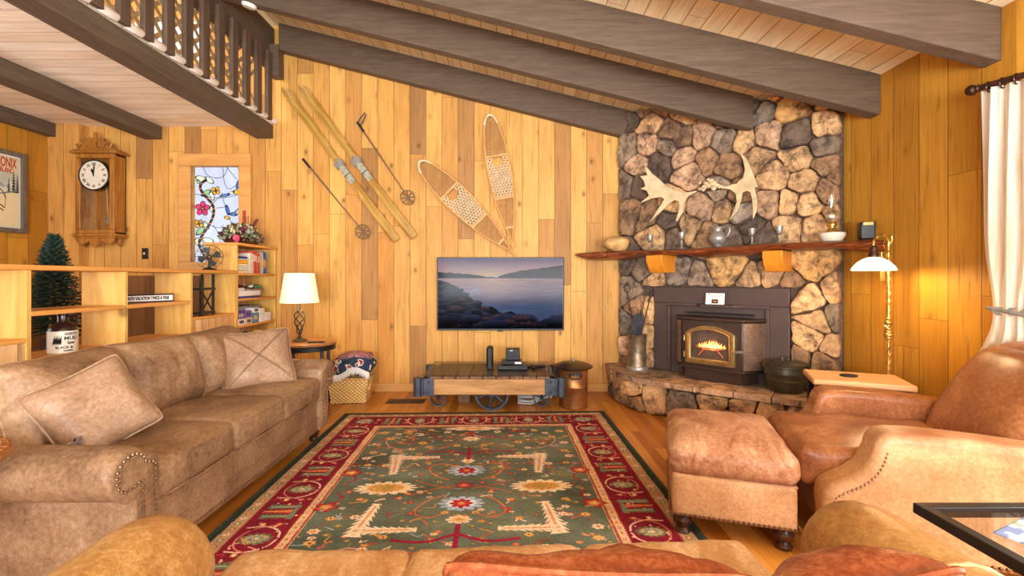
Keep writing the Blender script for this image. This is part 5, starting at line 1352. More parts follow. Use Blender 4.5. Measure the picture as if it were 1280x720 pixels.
    for sx in (-1, 1):
        for yy in (-.08, -D + .1):
            bm = bmesh.new(); lathe(bm, [(.022, 0), (.03, .008), (.032, .02), (.026, .03), (.04, .05), (.044, .07), (.036, .09), (.03, .1)], 20, (sx * (xi + .07), yy, 0)); ob('foot', bm, m_darkwood, t)
    return t
sofa('leather_sofa', 'long taupe leather sofa with nailhead rolled arms along the open bookshelf', (-1.45, 2.685, .0), (0, 0, R(-90)), 2.09, 1.0, .50, .845, .615, .10, .0, (m_sofa, m_sofa, m_sofa), 3, True)
s2 = sofa('leather_sofa', 'golden tan leather sofa in the foreground seen from behind its back', (.01, 1.205, .014), (0, 0, R(2.5)), 2.12, 1.0, .475, .745, .65, .145, .13, (m_sofa2, m_sofa2arm, m_sofa2), 3, False, shift=-.05)
def pillow(name, label, loc, rot, w_, h_, T, mat, seed, patch=None, group=None, amp=.012):
    t = ob(name, pillow_bm(w_, h_, T, amp, seed), mat, loc=loc, rot=rot, label=label, cat='pillow', smooth=80, group=group)
    bm = bmesh.new(); tube(bm, pillow_edge(w_, h_), .006, 6, closed=True); ob('piping', bm, mat, t)
    return t
def prot(yaw, tilt, roll): return (Matrix.Rotation(R(yaw), 3, 'Z') @ Matrix.Rotation(R(tilt), 3, 'X') @ Matrix.Rotation(R(roll), 3, 'Z')).to_euler()
m_pil = leather('brown_grey_leather', rgb(124, 92, 68), rgb(160, 126, 98), rgb(192, 160, 130), .42, 2.6)
p1 = pillow('throw_pillow', 'large brown leather throw pillow with a tooled leaf leaning on the near arm', (-1.86, 2.06, .665), prot(58, 68, 23), .39, .39, .17, m_pil, 3)
bm = bmesh.new()
for a, b, l_, wd in ((0, 0, .05, .014), (.6, .02, .04, .012), (-.6, .02, .04, .012), (1.1, .045, .03, .01), (-1.1, .045, .03, .01)):
    d = Vector((math.sin(a), math.cos(a))); c = Vector((0, b)); n_ = Vector((-d.y, d.x))
    pts = [c, c + d * l_ * .5 + n_ * wd, c + d * l_, c + d * l_ * .5 - n_ * wd]
    prism(bm, [(p.x, p.y) for p in pts], lambda p, t: Vector((p[0] - .150, p[1] - .13, .062 + (p[1] * .2) + .028 * t)), 1)
ob('tooled_leaf', bm, m_bronze, p1)
p2 = pillow('throw_pillow', 'brown leather throw pillow with a crossed seam near the table lamp', (-1.80, 3.26, .68), prot(34, 64, 4), .47, .44, .18, m_pil, 9)
for a, b in (((-.20, -.19), (.20, .19)), ((-.20, .19), (.20, -.19))):
    bm = bmesh.new(); pts = []
    for k in range(25):
        u = k / 24; x, y = a[0] + (b[0] - a[0]) * u, a[1] + (b[1] - a[1]) * u
        U1, V1 = x / .235, y / .225; pts.append((x, y, .09 * (max(0, (1 - U1 ** 4) * (1 - V1 ** 4))) ** .62 + .012))
    tube(bm, pts, .0035, 6); ob('seam', bm, m_sofa, p2)
pillow('throw_pillow', 'russet leather pillow at the bottom centre on the foreground sofa', (.13, .76, .63), (R(68), R(0), R(176)), .48, .42, .18, m_pillow2, 21, amp=.035)
pillow('throw_pillow', 'russet leather pillow bunched beside the right arm of the foreground sofa', (.53, .77, .61), (R(66), R(5), R(186)), .36, .42, .20, m_pillow2, 35, amp=.035)

# ------------------------------------------------------------------ armchair
ch = thing('armchair', 'peach and brown leather club armchair at the right by the curtain', 'armchair', (1.63, 2.37, 0), (0, 0, R(72)))
prof = [(.14, .10), (.16, .28), (.155, .34), (.115, .375), (.06, .405), (.01, .45), (-.022, .51), (-.035, .565), (-.06, .60), (-.12, .612), (-.25, .612), (-.5, .60), (-.82, .57), (-.82, .10)]
prof = smooth_pts(prof[1:-1], 1); prof = [(.14, .10)] + prof + [(-.82, .10)]
for s in (-1, 1):
    bm = bmesh.new(); prism(bm, prof, lambda p, t: Vector((s * .39 + (t - .5) * .17, p[0], p[1])), 1)
    ar = ob('arm', bm, m_chairarm if s < 0 else m_chairtop, ch, bevel=.034, smooth=60, seg=5)
    bm = bmesh.new()
    nails(bm, [(s * .476, p[0] - .034, p[1] - .030) for p in prof[2:15]], .018, .0065, None)
    ob('nailhead_trim', bm, m_nail, ar)
bm = bmesh.new(); softbox(bm, (0, -.34, .2), (.66, .92, .22), .03, n=10); ob('chair_base', bm, m_chair, ch)
bm = bmesh.new(); softbox(bm, (0, -.16, .385), (.64, .74, .18), .045, (.005, .02, .03), 22, .016, 6, 8, fold=.016); ob('seat_cushion', bm, m_chairtop, ch, smooth=80)
bm = bmesh.new(); softbox(bm, (0, 0, 0), (.70, .24, .66), .11, (.0, .05, .05), 18, .012, 3, 4, Matrix.Identity(4))
for v in bm.verts:
    if v.co.z > -.05: v.co.x *= 1 - .42 * min(1, (v.co.z + .05) / .40) ** 2.2
bm.transform(Matrix.Translation((0, -.73, .61)) @ Matrix.Rotation(R(26), 4, 'X')); ob('backrest', bm, m_chairtop, ch, smooth=80)
for sx in (-1, 1):
    for yy in (.06, -.7):
        bm = bmesh.new(); lathe(bm, [(.018, 0), (.028, .01), (.022, .03), (.038, .05), (.042, .075), (.03, .1)], 18, (sx * .38, yy, 0)); ob('foot', bm, m_darkwood, ch)
bm = bmesh.new(); nails(bm, [(-.478, p, .125) for p in (.12, -.8)] , .022, .008, None); nails(bm, [(-.478, .12, .125), (-.478, -.8, .125)], .022, .008, None); ob('nailhead_trim', bm, m_nail, ch)

# ottoman
ot = thing('ottoman', 'rose tan leather ottoman with nailheads and turned feet beside the rug', 'ottoman', (1.135, 2.475, .0), (0, 0, R(-17.5)))
bm = bmesh.new(); softbox(bm, (0, 0, .205), (.54, .68, .21), .02, (.01, .01, 0), 12, .003, 4, 1); ob('ottoman_base', bm, m_chair, ot, smooth=60)
bm = bmesh.new(); softbox(bm, (0, 0, .375), (.565, .70, .155), .06, (.01, .01, .035), 22, .008, 4, 6, fold=.006); ob('cushion_top', bm, m_otto, ot, smooth=80)
bm = bmesh.new(); tube(bm, [(-.262, -.33, .302), (.262, -.33, .302), (.262, .33, .302), (-.262, .33, .302)], .008, 6, closed=True); ob('piping', bm, m_otto, ot)
bm = bmesh.new(); nails(bm, [(-.27, -.347, .118), (.27, -.347, .118)], .021, .0085, None); nails(bm, [(-.277, -.34, .118), (-.277, .34, .118)], .021, .0085, None); nails(bm, [(.277, -.34, .118), (.277, .34, .118)], .021, .0085, None); ob('nailhead_trim', bm, m_nail, ot)
for sx in (-1, 1):
    for sy in (-1, 1):
        bm = bmesh.new(); lathe(bm, [(.02, 0.0), (.034, .006), (.038, .018), (.026, .032), (.024, .04), (.042, .055), (.046, .075), (.034, .09), (.034, .105)], 24, (sx * .22, sy * .29, 0)); ob('foot', bm, m_darkwood, ot)

# ------------------------------------------------------------------ tables and lamps
# glass side table, bottom right
gt = thing('glass_side_table', 'black framed glass side table at the right edge in the foreground', 'side table', (1.16, 1.335, 0))
bm = bmesh.new(); TX, TY = .78, .74
for a in ((0, TX, -.032, 0), (0, TX, -TY, -TY + .032), (0, .032, -TY + .032, -.032), (TX - .032, TX, -TY + .032, -.032)): bx(bm, a[0], a[1], a[2], a[3], .572, .602)
ob('table_frame', bm, m_black, gt, bevel=.003)
bm = bmesh.new(); bx(bm, .03, TX - .03, -TY + .03, -.03, .586, .594); ob('glass_top', bm, glassy('table_glass', .16, (.92, .95, .96, 1)), gt)
bm = bmesh.new(); bx(bm, .1, TX, -.032, -.006, 0, .025); bx(bm, .1, TX, -TY + .006, -TY + .032, 0, .025); bx(bm, TX - .03, TX, -TY + .032, -.032, 0, .025); ob('floor_frame', bm, m_black, gt, bevel=.003)
for (x, y) in ((TX - .016, -.016), (TX - .016, -TY + .016)):
    bm = bmesh.new(); bx(bm, x - .014, x + .014, y - .014, y + .014, 0, .574); ob('leg', bm, m_black, gt, bevel=.003)
NXb, NYb = 120, 90; Ub, Vb = np.meshgrid(np.linspace(0, 1, NXb), np.linspace(0, 1, NYb)); bi = np.ones((NYb, NXb, 3)) * slin([190, 194, 208])
f1 = fbm(Ub * 8, Vb * 8, 4); bi[f1 > .6] = slin([120, 134, 176]); bi[f1 < .36] = slin([150, 164, 140]); d_ = seg_dist(Ub, Vb, smooth_pts([(0, .3), (.3, .5), (.5, .35), (.8, .7), (1, .6)])); bi[d_ < .012] = slin([80, 90, 140])
me = gridmesh('trail_map', .42, .32, bi); me.transform(Matrix.Rotation(R(-90), 4, 'X'))
o_ = ob('trail_map', me, m_paint, loc=(1.49, 1.12, .604), rot=(0, R(-1), R(24)), label='unfolded pale blue and white paper map on the glass side table', cat='map', smooth=0); s_ = o_.modifiers.new('s', 'SOLIDIFY'); s_.thickness = .003
# carved round table, left edge
m_carved = wood('carved_brown_wood', rgb(96, 50, 20), rgb(158, 96, 44), 0, .35, 1, .2)
t = thing('carved_round_table', 'round carved brown wooden table at the left edge beside the sofa arm', 'side table', (-1.84, 1.365, 0))
bm = bmesh.new(); lathe(bm, [(.0, .655), (.20, .655), (.24, .668), (.252, .685), (.245, .70), (.22, .705), (.215, .70), (0, .70)], 48); ob('tabletop', bm, m_carved, t)
bm = bmesh.new()
for k in range(40):
    a = 2 * math.pi * k / 40; ball(bm, (.232 * math.cos(a), .232 * math.sin(a), .702), .011, 1, (1, 1, .6))
ob('carved_rim', bm, m_carved, t)
bm = bmesh.new(); lathe(bm, [(.16, 0), (.17, .02), (.06, .06), (.035, .12), (.05, .2), (.03, .3), (.045, .5), (.035, .6), (.08, .66)], 24); ob('pedestal', bm, m_carved, t)
# round end table at the back
er = (-2.0, 4.5)
t = thing('round_end_table', 'round brown topped end table behind the far arm of the taupe sofa', 'end table', (er[0], er[1], 0))
bm = bmesh.new(); lathe(bm, [(0, .60), (.25, .60), (.275, .612), (.278, .625), (.268, .635), (.25, .64), (0, .64)], 48); ob('tabletop', bm, wood('brown_tabletop', rgb(134, 84, 48), rgb(184, 130, 84), 0, .3, .7, .1), t)
bm = bmesh.new(); lathe(bm, [(.24, .56), (.262, .56), (.262, .60), (.24, .60)], 48); ob('apron_ring', bm, m_iron, t)
for k in range(4):
    a = R(45 + 90 * k + 12); bm = bmesh.new(); tube(bm, [(.235 * math.cos(a), .235 * math.sin(a), .59), (.235 * math.cos(a), .235 * math.sin(a), .0)], .016, 10); ob('leg', bm, m_ironblue, t)
bm = bmesh.new(); bx(bm, -.07, .07, -.03, .03, .0, .012); ob('coaster', bm, m_iron, loc=(er[0] + .14, er[1] - .13, .64), rot=(0, 0, .2), label='flat dark coaster at the edge of the round end table', cat='coaster', bevel=.003)
lp = thing('table_lamp', 'twisted iron table lamp with a glowing cream shade on the end table', 'lamp', (-2.06, 4.47, .64))
bm = bmesh.new(); lathe(bm, [(.07, 0), (.072, .008), (.05, .02), (.02, .03), (.012, .05), (.010, .07)], 28); ob('lamp_base', bm, m_blackm, lp)
bm = bmesh.new()
for k in range(4):
    pts = []
    for i in range(25):
        u = i / 24; a = 2 * math.pi * (k / 4 + u * .75); rr = .006 + .042 * math.sin(math.pi * u) ** .8 * (1 - .25 * math.sin(2 * math.pi * u)); pts.append((rr * math.cos(a), rr * math.sin(a), .07 + .25 * u))
    tube(bm, pts, .0055, 8)
tube(bm, [(0, 0, .31), (0, 0, .42)], .008, 8); ob('twisted_stem', bm, m_blackm, lp)
ksh = NT('lit_cream_shade'); ksh.b.inputs['Base Color'].default_value = rgb(250, 236, 200); ksh.b.inputs['Roughness'].default_value = .8; ksh.b.inputs['Emission Color'].default_value = rgb(255, 232, 178); ksh.b.inputs['Emission Strength'].default_value = .55
bm = bmesh.new(); lathe(bm, [(.178, .375), (.135, .66), (.132, .66), (.175, .375)], 48)
for f in [f for f in bm.faces if len(f.verts) > 4]: bm.faces.remove(f)
ob('lamp_shade', bm, ksh.m, lp)
bm = bmesh.new(); 
for k in range(3): a = 2 * math.pi * k / 3; tube(bm, [(0, 0, .64), (.133 * math.cos(a), .133 * math.sin(a), .655)], .002, 6)
tube(bm, [(0, 0, .42), (0, 0, .67)], .004, 6); ob('shade_spider', bm, m_brass, lp)
def point(name, loc, e, col, r=.04):
    l = bpy.data.lights.new(name, 'POINT'); l.energy = e; l.color = col; l.shadow_soft_size = r; o = bpy.data.objects.new(name, l); C.objects.link(o); o.location = loc; return o
point('table_lamp_bulb', (-2.06, 4.47, 1.16), 9, (1, .76, .46))
# light wood side table near the hearth
bt2 = thing('wooden_side_table', 'light wooden side table on black legs behind the armchair', 'side table', (2.21, 2.93, 0), (0, 0, R(-23)))
m_maple = wood('maple_top', rgb(206, 146, 90), rgb(232, 182, 130), 0, .35, .6, .06)
bm = bmesh.new(); bx(bm, -.28, .24, -.17, .19, .582, .62); ob('tabletop', bm, m_maple, bt2, bevel=.01)
for x, y in ((-.24, -.13), (.2, -.13), (-.24, .15), (.2, .15)):
    bm = bmesh.new(); bx(bm, x - .018, x + .018, y - .018, y + .018, 0, .584); ob('leg', bm, m_black, bt2, bevel=.003)
bm = bmesh.new(); lathe(bm, [(0, 0), (.045, 0), (.048, .006), (.044, .010), (0, .010)], 28, sx=1.1, sy=.9); ob('dark_coaster', bm, m_iron, loc=(2.17, 2.97, .62), label='round dark coaster lying on the light wooden side table', cat='coaster')
fl = thing('brass_floor_lamp', 'twisted brass floor lamp with a lit white glass shade before the right wall', 'floor lamp', (2.475, 3.03, 0))
bm = bmesh.new(); lathe(bm, [(.13, 0), (.135, .012), (.10, .03), (.03, .045), (.015, .08)], 30); ob('lamp_base', bm, m_brass, fl)
bm = bmesh.new(); tube(bm, [(0, 0, .06), (0, 0, 1.47)], .0085, 10)
for q in range(2):
    tube(bm, [(.009 * math.cos(i * .7 + q * 3.14), .009 * math.sin(i * .7 + q * 3.14), .08 + i * .011) for i in range(125)], .0045, 6)
ob('twisted_pole', bm, m_brass, fl)
bm = bmesh.new()
for z, r_ in ((.86, .022), (.88, .03), (.90, .024), (.92, .018), (.94, .018), (.96, .026), (.985, .018)): ball(bm, (0, 0, z), r_, 2, (1, 1, .7))
tube(bm, [(0, 0, .93), (-.03, -.03, .93), (-.045, -.02, .945)], .006, 6); ob('pole_collar', bm, m_brass, fl)
bm = bmesh.new(); ap = smooth_pts([(0, 0), (.0, .08), (-.04, .115), (-.09, .10), (-.135, .065), (-.135, .02)], 3)
tube(bm, [(p[0], p[0] * .35, 1.45 + p[1] * .75) for p in ap], .007, 8); tube(bm, [(0, 0, 1.46), (.025, 0, 1.50), (.02, 0, 1.53), (-.03, -.01, 1.525)], .005, 6)
tube(bm, [(-.03, -.01, 1.5), (-.05, -.02, 1.47), (-.02, 0, 1.44)], .004, 6)
for p in ap[::10]: ball(bm, (p[0], p[0] * .35, 1.45 + p[1] * .75), .012, 1)
ob('curved_arm', bm, m_brass, fl)
bm = bmesh.new(); lathe(bm, [(.012, .095), (.022, .085), (.024, .05), (.03, .04), (.028, .02)], 20, (-.135, -.047, 1.365)); ob('socket', bm, m_bronze, fl)
bm = bmesh.new(); lathe(bm, [(.03, .022), (.055, .012), (.085, -.008), (.112, -.04), (.122, -.062), (.118, -.064), (.108, -.042), (.05, .004)], 40, (-.135, -.047, 1.365))
for f in [f for f in bm.faces if len(f.verts) > 4]: bm.faces.remove(f)
kg2 = NT('lit_opal_glass'); kg2.b.inputs['Base Color'].default_value = rgb(255, 246, 226); kg2.b.inputs['Emission Color'].default_value = rgb(255, 238, 200); kg2.b.inputs['Emission Strength'].default_value = 1.6
ob('glass_shade', bm, kg2.m, fl)
bm = bmesh.new(); tube(bm, [(-.06, -.02, 1.42), (-.055, -.02, 1.30)], .0015, 5); bx(bm, -.066, -.044, -.024, -.016, 1.235, 1.30); ob('pull_tag', bm, m_brass, fl)
point('brass_lamp_bulb', (2.34, 2.983, 1.315), 13, (1, .72, .38), .03)

# ------------------------------------------------------------------ wicker basket and blanket
bs = thing('wicker_basket', 'square golden wicker basket on the floor beside the sofa', 'basket', (-1.64, 4.72, 0), (0, 0, R(4)))
kw = NT('woven_wicker'); s_ = kw.n('ShaderNodeSeparateXYZ'); kw.l(kw.coord(), s_.inputs[0])
ua = kw.math('MULTIPLY', kw.math('ADD', s_.outputs[0], s_.outputs[1]), 150); za = kw.math('MULTIPLY', s_.outputs[2], 190)
wv = kw.math('MULTIPLY', kw.math('SINE', ua), kw.math('SINE', za)); kw.l(kw.ramp(kw.math('ADD', kw.math('MULTIPLY', wv, .5), .5), [(.05, rgb(176, 128, 62)), (.4, rgb(232, 188, 110)), (.9, rgb(250, 216, 146))]), kw.b.inputs['Base Color']); kw.b.inputs['Roughness'].default_value = .6; kw.bump(wv, .8, .006)
def tapered(bm, w0, d0, w1, d1, z0, z1):
    return [bm.verts.new(v) for v in ((-w0, -d0, z0), (w0, -d0, z0), (w0, d0, z0), (-w0, d0, z0), (-w1, -d1, z1), (w1, -d1, z1), (w1, d1, z1), (-w1, d1, z1))]
bm = bmesh.new(); v = tapered(bm, .17, .13, .195, .15, 0.005, .25)
for f in ((3, 2, 1, 0), (0, 1, 5, 4), (1, 2, 6, 5), (2, 3, 7, 6), (3, 0, 4, 7)): bm.faces.new([v[i] for i in f])
q = ob('basket_body', bm, kw.m, bs, smooth=0); s_ = q.modifiers.new('s', 'SOLIDIFY'); s_.thickness = .012
bm = bmesh.new(); tube(bm, [(-.198, -.153, .25), (.198, -.153, .25), (.198, .153, .25), (-.198, .153, .25)], .010, 8, closed=True); ob('rim', bm, m_ash, bs)
for s in (-1, 1):
    bm = bmesh.new(); tube(bm, [(s * .19, -.10, .20), (s * .20, -.165, .12), (s * .215, -.19, .155), (s * .225, -.16, .20), (s * .21, -.10, .24)], .008, 8); ob('swing_handle', bm, m_ash, bs)
# quilt: folded soft block with pattern and fringe
kq = NT('patterned_quilt'); co = kq.coord(); vo = kq.n('ShaderNodeTexVoronoi'); vo.inputs['Scale'].default_value = 15; kq.l(co, vo.inputs['Vector'])
nn = kq.noise(co, 13, 2); base = kq.ramp(nn, [(.0, rgb(30, 46, 70)), (.54, rgb(40, 58, 84)), (.56, rgb(226, 218, 206)), (.60, rgb(226, 218, 206)), (.62, rgb(150, 50, 56))]); kq.l(base, kq.b.inputs['Base Color']); kq.b.inputs['Roughness'].default_value = .9
bl = thing('folded_quilt', 'navy patterned quilt with white fringe folded on top of the basket', 'quilt', (-1.64, 4.72, .25), (0, 0, R(6)))
bm = bmesh.new(); softbox(bm, (.02, 0, .115), (.38, .30, .17), .07, (.02, .02, .02), 18, .02, 9, 5); ob('quilt_body', bm, kq.m, bl, smooth=80)
bm = bmesh.new(); softbox(bm, (.04, .02, .195), (.30, .26, .07), .03, (0, 0, .01), 14, .014, 11, 8); ob('red_edge_fold', bm, plain('red_white_weave', rgb(176, 120, 126), .9, var=.5, scale=60), bl, smooth=80)
bm = bmesh.new(); random.seed(9)
for k in range(120):
    x = -.20 + .40 * k / 119; z = .07 - .035 * math.sin(k * .06) + .06 * max(0, (x + .02)) ; zz = z - random.uniform(.04, .065)
    tube(bm, [(x, -.168, z + .01), (x + random.uniform(-.006, .006), -.178, (z + zz) / 2), (x + random.uniform(-.012, .012), -.17, zz)], [.006, .006, .002], 5)
ob('white_fringe', bm, m_white, bl, kind=None)

# ------------------------------------------------------------------ curtain
ca = math.atan2(-1, .394)     # direction of the bay wall towards the camera
cur = thing('curtain_rod', 'dark bronze curtain rod with rings at the top right corner', 'curtain rod', (2.465, 2.44, 2.255), (0, 0, ca))
bm = bmesh.new(); tube(bm, [(0, 0, 0), (1.7, 0, 0)], .016, 12); ob('rod', bm, m_bronze, cur)
bm = bmesh.new(); lathe(bm, [(.0, -.05), (.018, -.046), (.028, -.03), (.028, -.015), (.016, -.004), (.022, .004), (.014, .012)], 20, mat=Matrix.Rotation(R(90), 4, 'Y') @ Matrix.Identity(4)); ob('finial', bm, m_bronze, cur)
bm = bmesh.new(); tube(bm, [(.03, 0, 0), (.03, .10, 0)], .012, 8); lathe(bm, [(.03, 0), (.03, .01)], 16, (.03, .10, 0)); ob('rod_bracket', bm, m_bronze, cur)
for k in range(16):
    bm = bmesh.new(); x = .045 + .052 * k; tube(bm, [(x, .026 * math.cos(a), .026 * math.sin(a) - .008) for a in [2 * math.pi * j / 16 for j in range(16)]], .0035, 6, closed=True); ob('ring', bm, m_bronze, cur)
cu2 = thing('curtain', 'cream linen curtain gathered by a tieback at the right edge', 'curtain', (2.465, 2.44, 0), (0, 0, ca))
bm = bmesh.new(); NU, NV = 220, 70; G = []
for j in range(NV + 1):
    v = j / NV; z = 2.235 - 2.19 * v
    tie = math.exp(-((z - 1.08) / .22) ** 2); low = max(0, (1.08 - z)) / 1.08
    wd = .85 * (1 - .42 * tie); x0 = .015 + .04 * tie - .0 * v - .16 * low ** .8 * (1 - tie)
    row = []
    for i in range(NU + 1):
        u = i / NU; amp = (.022 + .018 * min(1, v * 5)) * (1 - .45 * tie)
        y = amp * math.sin(u * 2 * math.pi * 13 + .5 * math.sin(v * 3)) + .010 * math.sin(u * 60 + v * 5) - .02 * low
        row.append(bm.verts.new((x0 + wd * u + .006 * math.sin(u * 2 * math.pi * 13 * 2), y, z)))
    G.append(row)
for A, B in zip(G, G[1:]):
    for i in range(NU): bm.faces.new((A[i], A[i + 1], B[i + 1], B[i]))
kc = NT('cream_linen'); s_ = kc.n('ShaderNodeSeparateXYZ'); kc.l(kc.coord(), s_.inputs[0]); st_ = kc.noise(kc.comb(kc.math('MULTIPLY', s_.outputs[0], 60), 0, kc.math('MULTIPLY', s_.outputs[2], 1.2)), 1.5, 3)
kc.l(kc.ramp(st_, [(.34, rgb(214, 196, 166)), (.5, rgb(240, 232, 216)), (.7, rgb(246, 240, 228))]), kc.b.inputs['Base Color']); kc.b.inputs['Roughness'].default_value = .9
tr = kc.n('ShaderNodeBsdfTranslucent'); tr.inputs[0].default_value = rgb(255, 246, 226); mx = kc.n('ShaderNodeMixShader'); mx.inputs[0].default_value = .4
kc.l(kc.b.outputs[0], mx.inputs[1]); kc.l(tr.outputs[0], mx.inputs[2]); kc.l(mx.outputs[0], kc.t.nodes['Material Output'].inputs['Surface'])
ob('curtain_cloth', bm, kc.m, cu2, smooth=80)
bm = bmesh.new(); tube(bm, [(-.0 + .06, -.055, 1.10), (.2, -.06, 1.07), (.4, -.055, 1.06), (.56, .0, 1.08)], .010, 8)
for k in range(9):
    x = .08 + .05 * k
    for s in (-1, 1): prism(bm, [(0, 0), (.02, .012), (.045, 0), (.02, -.012)], lambda p, t: Vector((x + p[0], -.062 - .003 * t, 1.085 + s * (p[0] * .45) + p[1])), 1)
ob('tieback', bm, m_pewter, cu2)
# ------------------------------------------------------------------ open divider bookshelf (front plane x=-2.6)
ds = thing('divider_bookshelf', 'long open backed pine shelf unit running behind the taupe sofa', 'bookshelf', (-2.75, 2.7, 0))
def dpart(name, x0, x1, y0, y1, z0, z1, m=None, bev=.003):
    bm = bmesh.new(); bx(bm, x0 + 2.75, x1 + 2.75, y0 - 2.7, y1 - 2.7, z0, z1); return ob(name, bm, m or m_pine, ds, bevel=bev)
Y0, YT = 1.15, 4.352
dpart('top_board', -2.90, -2.595, Y0, YT, 1.295, 1.323, m_pinee)
for y in (1.20, 1.85, 2.48, 3.107, 3.74): dpart('divider', -2.89, -2.60, y - .014, y + .014, 0, 1.295)
dpart('divider', -2.89, -2.60, YT - .03, YT - .002, 0, 1.295)
dpart('shelf_board', -2.89, -2.60, 1.864, 2.466, .905, .928, m_pinee)
dpart('shelf_board', -2.89, -2.60, 2.494, 3.093, 1.045, 1.07, m_pinee)
dpart('shelf_board', -2.89, -2.60, 3.121, 3.726, 1.045, 1.07, m_pinee)
dpart('shelf_board', -2.89, -2.60, 3.754, YT - .03, .905, .928, m_pinee)
dpart('deep_shelf', -2.95, -2.56, 2.494, 3.726, .775, .80, m_pinee)
m_panel = planks('pale_pine_panel', .09, 1, 2, 3, [(0, rgb(214, 166, 112)), (1, rgb(236, 194, 142))], knots=.3, joint=False)
for a, b, z in ((1.864, 2.466, .905), (3.754, YT - .03, .905), (2.494, 3.726, .775)):
    dpart('lower_panel', -2.62, -2.605, a, b, 0, z, m_panel, 0)
# tall bookcase
tb = thing('pine_bookcase', 'tall pine bookcase of books and games in the corner by the back wall', 'bookcase', (-2.75, 4.73, 0))
def tpart(name, x0, x1, y0, y1, z0, z1, m=None, bev=.003):
    bm = bmesh.new(); bx(bm, x0 + 2.75, x1 + 2.75, y0 - 4.73, y1 - 4.73, z0, z1); return ob(name, bm, m or m_pine, tb, bevel=bev)
TY0, TY1 = 4.354, 5.085
tpart('side_panel', -2.89, -2.60, TY0, TY0 + .024, 0, 1.565); tpart('side_panel', -2.89, -2.60, TY1 - .024, TY1, 0, 1.565)
tpart('back_panel', -2.90, -2.885, TY0, TY1, 0, 1.565, m_panel, 0)
SH = [1.30, 1.055, .80, .56, .3, .08]
tpart('top_board', -2.91, -2.585, TY0 - .01, TY1, 1.565, 1.59, m_pinee)
for z in SH: tpart('shelf_board', -2.885, -2.60, TY0 + .024, TY1 - .024, z - .022, z, m_pinee)
# books
bookcols = [(236, 226, 206), (226, 206, 170), (238, 176, 40), (240, 232, 214), (224, 86, 70), (206, 60, 54), (236, 120, 96), (214, 190, 120), (220, 80, 66), (246, 236, 214), (232, 150, 60), (196, 206, 190), (40, 90, 160), (30, 70, 140), (120, 170, 190)]
names = {0: 'ivory', 1: 'tan', 2: 'yellow', 3: 'cream', 4: 'coral red', 5: 'dark red', 6: 'salmon', 7: 'olive tan', 8: 'red', 9: 'off white', 10: 'orange', 11: 'grey green', 12: 'blue', 13: 'navy', 14: 'pale blue'}
m_pages = plain('book_pages', rgb(238, 228, 204), .8, var=.05)
def book(y, z, th, h, d, ci, label, flat=False, stripe=None):
    m = plain('cover_' + names[ci].replace(' ', '_'), rgb(*bookcols[ci]), .5, var=.06)
    t = thing('book', label, 'book', (-2.625 - (0 if not flat else .0), y, z), (0, 0, 0), group='books on the top shelf of the tall bookcase')
    if flat:
        bm = bmesh.new(); bx(bm, -d, 0, -h / 2, h / 2, 0, .002); bx(bm, -d, 0, -h / 2, h / 2, th - .002, th); bx(bm, -.003, 0, -h / 2, h / 2, 0, th); ob('cover', bm, m, t)
        bm = bmesh.new(); bx(bm, -d + .003, -.003, -h / 2 + .003, h / 2 - .003, .002, th - .002); ob('pages', bm, m_pages, t)
    else:
        bm = bmesh.new(); bx(bm, -d, 0, -th / 2, -th / 2 + .002, 0, h); bx(bm, -d, 0, th / 2 - .002, th / 2, 0, h); bx(bm, -.003, 0, -th / 2, th / 2, 0, h); ob('cover', bm, m, t)
        bm = bmesh.new(); bx(bm, -d + .003, -.003, -th / 2 + .002, th / 2 - .002, .003, h - .003); ob('pages', bm, m_pages, t)
        if stripe:
            bm = bmesh.new()
            if stripe == 'disc': prism(bm, [(.055 * math.cos(a) , .055 * math.sin(a)) for a in [math.pi * k / 12 - math.pi / 2 for k in range(13)]], lambda p, q: Vector((.0005 + .001 * q, -th / 2 + p[0] * .9 + .0, h * .45 + p[1])), 1); ob('spine_disc', bm, plain('orange_ink', rgb(232, 150, 60), .5), t)
            else: bx(bm, 0, .001, -th * .3, th * .3, h * .55, h * .85); ob('spine_label', bm, m_pages, t)
z = 1.30
flat = [(.030, .20, .20, 1, 'tan book at the bottom of the lying stack on the top shelf'), (.02, .19, .19, 3, 'thin cream book second from the bottom of the lying stack'), (.022, .2, .2, 0, 'ivory book in the middle of the lying stack'),
        (.020, .17, .18, 9, 'off white book under the yellow one in the lying stack'), (.034, .18, .19, 2, 'yellow book in the upper part of the lying stack'), (.014, .2, .18, 3, 'thin cream book above the yellow book'), (.022, .16, .17, 13, 'small navy book topmost on the lying stack')]
for th, h, d, ci, lb in flat: book(4.49, z, th, h, d, ci, lb, True); z += th + .0005
y = 4.625
for i, (th, h, ci, st_, lb) in enumerate(((.022, .205, 9, None, 'off white upright book next to the lying stack'), (.026, .20, 3, 's', 'cream upright book with a label beside the red ones'), (.034, .225, 4, 's', 'thick coral red upright book on the top shelf'), (.026, .215, 8, 's', 'red upright book right of the coral one'),
                                     (.022, .22, 6, None, 'salmon upright book between the red books'), (.024, .21, 5, 's', 'dark red upright book on the top shelf'), (.02, .215, 7, None, 'olive tan upright book right of the red books'), (.024, .21, 11, None, 'grey green upright book left of the blue one'),
                                     (.02, .222, 3, None, 'thin cream upright book beside the blue book'), (.05, .23, 12, 'disc', 'thick blue upright book with an orange disc'), (.018, .22, 14, None, 'pale blue upright book leaning last before the side panel'))):
    book(y + th / 2, 1.30, th, h, .17, ci, lb, False, st_); y += th + .002
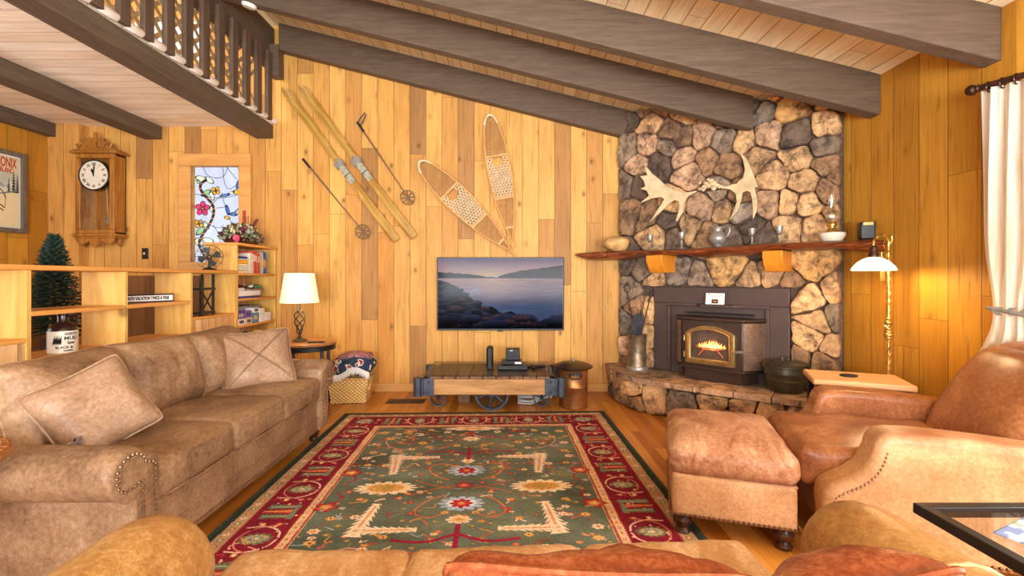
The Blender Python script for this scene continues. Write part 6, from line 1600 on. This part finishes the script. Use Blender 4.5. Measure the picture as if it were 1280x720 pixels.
# games and boxes on the lower shelves
def gamebox(name, label, cat, x, y, z, sx, sy, sz, col, lidcol=None, grp=None, rot=0, art=None):
    t = thing(name, label, cat, (x, y, z), (0, 0, R(rot)), group=grp); m = plain(name + '_card', rgb(*col), .6, var=.08, scale=30)
    bm = bmesh.new(); bx(bm, -sx / 2, sx / 2, -sy / 2, sy / 2, 0, sz * .55); ob('box_base', bm, m, t, bevel=.002)
    bm = bmesh.new(); bx(bm, -sx / 2 - .002, sx / 2 + .002, -sy / 2 - .002, sy / 2 + .002, sz * .45, sz); ob('lid', bm, m if not lidcol else plain(name + '_lid', rgb(*lidcol), .6, var=.1), t, bevel=.002)
    if art:
        bm = bmesh.new(); bx(bm, sx / 2 + .002, sx / 2 + .003, -sy * .3, sy * .3, sz * .25, sz * .75); ob('printed_panel', bm, plain('print', rgb(*art), .6, var=.4, scale=60), t)
gamebox('board_game', 'thin blue box lying under the white games on the second shelf', 'game', -2.74, 4.60, 1.055, .24, .34, .022, (70, 70, 130))
gamebox('board_game', 'wide white game box on the second shelf of the bookcase', 'game', -2.74, 4.60, 1.077, .25, .38, .05, (236, 232, 226), None)
gamebox('board_game', 'smaller white box stacked on the wide white game box', 'game', -2.76, 4.50, 1.127, .2, .16, .03, (226, 222, 214))
bm = bmesh.new(); bx(bm, -.08, .08, -.02, .28, 0, .015); ob('toy_tray', bm, plain('grey_tray', rgb(150, 140, 130), .6), loc=(-2.74, 4.66, 1.1275), label='flat grey tray holding small toys on the white game boxes', cat='tray', bevel=.004)
random.seed(31)
for nm, col in (('red_toys', (170, 40, 40)), ('green_toys', (90, 140, 80)), ('white_toys', (226, 222, 214)), ('black_toys', (50, 46, 44))):
    bm = bmesh.new(); ball(bm, (0, 0, 0), .017, 2, (1, 1.4, .8)); w1 = nm.split('_')[0]
    o1 = ob('toy_piece', bm, plain(nm, rgb(*col), .5), label='small %s toy piece heaped in the tray on the second shelf' % w1, cat='toy', group='%s toys in the shelf tray' % w1)
    for k in range(7):
        o2 = o1 if k == 0 else o1.copy()
        if k: C.objects.link(o2)
        o2.location = (-2.74 + random.uniform(-.05, .07), 4.66 + random.uniform(0, .26), 1.1575 + random.uniform(0, .025)); o2.rotation_euler = (0, 0, random.uniform(0, 3))
gamebox('storage_box', 'large grey lidded box at the back of the third shelf', 'box', -2.78, 4.70, .872, .16, .44, .10, (128, 126, 130), (140, 138, 142))
gamebox('board_game', 'flat white box under the grey box on the third shelf', 'game', -2.78, 4.68, .80, .18, .46, .07, (232, 228, 222))
gamebox('puzzle_box', 'purple and white puzzle box at the near end of the third shelf', 'box', -2.65, 4.44, .862, .08, .12, .062, (96, 62, 130), (96, 62, 130), None, 0, (200, 190, 210))
gamebox('puzzle_box', 'white box with dark print under the purple puzzle box', 'box', -2.65, 4.44, .80, .085, .12, .06, (228, 224, 220), None, None, 0, (84, 70, 100))
gamebox('puzzle_box', 'second purple box standing right of the first purple box', 'box', -2.65, 4.56, .862, .08, .10, .07, (122, 84, 156), None, None, 0, (80, 60, 120))
gamebox('puzzle_box', 'brown and white picture box low on the third shelf', 'box', -2.65, 4.565, .80, .085, .11, .06, (206, 190, 176), None, None, 0, (110, 84, 74))
gamebox('card_game', 'teal blue card box in the middle of the third shelf', 'game', -2.65, 4.69, .80, .08, .12, .10, (70, 126, 156), None, None, 0, (190, 170, 130))
gamebox('card_game', 'white box with dark printing on the teal box', 'game', -2.65, 4.70, .902, .08, .10, .05, (222, 218, 216), None, None, 0, (80, 74, 84))
gamebox('card_game', 'white carton right of the teal box on the third shelf', 'game', -2.65, 4.81, .80, .08, .09, .14, (236, 232, 228), (226, 222, 218))
gamebox('card_game', 'small white carton at the far end of the third shelf', 'game', -2.65, 4.93, .80, .08, .11, .09, (232, 226, 220))
for nm, col in (('yellow_toys', (226, 190, 50)), ('green_toys', (130, 170, 60)), ('red_toys', (190, 50, 40)), ('black_toys', (40, 40, 44)), ('white_toys', (230, 226, 216))):
    bm = bmesh.new(); tube(bm, [(0, -.045, 0), (.01, 0, .006), (0, .045, 0)], [.012, .018, .012], 8); w1 = nm.split('_')[0]
    o1 = ob('toy_stick', bm, plain(nm + '_low', rgb(*col), .5), label='%s toy stick heaped on the lowest visible shelf of the bookcase' % w1, cat='toy', group='%s toys on the low shelf' % w1)
    for k in range(7):
        o2 = o1 if k == 0 else o1.copy()
        if k: C.objects.link(o2)
        o2.location = (-2.70 + random.uniform(-.05, .06), 4.7 + random.uniform(-.24, .24), .585 + random.uniform(0, .11)); o2.rotation_euler = (random.uniform(-.5, .5), 0, random.uniform(0, 3))

# stone jug on the deep shelf
jg = thing('stoneware_jug', 'brown and cream stoneware jug with black lettering on the open shelf', 'jug', (-2.72, 2.79, .80))
bm = bmesh.new(); lathe(bm, [(.064, 0), (.07, .006), (.07, .135)], 40); ob('jug_body', bm, plain('cream_glaze', rgb(226, 216, 196), .3, var=.05), jg)
bm = bmesh.new(); lathe(bm, [(.07, .135), (.068, .15), (.05, .172), (.03, .182), (.026, .19), (.026, .225), (.031, .23), (.03, .24), (.02, .24)], 40); ob('jug_shoulder', bm, plain('brown_glaze', rgb(50, 30, 22), .2, var=.1), jg)
bm = bmesh.new(); tube(bm, [(.02, .02, .225), (.045, .045, .215), (.05, .05, .185), (.045, .04, .165)], .007, 8); ob('jug_handle', bm, plain('brown_glaze_handle', rgb(50, 30, 22), .2, var=.1), jg)
def wrap_text(s, size, R_, z, a0, parent, sx=1.0, bold=.0006):
    me = text_mesh(s, size, .0006, sx=sx, bold=bold)
    for v in me.vertices:
        a = a0 + v.co.x / R_; rr = R_ + .0005 + v.co.z; v.co = Vector((rr * math.cos(a), rr * math.sin(a), z + v.co.y))
    ob('lettering', me, m_black, parent, smooth=0)
va = math.atan2(-2.79, 2.72)
wrap_text("SEED'S", .022, .07, .118, va + .55, jg); wrap_text('MUD', .03, .07, .092, va + .55, jg); wrap_text('Spar', .022, .07, .066, va + .55, jg); wrap_text('BLACK &', .02, .07, .038, va + .1, jg); wrap_text('WHITE', .014, .07, .018, va + .35, jg)
bm = bmesh.new()
for k in range(9):
    a = va - .62 + .06 * k; h_ = .02 + .018 * math.sin(k * 1.3) ** 2
    tube(bm, [(.0705 * math.cos(a), .0705 * math.sin(a), .062), (.0708 * math.cos(a + .06), .0708 * math.sin(a + .06), .075 + h_)], [.004, .0008], 5)
for k in range(6): tube(bm, [(.0705 * math.cos(va - .68 + .1 * k), .0705 * math.sin(va - .68 + .1 * k), .055 + .003 * (k % 2)), (.0705 * math.cos(va - .60 + .1 * k), .0705 * math.sin(va - .60 + .1 * k), .06)], .0015, 5)
ob('printed_sketch', bm, m_black, jg)
# vacation sign
sg = thing('wooden_sign', 'long black and white lettered sign standing on the open shelf', 'sign', (-2.745, 3.385, 1.07), (0, 0, R(69.4)))
SL = .50
bm = bmesh.new(); bx(bm, -SL / 2, SL / 2, 0, .018, 0, .062); ob('sign_board', bm, m_black, sg, bevel=.002)
bm = bmesh.new(); bx(bm, -SL / 2 + .008, SL / 2 - .008, -.002, 0, .010, .052); ob('white_face', bm, m_white, sg)
me = text_mesh('I NEED A SIX MONTH VACATION TWICE A YEAR', .034, .0006, sx=.57, bold=.0014); me.transform(Matrix.Rotation(R(90), 4, 'X')); ob('lettering', me, m_black, sg, loc=(0, -.003, .031), smooth=0)
# black iron stand on the far low shelf
t = thing('iron_stand', 'black iron trestle stand in the far low cell of the open shelf', 'stand', (-2.735, 4.06, .928))
bm = bmesh.new()
for x in (-.05, .05): bx(bm, x - .008, x + .008, -.09, -.07, 0, .30); bx(bm, x - .008, x + .008, .07, .09, 0, .36)
ob('upright', bm, m_blackm, t)
bm = bmesh.new(); tube(bm, [(.05, -.08, .02), (.05, .08, .22)], .007, 6); tube(bm, [(.05, .08, .02), (.05, -.08, .22)], .007, 6); bx(bm, -.06, .06, -.10, .10, .22, .24); bx(bm, -.06, .06, -.10, .10, .012, .03); ob('cross_brace', bm, m_blackm, t)

# ------------------------------------------------------------------ little fir tree on a cabinet behind the shelf
t = thing('small_cabinet', 'small dark wooden stand behind the open shelf under the fir tree', 'cabinet', (-3.42, 3.45, 0))
bm = bmesh.new(); bx(bm, -.2, .2, -.2, .2, .70, .73); bx(bm, -.18, .18, -.18, .18, .30, .32); ob('stand_top', bm, m_darkwood, t, bevel=.004)
for a, b in ((-.17, -.17), (.17, -.17), (-.17, .17), (.17, .17)): bm = bmesh.new(); bx(bm, a - .015, a + .015, b - .015, b + .015, 0, .70); ob('leg', bm, m_darkwood, t)
tree = thing('artificial_fir_tree', 'small dark green artificial fir tree rising behind the open shelf', 'tree', (-3.40, 3.42, .73))
bm = bmesh.new(); tube(bm, [(0, 0, .0), (0, 0, .80)], [.016, .004], 8); ob('trunk', bm, m_darkwood, tree)
bm = bmesh.new(); lathe(bm, [(.07, 0), (.08, .09), (.07, .09), (.0, .08)], 20); ob('tree_pot', bm, m_darkwood, tree)
bm = bmesh.new(); random.seed(17)
for k in range(330):
    q = (k / 330) ** .85; z = .12 + .70 * q; Lb = (.185 * (1 - q) ** .75 + .02) * random.uniform(.75, 1.1); a = k * 2.399; dz = -.02 + .05 * q
    p0 = Vector((0, 0, z)); p1 = p0 + Vector((Lb * math.cos(a), Lb * math.sin(a), dz)); tube(bm, [p0, p1], .0025, 4, cap=False); d = (p1 - p0).normalized()
    for j in range(13):
        c = p0.lerp(p1, .25 + .75 * j / 12); sd = Vector((-d.y, d.x, 0)); 
        for s in (-1, 1):
            e = c + sd * s * .020 + d * .016 + Vector((0, 0, random.uniform(-.018, .014))); w2 = Vector((0, 0, .004))
            bm.faces.new([bm.verts.new(v) for v in (c - w2, c + w2, e)]); bm.faces.new([bm.verts.new(v) for v in (c - d * .003, c + d * .003, e)])
ob('branches', bm, plain('dark_fir_needles', rgb(34, 62, 44), .7, var=.35, scale=14), tree, smooth=0)

# ------------------------------------------------------------------ flower arrangement on the tall bookcase
fa = thing('flower_arrangement', 'dried flower arrangement with a red candle on top of the tall bookcase', 'flower arrangement', (-2.73, 4.66, 1.59))
random.seed(23)
bm = bmesh.new(); lathe(bm, [(.0, 0), (.09, 0), (.10, .03), (.08, .05), (0, .05)], 24, sx=.9, sy=2.0); ob('planter', bm, m_darkwood, fa)
def leaf(bm, c, d, L, W_, droop=.2):
    d = d.normalized(); sd = d.cross(Vector((0, 0, 1))); sd = sd.normalized() if sd.length > .1 else Vector((1, 0, 0)); up_ = sd.cross(d)
    pts = [c, c + d * L * .45 + sd * W_ + up_ * .1 * L, c + d * L - up_ * droop * L, c + d * L * .45 - sd * W_ + up_ * .1 * L]; m_ = c + d * L * .5 - up_ * .02
    v = [bm.verts.new(p) for p in pts]; vm = bm.verts.new(m_)
    for i in range(4): bm.faces.new((v[i], v[(i + 1) % 4], vm))
def rdir(zmin=0): 
    a = random.uniform(0, 2 * math.pi); z = random.uniform(zmin, 1); r_ = math.sqrt(max(0, 1 - z * z)); return Vector((r_ * math.cos(a), r_ * math.sin(a), z))
for nm, col, n, L, W_ in (('green_leaves', (96, 110, 70), 130, .05, .014), ('pale_leaves', (176, 180, 150), 90, .045, .016), ('burgundy_leaves', (92, 30, 42), 100, .05, .014), ('rust_leaves', (170, 96, 50), 50, .045, .012)):
    bm = bmesh.new()
    for k in range(n):
        d = rdir(-.05); c = Vector((d.x * .07, d.y * .19, .04 + abs(d.z) * .08)); leaf(bm, c, d + Vector((0, 0, .1)), L * random.uniform(.7, 1.3), W_)
    ob(nm, bm, plain(nm, rgb(*col), .7, var=.25), fa, smooth=0)
for nm, col, n in (('cream_flowers', (230, 206, 160), 12), ('burgundy_flowers', (120, 34, 50), 10)):
    bm = bmesh.new()
    for k in range(n):
        d = rdir(.1); c = Vector((d.x * .09, d.y * .20, .06 + abs(d.z) * .09))
        for j in range(7): a = j * .9; leaf(bm, c, d + Vector((math.cos(a), math.sin(a), .2)) * .9, .022, .009, 0)
        ball(bm, c, .008, 1)
    ob(nm, bm, plain(nm, rgb(*col), .7), fa, smooth=0)
bm = bmesh.new(); c = Vector((.06, -.19, .035))
for j in range(9): a = j * .7; leaf(bm, c, Vector((.4 + .3 * math.cos(a), math.cos(a), math.sin(a))), .035, .016, 0)
ball(bm, c, .016, 1); ob('pink_flower', bm, plain('pink_flower', rgb(236, 92, 130), .6), fa)
bm = bmesh.new(); tube(bm, [(0, .03, .05), (0, .03, .27)], [.0125, .011], 14); ob('candle', bm, plain('red_candle', rgb(170, 30, 26), .4), fa)
bm = bmesh.new()
for k in range(9): a = random.uniform(-.5, .9); tube(bm, [(0, .08, .08), (.01, .08 + .18 * math.sin(a) * .9, .08 + .17 * math.cos(a) * .9)], .0015, 4)
tube(bm, [(0, .10, .1), (.01, .20, .22)], [.006, .012], 6); fa.scale = (1.25, 1.25, 1.3); ob('dry_sprigs', bm, plain('dry_stem', rgb(110, 60, 44), .7), fa)

# little fan on the low shelf
fn_ = thing('desk_fan', 'small black vintage desk fan on the shelf before the stained glass', 'fan', (-2.72, 4.14, 1.323), (0, 0, R(35)))
bm = bmesh.new(); lathe(bm, [(.0, 0), (.05, 0), (.055, .01), (.03, .022), (.012, .03), (.01, .06)], 24); ob('fan_base', bm, m_blackm, fn_)
bm = bmesh.new(); tube(bm, [(0, .0, .12), (0, .06, .12)], [.022, .026], 16); tube(bm, [(0, .02, .05), (0, .02, .1)], .009, 8); ob('motor', bm, m_blackm, fn_)
bm = bmesh.new()
for r_, y in ((.105, -.035), (.105, -.005), (.07, -.045), (.035, -.05)): tube(bm, [(r_ * math.cos(a), y, .12 + r_ * math.sin(a)) for a in [2 * math.pi * k / 28 for k in range(28)]], .0018, 5, closed=True)
for k in range(12): a = 2 * math.pi * k / 12; tube(bm, [(.01 * math.cos(a), -.05, .12 + .01 * math.sin(a)), (.08 * math.cos(a), -.045, .12 + .08 * math.sin(a)), (.107 * math.cos(a), -.02, .12 + .107 * math.sin(a)), (.09 * math.cos(a), .03, .12 + .09 * math.sin(a))], .0015, 4)
ob('wire_cage', bm, m_blackm, fn_)
bm = bmesh.new()
for k in range(4):
    a0 = k * math.pi / 2 + .4; pts = []
    for r_, da in ((.015, 0), (.05, -.5), (.085, -.45), (.092, 0), (.08, .4), (.045, .35)): pts.append((r_, da))
    prism(bm, pts, lambda p, q: Vector((p[0] * math.cos(a0 + p[1]), -.018 + .012 * p[1] + .002 * q, .12 + p[0] * math.sin(a0 + p[1]))), 1)
ob('blades', bm, m_blackm, fn_)
bm = bmesh.new(); ball(bm, (0, -.025, .12), .014, 2); ob('hub', bm, m_brass, fn_)

# ------------------------------------------------------------------ wall clock
cx0, cz1 = wp(95, 192, 4.95); cx1, cz0 = wp(144, 292, 4.95); cw_, chh = cx1 - cx0, cz1 - cz0
ck = thing('wall_clock', 'tall wooden pendulum wall clock on the back wall under the loft', 'clock', ((cx0 + cx1) / 2, 5.08, cz0))
m_ck = wood('clock_oak', rgb(134, 80, 26), rgb(190, 130, 58), 2, .35, 1, .1); hw = cw_ / 2
bm = bmesh.new(); bx(bm, -hw, -hw + .02, -.12, .01, 0, chh); bx(bm, hw - .02, hw, -.12, .01, 0, chh); bx(bm, -hw, hw, -.12, .01, 0, .02); bx(bm, -hw, hw, -.12, .01, chh - .02, chh); bx(bm, -hw, hw, -.005, .01, 0, chh); ob('clock_case', bm, m_ck, ck, bevel=.003)
bm = bmesh.new()
for s in (-1, 1): bx(bm, s * (hw - .055), s * hw, -.145, -.12, .046, chh - .051)
bx(bm, -hw, hw, -.145, -.12, 0, .045); bx(bm, -hw, hw, -.145, -.12, chh - .05, chh); dr_ = ob('clock_door', bm, m_ck, ck, bevel=.008)
bm = bmesh.new(); bx(bm, -hw + .05, hw - .05, -.132, -.130, .04, chh - .04); ob('door_glass', bm, m_glass, dr_, smooth=0)
bm = bmesh.new(); bx(bm, -hw - .045, hw + .045, -.17, .01, chh, chh + .025); bx(bm, -hw - .02, hw + .02, -.155, .01, chh + .025, chh + .045); ob('cornice', bm, m_ck, ck, bevel=.008)
bm = bmesh.new()
cr = [(-.20, .045), (-.19, .08), (-.15, .12), (-.10, .13), (-.09, .155), (-.06, .175), (-.03, .16), (0, .185), (.03, .16), (.06, .175), (.09, .155), (.10, .13), (.15, .12), (.19, .08), (.20, .045)]
prism(bm, cr, lambda p, q: Vector((p[0], -.14 + .025 * q, chh + p[1])), 1); ob('carved_crest', bm, m_ck, ck, bevel=.005)
bm = bmesh.new()
for s in (-1, 1):
    tube(bm, [(s * (.16 - .11 * k / 20 + .0), -.15, chh + .075 + .03 * math.sin(k * .3)) for k in range(21)], .009, 6); ball(bm, (s * .10, -.15, chh + .15), .018, 2)
    tube(bm, [(s * .17, -.148, chh + .06), (s * .19, -.148, chh + .1)], .012, 6)
lathe(bm, [(.014, .0), (.02, .015), (.014, .03), (.022, .045), (.012, .062), (0, .07)], 16, (0, -.13, chh + .165)); bx(bm, -.025, .025, -.155, -.14, chh + .06, chh + .13)
ob('crest_carving', bm, m_ck, ck)
bm = bmesh.new(); bx(bm, -hw - .03, hw + .03, -.155, .01, -.03, 0); bx(bm, -hw - .01, hw + .01, -.145, .01, -.05, -.03)
n_ = 26; low = [(-hw, -.05)] + [(-hw + 2 * hw * k / n_, -.07 - .045 * abs(math.sin(k / n_ * math.pi * 3)) ** .7 - (.03 if 9 < k < 17 else 0)) for k in range(n_ + 1)] + [(hw, -.05)]
prism(bm, low, lambda p, q: Vector((p[0], -.14 + .02 * q, p[1])), 1); ob('base_moulding', bm, m_ck, ck, bevel=.004)
bm = bmesh.new(); lathe(bm, [(.02, -.05), (.026, -.08), (.016, -.105), (.022, -.12), (0, -.14)], 14, (hw - .02, -.05, 0)); ob('drop_finial', bm, m_ck, ck)
bm = bmesh.new(); lathe(bm, [(.02, -.05), (.026, -.08), (.016, -.105), (.022, -.12), (0, -.14)], 14, (-hw + .02, -.05, 0)); ob('drop_finial', bm, m_ck, ck)
fz = chh - .235; fr_ = .165
bm = bmesh.new(); M_ = Matrix.Translation((0, -.145, fz)) @ Matrix.Rotation(R(90), 4, 'X'); lathe(bm, [(0, 0), (fr_ - .012, 0), (fr_ - .012, .006), (0, .006)], 48, mat=M_); dial = ob('dial', bm, plain('cream_dial', rgb(232, 224, 204), .4, var=.03), ck)
bm = bmesh.new(); lathe(bm, [(fr_ - .013, -.01), (fr_ + .001, -.01), (fr_ + .001, .010), (fr_ - .005, .014), (fr_ - .013, .010), (fr_ - .013, -.01)], 48, mat=M_); ob('bezel', bm, m_iron, dial)
for k, rn in enumerate(['XII', 'I', 'II', 'III', 'IIII', 'V', 'VI', 'VII', 'VIII', 'IX', 'X', 'XI']):
    me = text_mesh(rn, .042, .0005, sx=.8, bold=.0012); a = -2 * math.pi * k / 12
    me.transform(Matrix.Translation((0, -.152, fz)) @ Matrix.Rotation(R(90), 4, 'X') @ Matrix.Rotation(a, 4, 'Z') @ Matrix.Translation((0, .115, 0))); ob('numeral', me, m_black, dial, smooth=0)
for nm, a, L, w2 in (('hour_hand', R(-30 * 11.4), .075, .008), ('minute_hand', R(-4), .11, .005)):
    bm = bmesh.new(); prism(bm, [(-w2 / 2, -.015), (-w2, L * .5), (-w2 * 1.6, L * .7), (0, L), (w2 * 1.6, L * .7), (w2, L * .5), (w2 / 2, -.015)], lambda p, q: Vector((p[0] * math.cos(a) - p[1] * math.sin(a), -.156 - .002 * q, fz + p[0] * math.sin(a) + p[1] * math.cos(a))), 1); ob(nm, bm, m_black, dial)
bm = bmesh.new(); tube(bm, [(.06, -.07, fz), (.085, -.07, .17)], .004, 6); M2 = Matrix.Translation((.088, -.07, .15)) @ Matrix.Rotation(R(90), 4, 'X'); lathe(bm, [(0, -.004), (.04, -.004), (.045, 0), (.04, .004), (0, .004)], 28, mat=M2); ob('pendulum', bm, m_pewter, ck)

# ------------------------------------------------------------------ ski poster on the left wall
py1 = 4.75; pz1 = 1.25 + 153 * 4.80 / F; pz0 = 1.25 + 55 * 4.8 / F
fh = pz1 - pz0; fw_ = .48; pcy = py1 - fw_ / 2; pcz = (pz0 + pz1) / 2 + .0
ps = thing('framed_poster', 'framed vintage skiing poster in a grey wood frame on the left wall', 'poster', (XL + .012, pcy, pcz), (0, 0, R(90)))
# local: x along wall (towards +y world), facing -y local = +x world
NXp, NYp = 200, 300; Up, Vp = np.meshgrid(np.linspace(0, 1, NXp), np.linspace(0, 1, NYp)); pi_ = np.ones((NYp, NXp, 3)) * slin([232, 214, 170])
pi_ = np.where((Vp > .22)[..., None] & (Vp < .55)[..., None], slin([196, 200, 176]), pi_)
mt_ = .5 - .26 * np.exp(-((Up - .35) / .22) ** 2) - .16 * np.exp(-((Up - .8) / .2) ** 2) + .03 * fbm(Up * 12, Vp * 0, 3); pi_[Vp > mt_] = slin([226, 222, 200]); mm = (Vp > mt_) & (fbm(Up * 12 + Vp * 9, Vp * 14, 6) > .56) & (Vp < .6); pi_[mm] = slin([160, 168, 168])
pi_[Vp > .56 - .14 * (Up - .5)] = slin([240, 222, 172])
for (tx, tz, ts) in ((.86, .50, .32), (.74, .50, .2), (.96, .5, .26)):
    for k in range(8):
        v0 = tz - ts * (1 - k / 8); wdt = .014 + .075 * ts / .32 * k / 8; m_ = (np.abs(Up - tx) < wdt * np.clip((Vp - v0) / (ts / 7), 0, 1)) & (Vp > v0) & (Vp < v0 + ts / 7); pi_[m_] = slin([50, 60, 46])
d_ = seg_dist(Up, Vp * 1.4, smooth_pts([(0, 1.0), (.3, .82), (.6, .74), (1, .66)])); pi_[d_ < .012] = slin([120, 130, 120]); 
for pts, wdt, col in (([(.42, .40), (.46, .48), (.42, .56)], .045, (120, 44, 36)), ([(.44, .54), (.50, .62), (.46, .70)], .028, (40, 40, 50)), ([(.40, .54), (.40, .64), (.36, .70)], .028, (40, 40, 50)), ([(.22, .66), (.6, .78)], .010, (90, 50, 30)), ([(.28, .62), (.64, .74)], .010, (90, 50, 30)), ([(.46, .46), (.58, .50), (.66, .60)], .012, (120, 44, 36)), ([(.66, .52), (.64, .72)], .006, (60, 40, 30))):
    d_ = seg_dist(Up, Vp * 1.15, [(a, b * 1.15) for a, b in smooth_pts(pts)]); pi_[d_ < wdt] = slin(col)
pi_[np.hypot(Up - .42, (Vp - .355) * 1.4) < .035] = slin([206, 160, 120]); pi_[(np.hypot(Up - .42, (Vp - .345) * 1.4) < .037) & (Vp < .345)] = slin([40, 50, 90])
ob('poster_print', gridmesh('poster_print', fw_ - .12, fh - .12, pi_), m_paint, ps, loc=(0, -.010, 0), smooth=0)
bm = bmesh.new(); bx(bm, -fw_ / 2 + .03, fw_ / 2 - .03, -.008, 0, -fh / 2 + .03, fh / 2 - .03); ob('mat_board', bm, m_white, ps)
bm = bmesh.new()
for s in (-1, 1): bx(bm, s * (fw_ / 2 - .045), s * fw_ / 2, -.035, 0, -fh / 2, fh / 2); bx(bm, -fw_ / 2 + .045, fw_ / 2 - .045, -.035, 0, s * (fh / 2 - .045), s * fh / 2)
ob('poster_frame', bm, wood('grey_barn_frame', rgb(84, 74, 62), rgb(138, 122, 102), 2, .7, 1, .3), ps, bevel=.004)
m_red = plain('poster_red', rgb(190, 50, 36), .6, var=.05)
me = text_mesh('CHAMONIX', .135, .0006, sx=.42, bold=.002); me.transform(Matrix.Rotation(R(90), 4, 'X')); ob('lettering', me, m_red, ps, loc=(0, -.0115, fh / 2 - .125), smooth=0)
me = text_mesh('MONT-BLANC', .07, .0006, sx=.55, bold=.001); me.transform(Matrix.Rotation(R(90), 4, 'X')); ob('lettering', me, m_red, ps, loc=(0.0, -.0115, fh / 2 - .20), smooth=0)

# a loft wall picture is not visible; leave the loft bare apart from its carpet
bm = bmesh.new(); bx(bm, XL, -2.75, 1.0, YB, 2.99, 3.0); ob('carpet', bm, m_carpet, label='cream carpet covering the loft floor behind the lattice', cat='carpet', smooth=0)
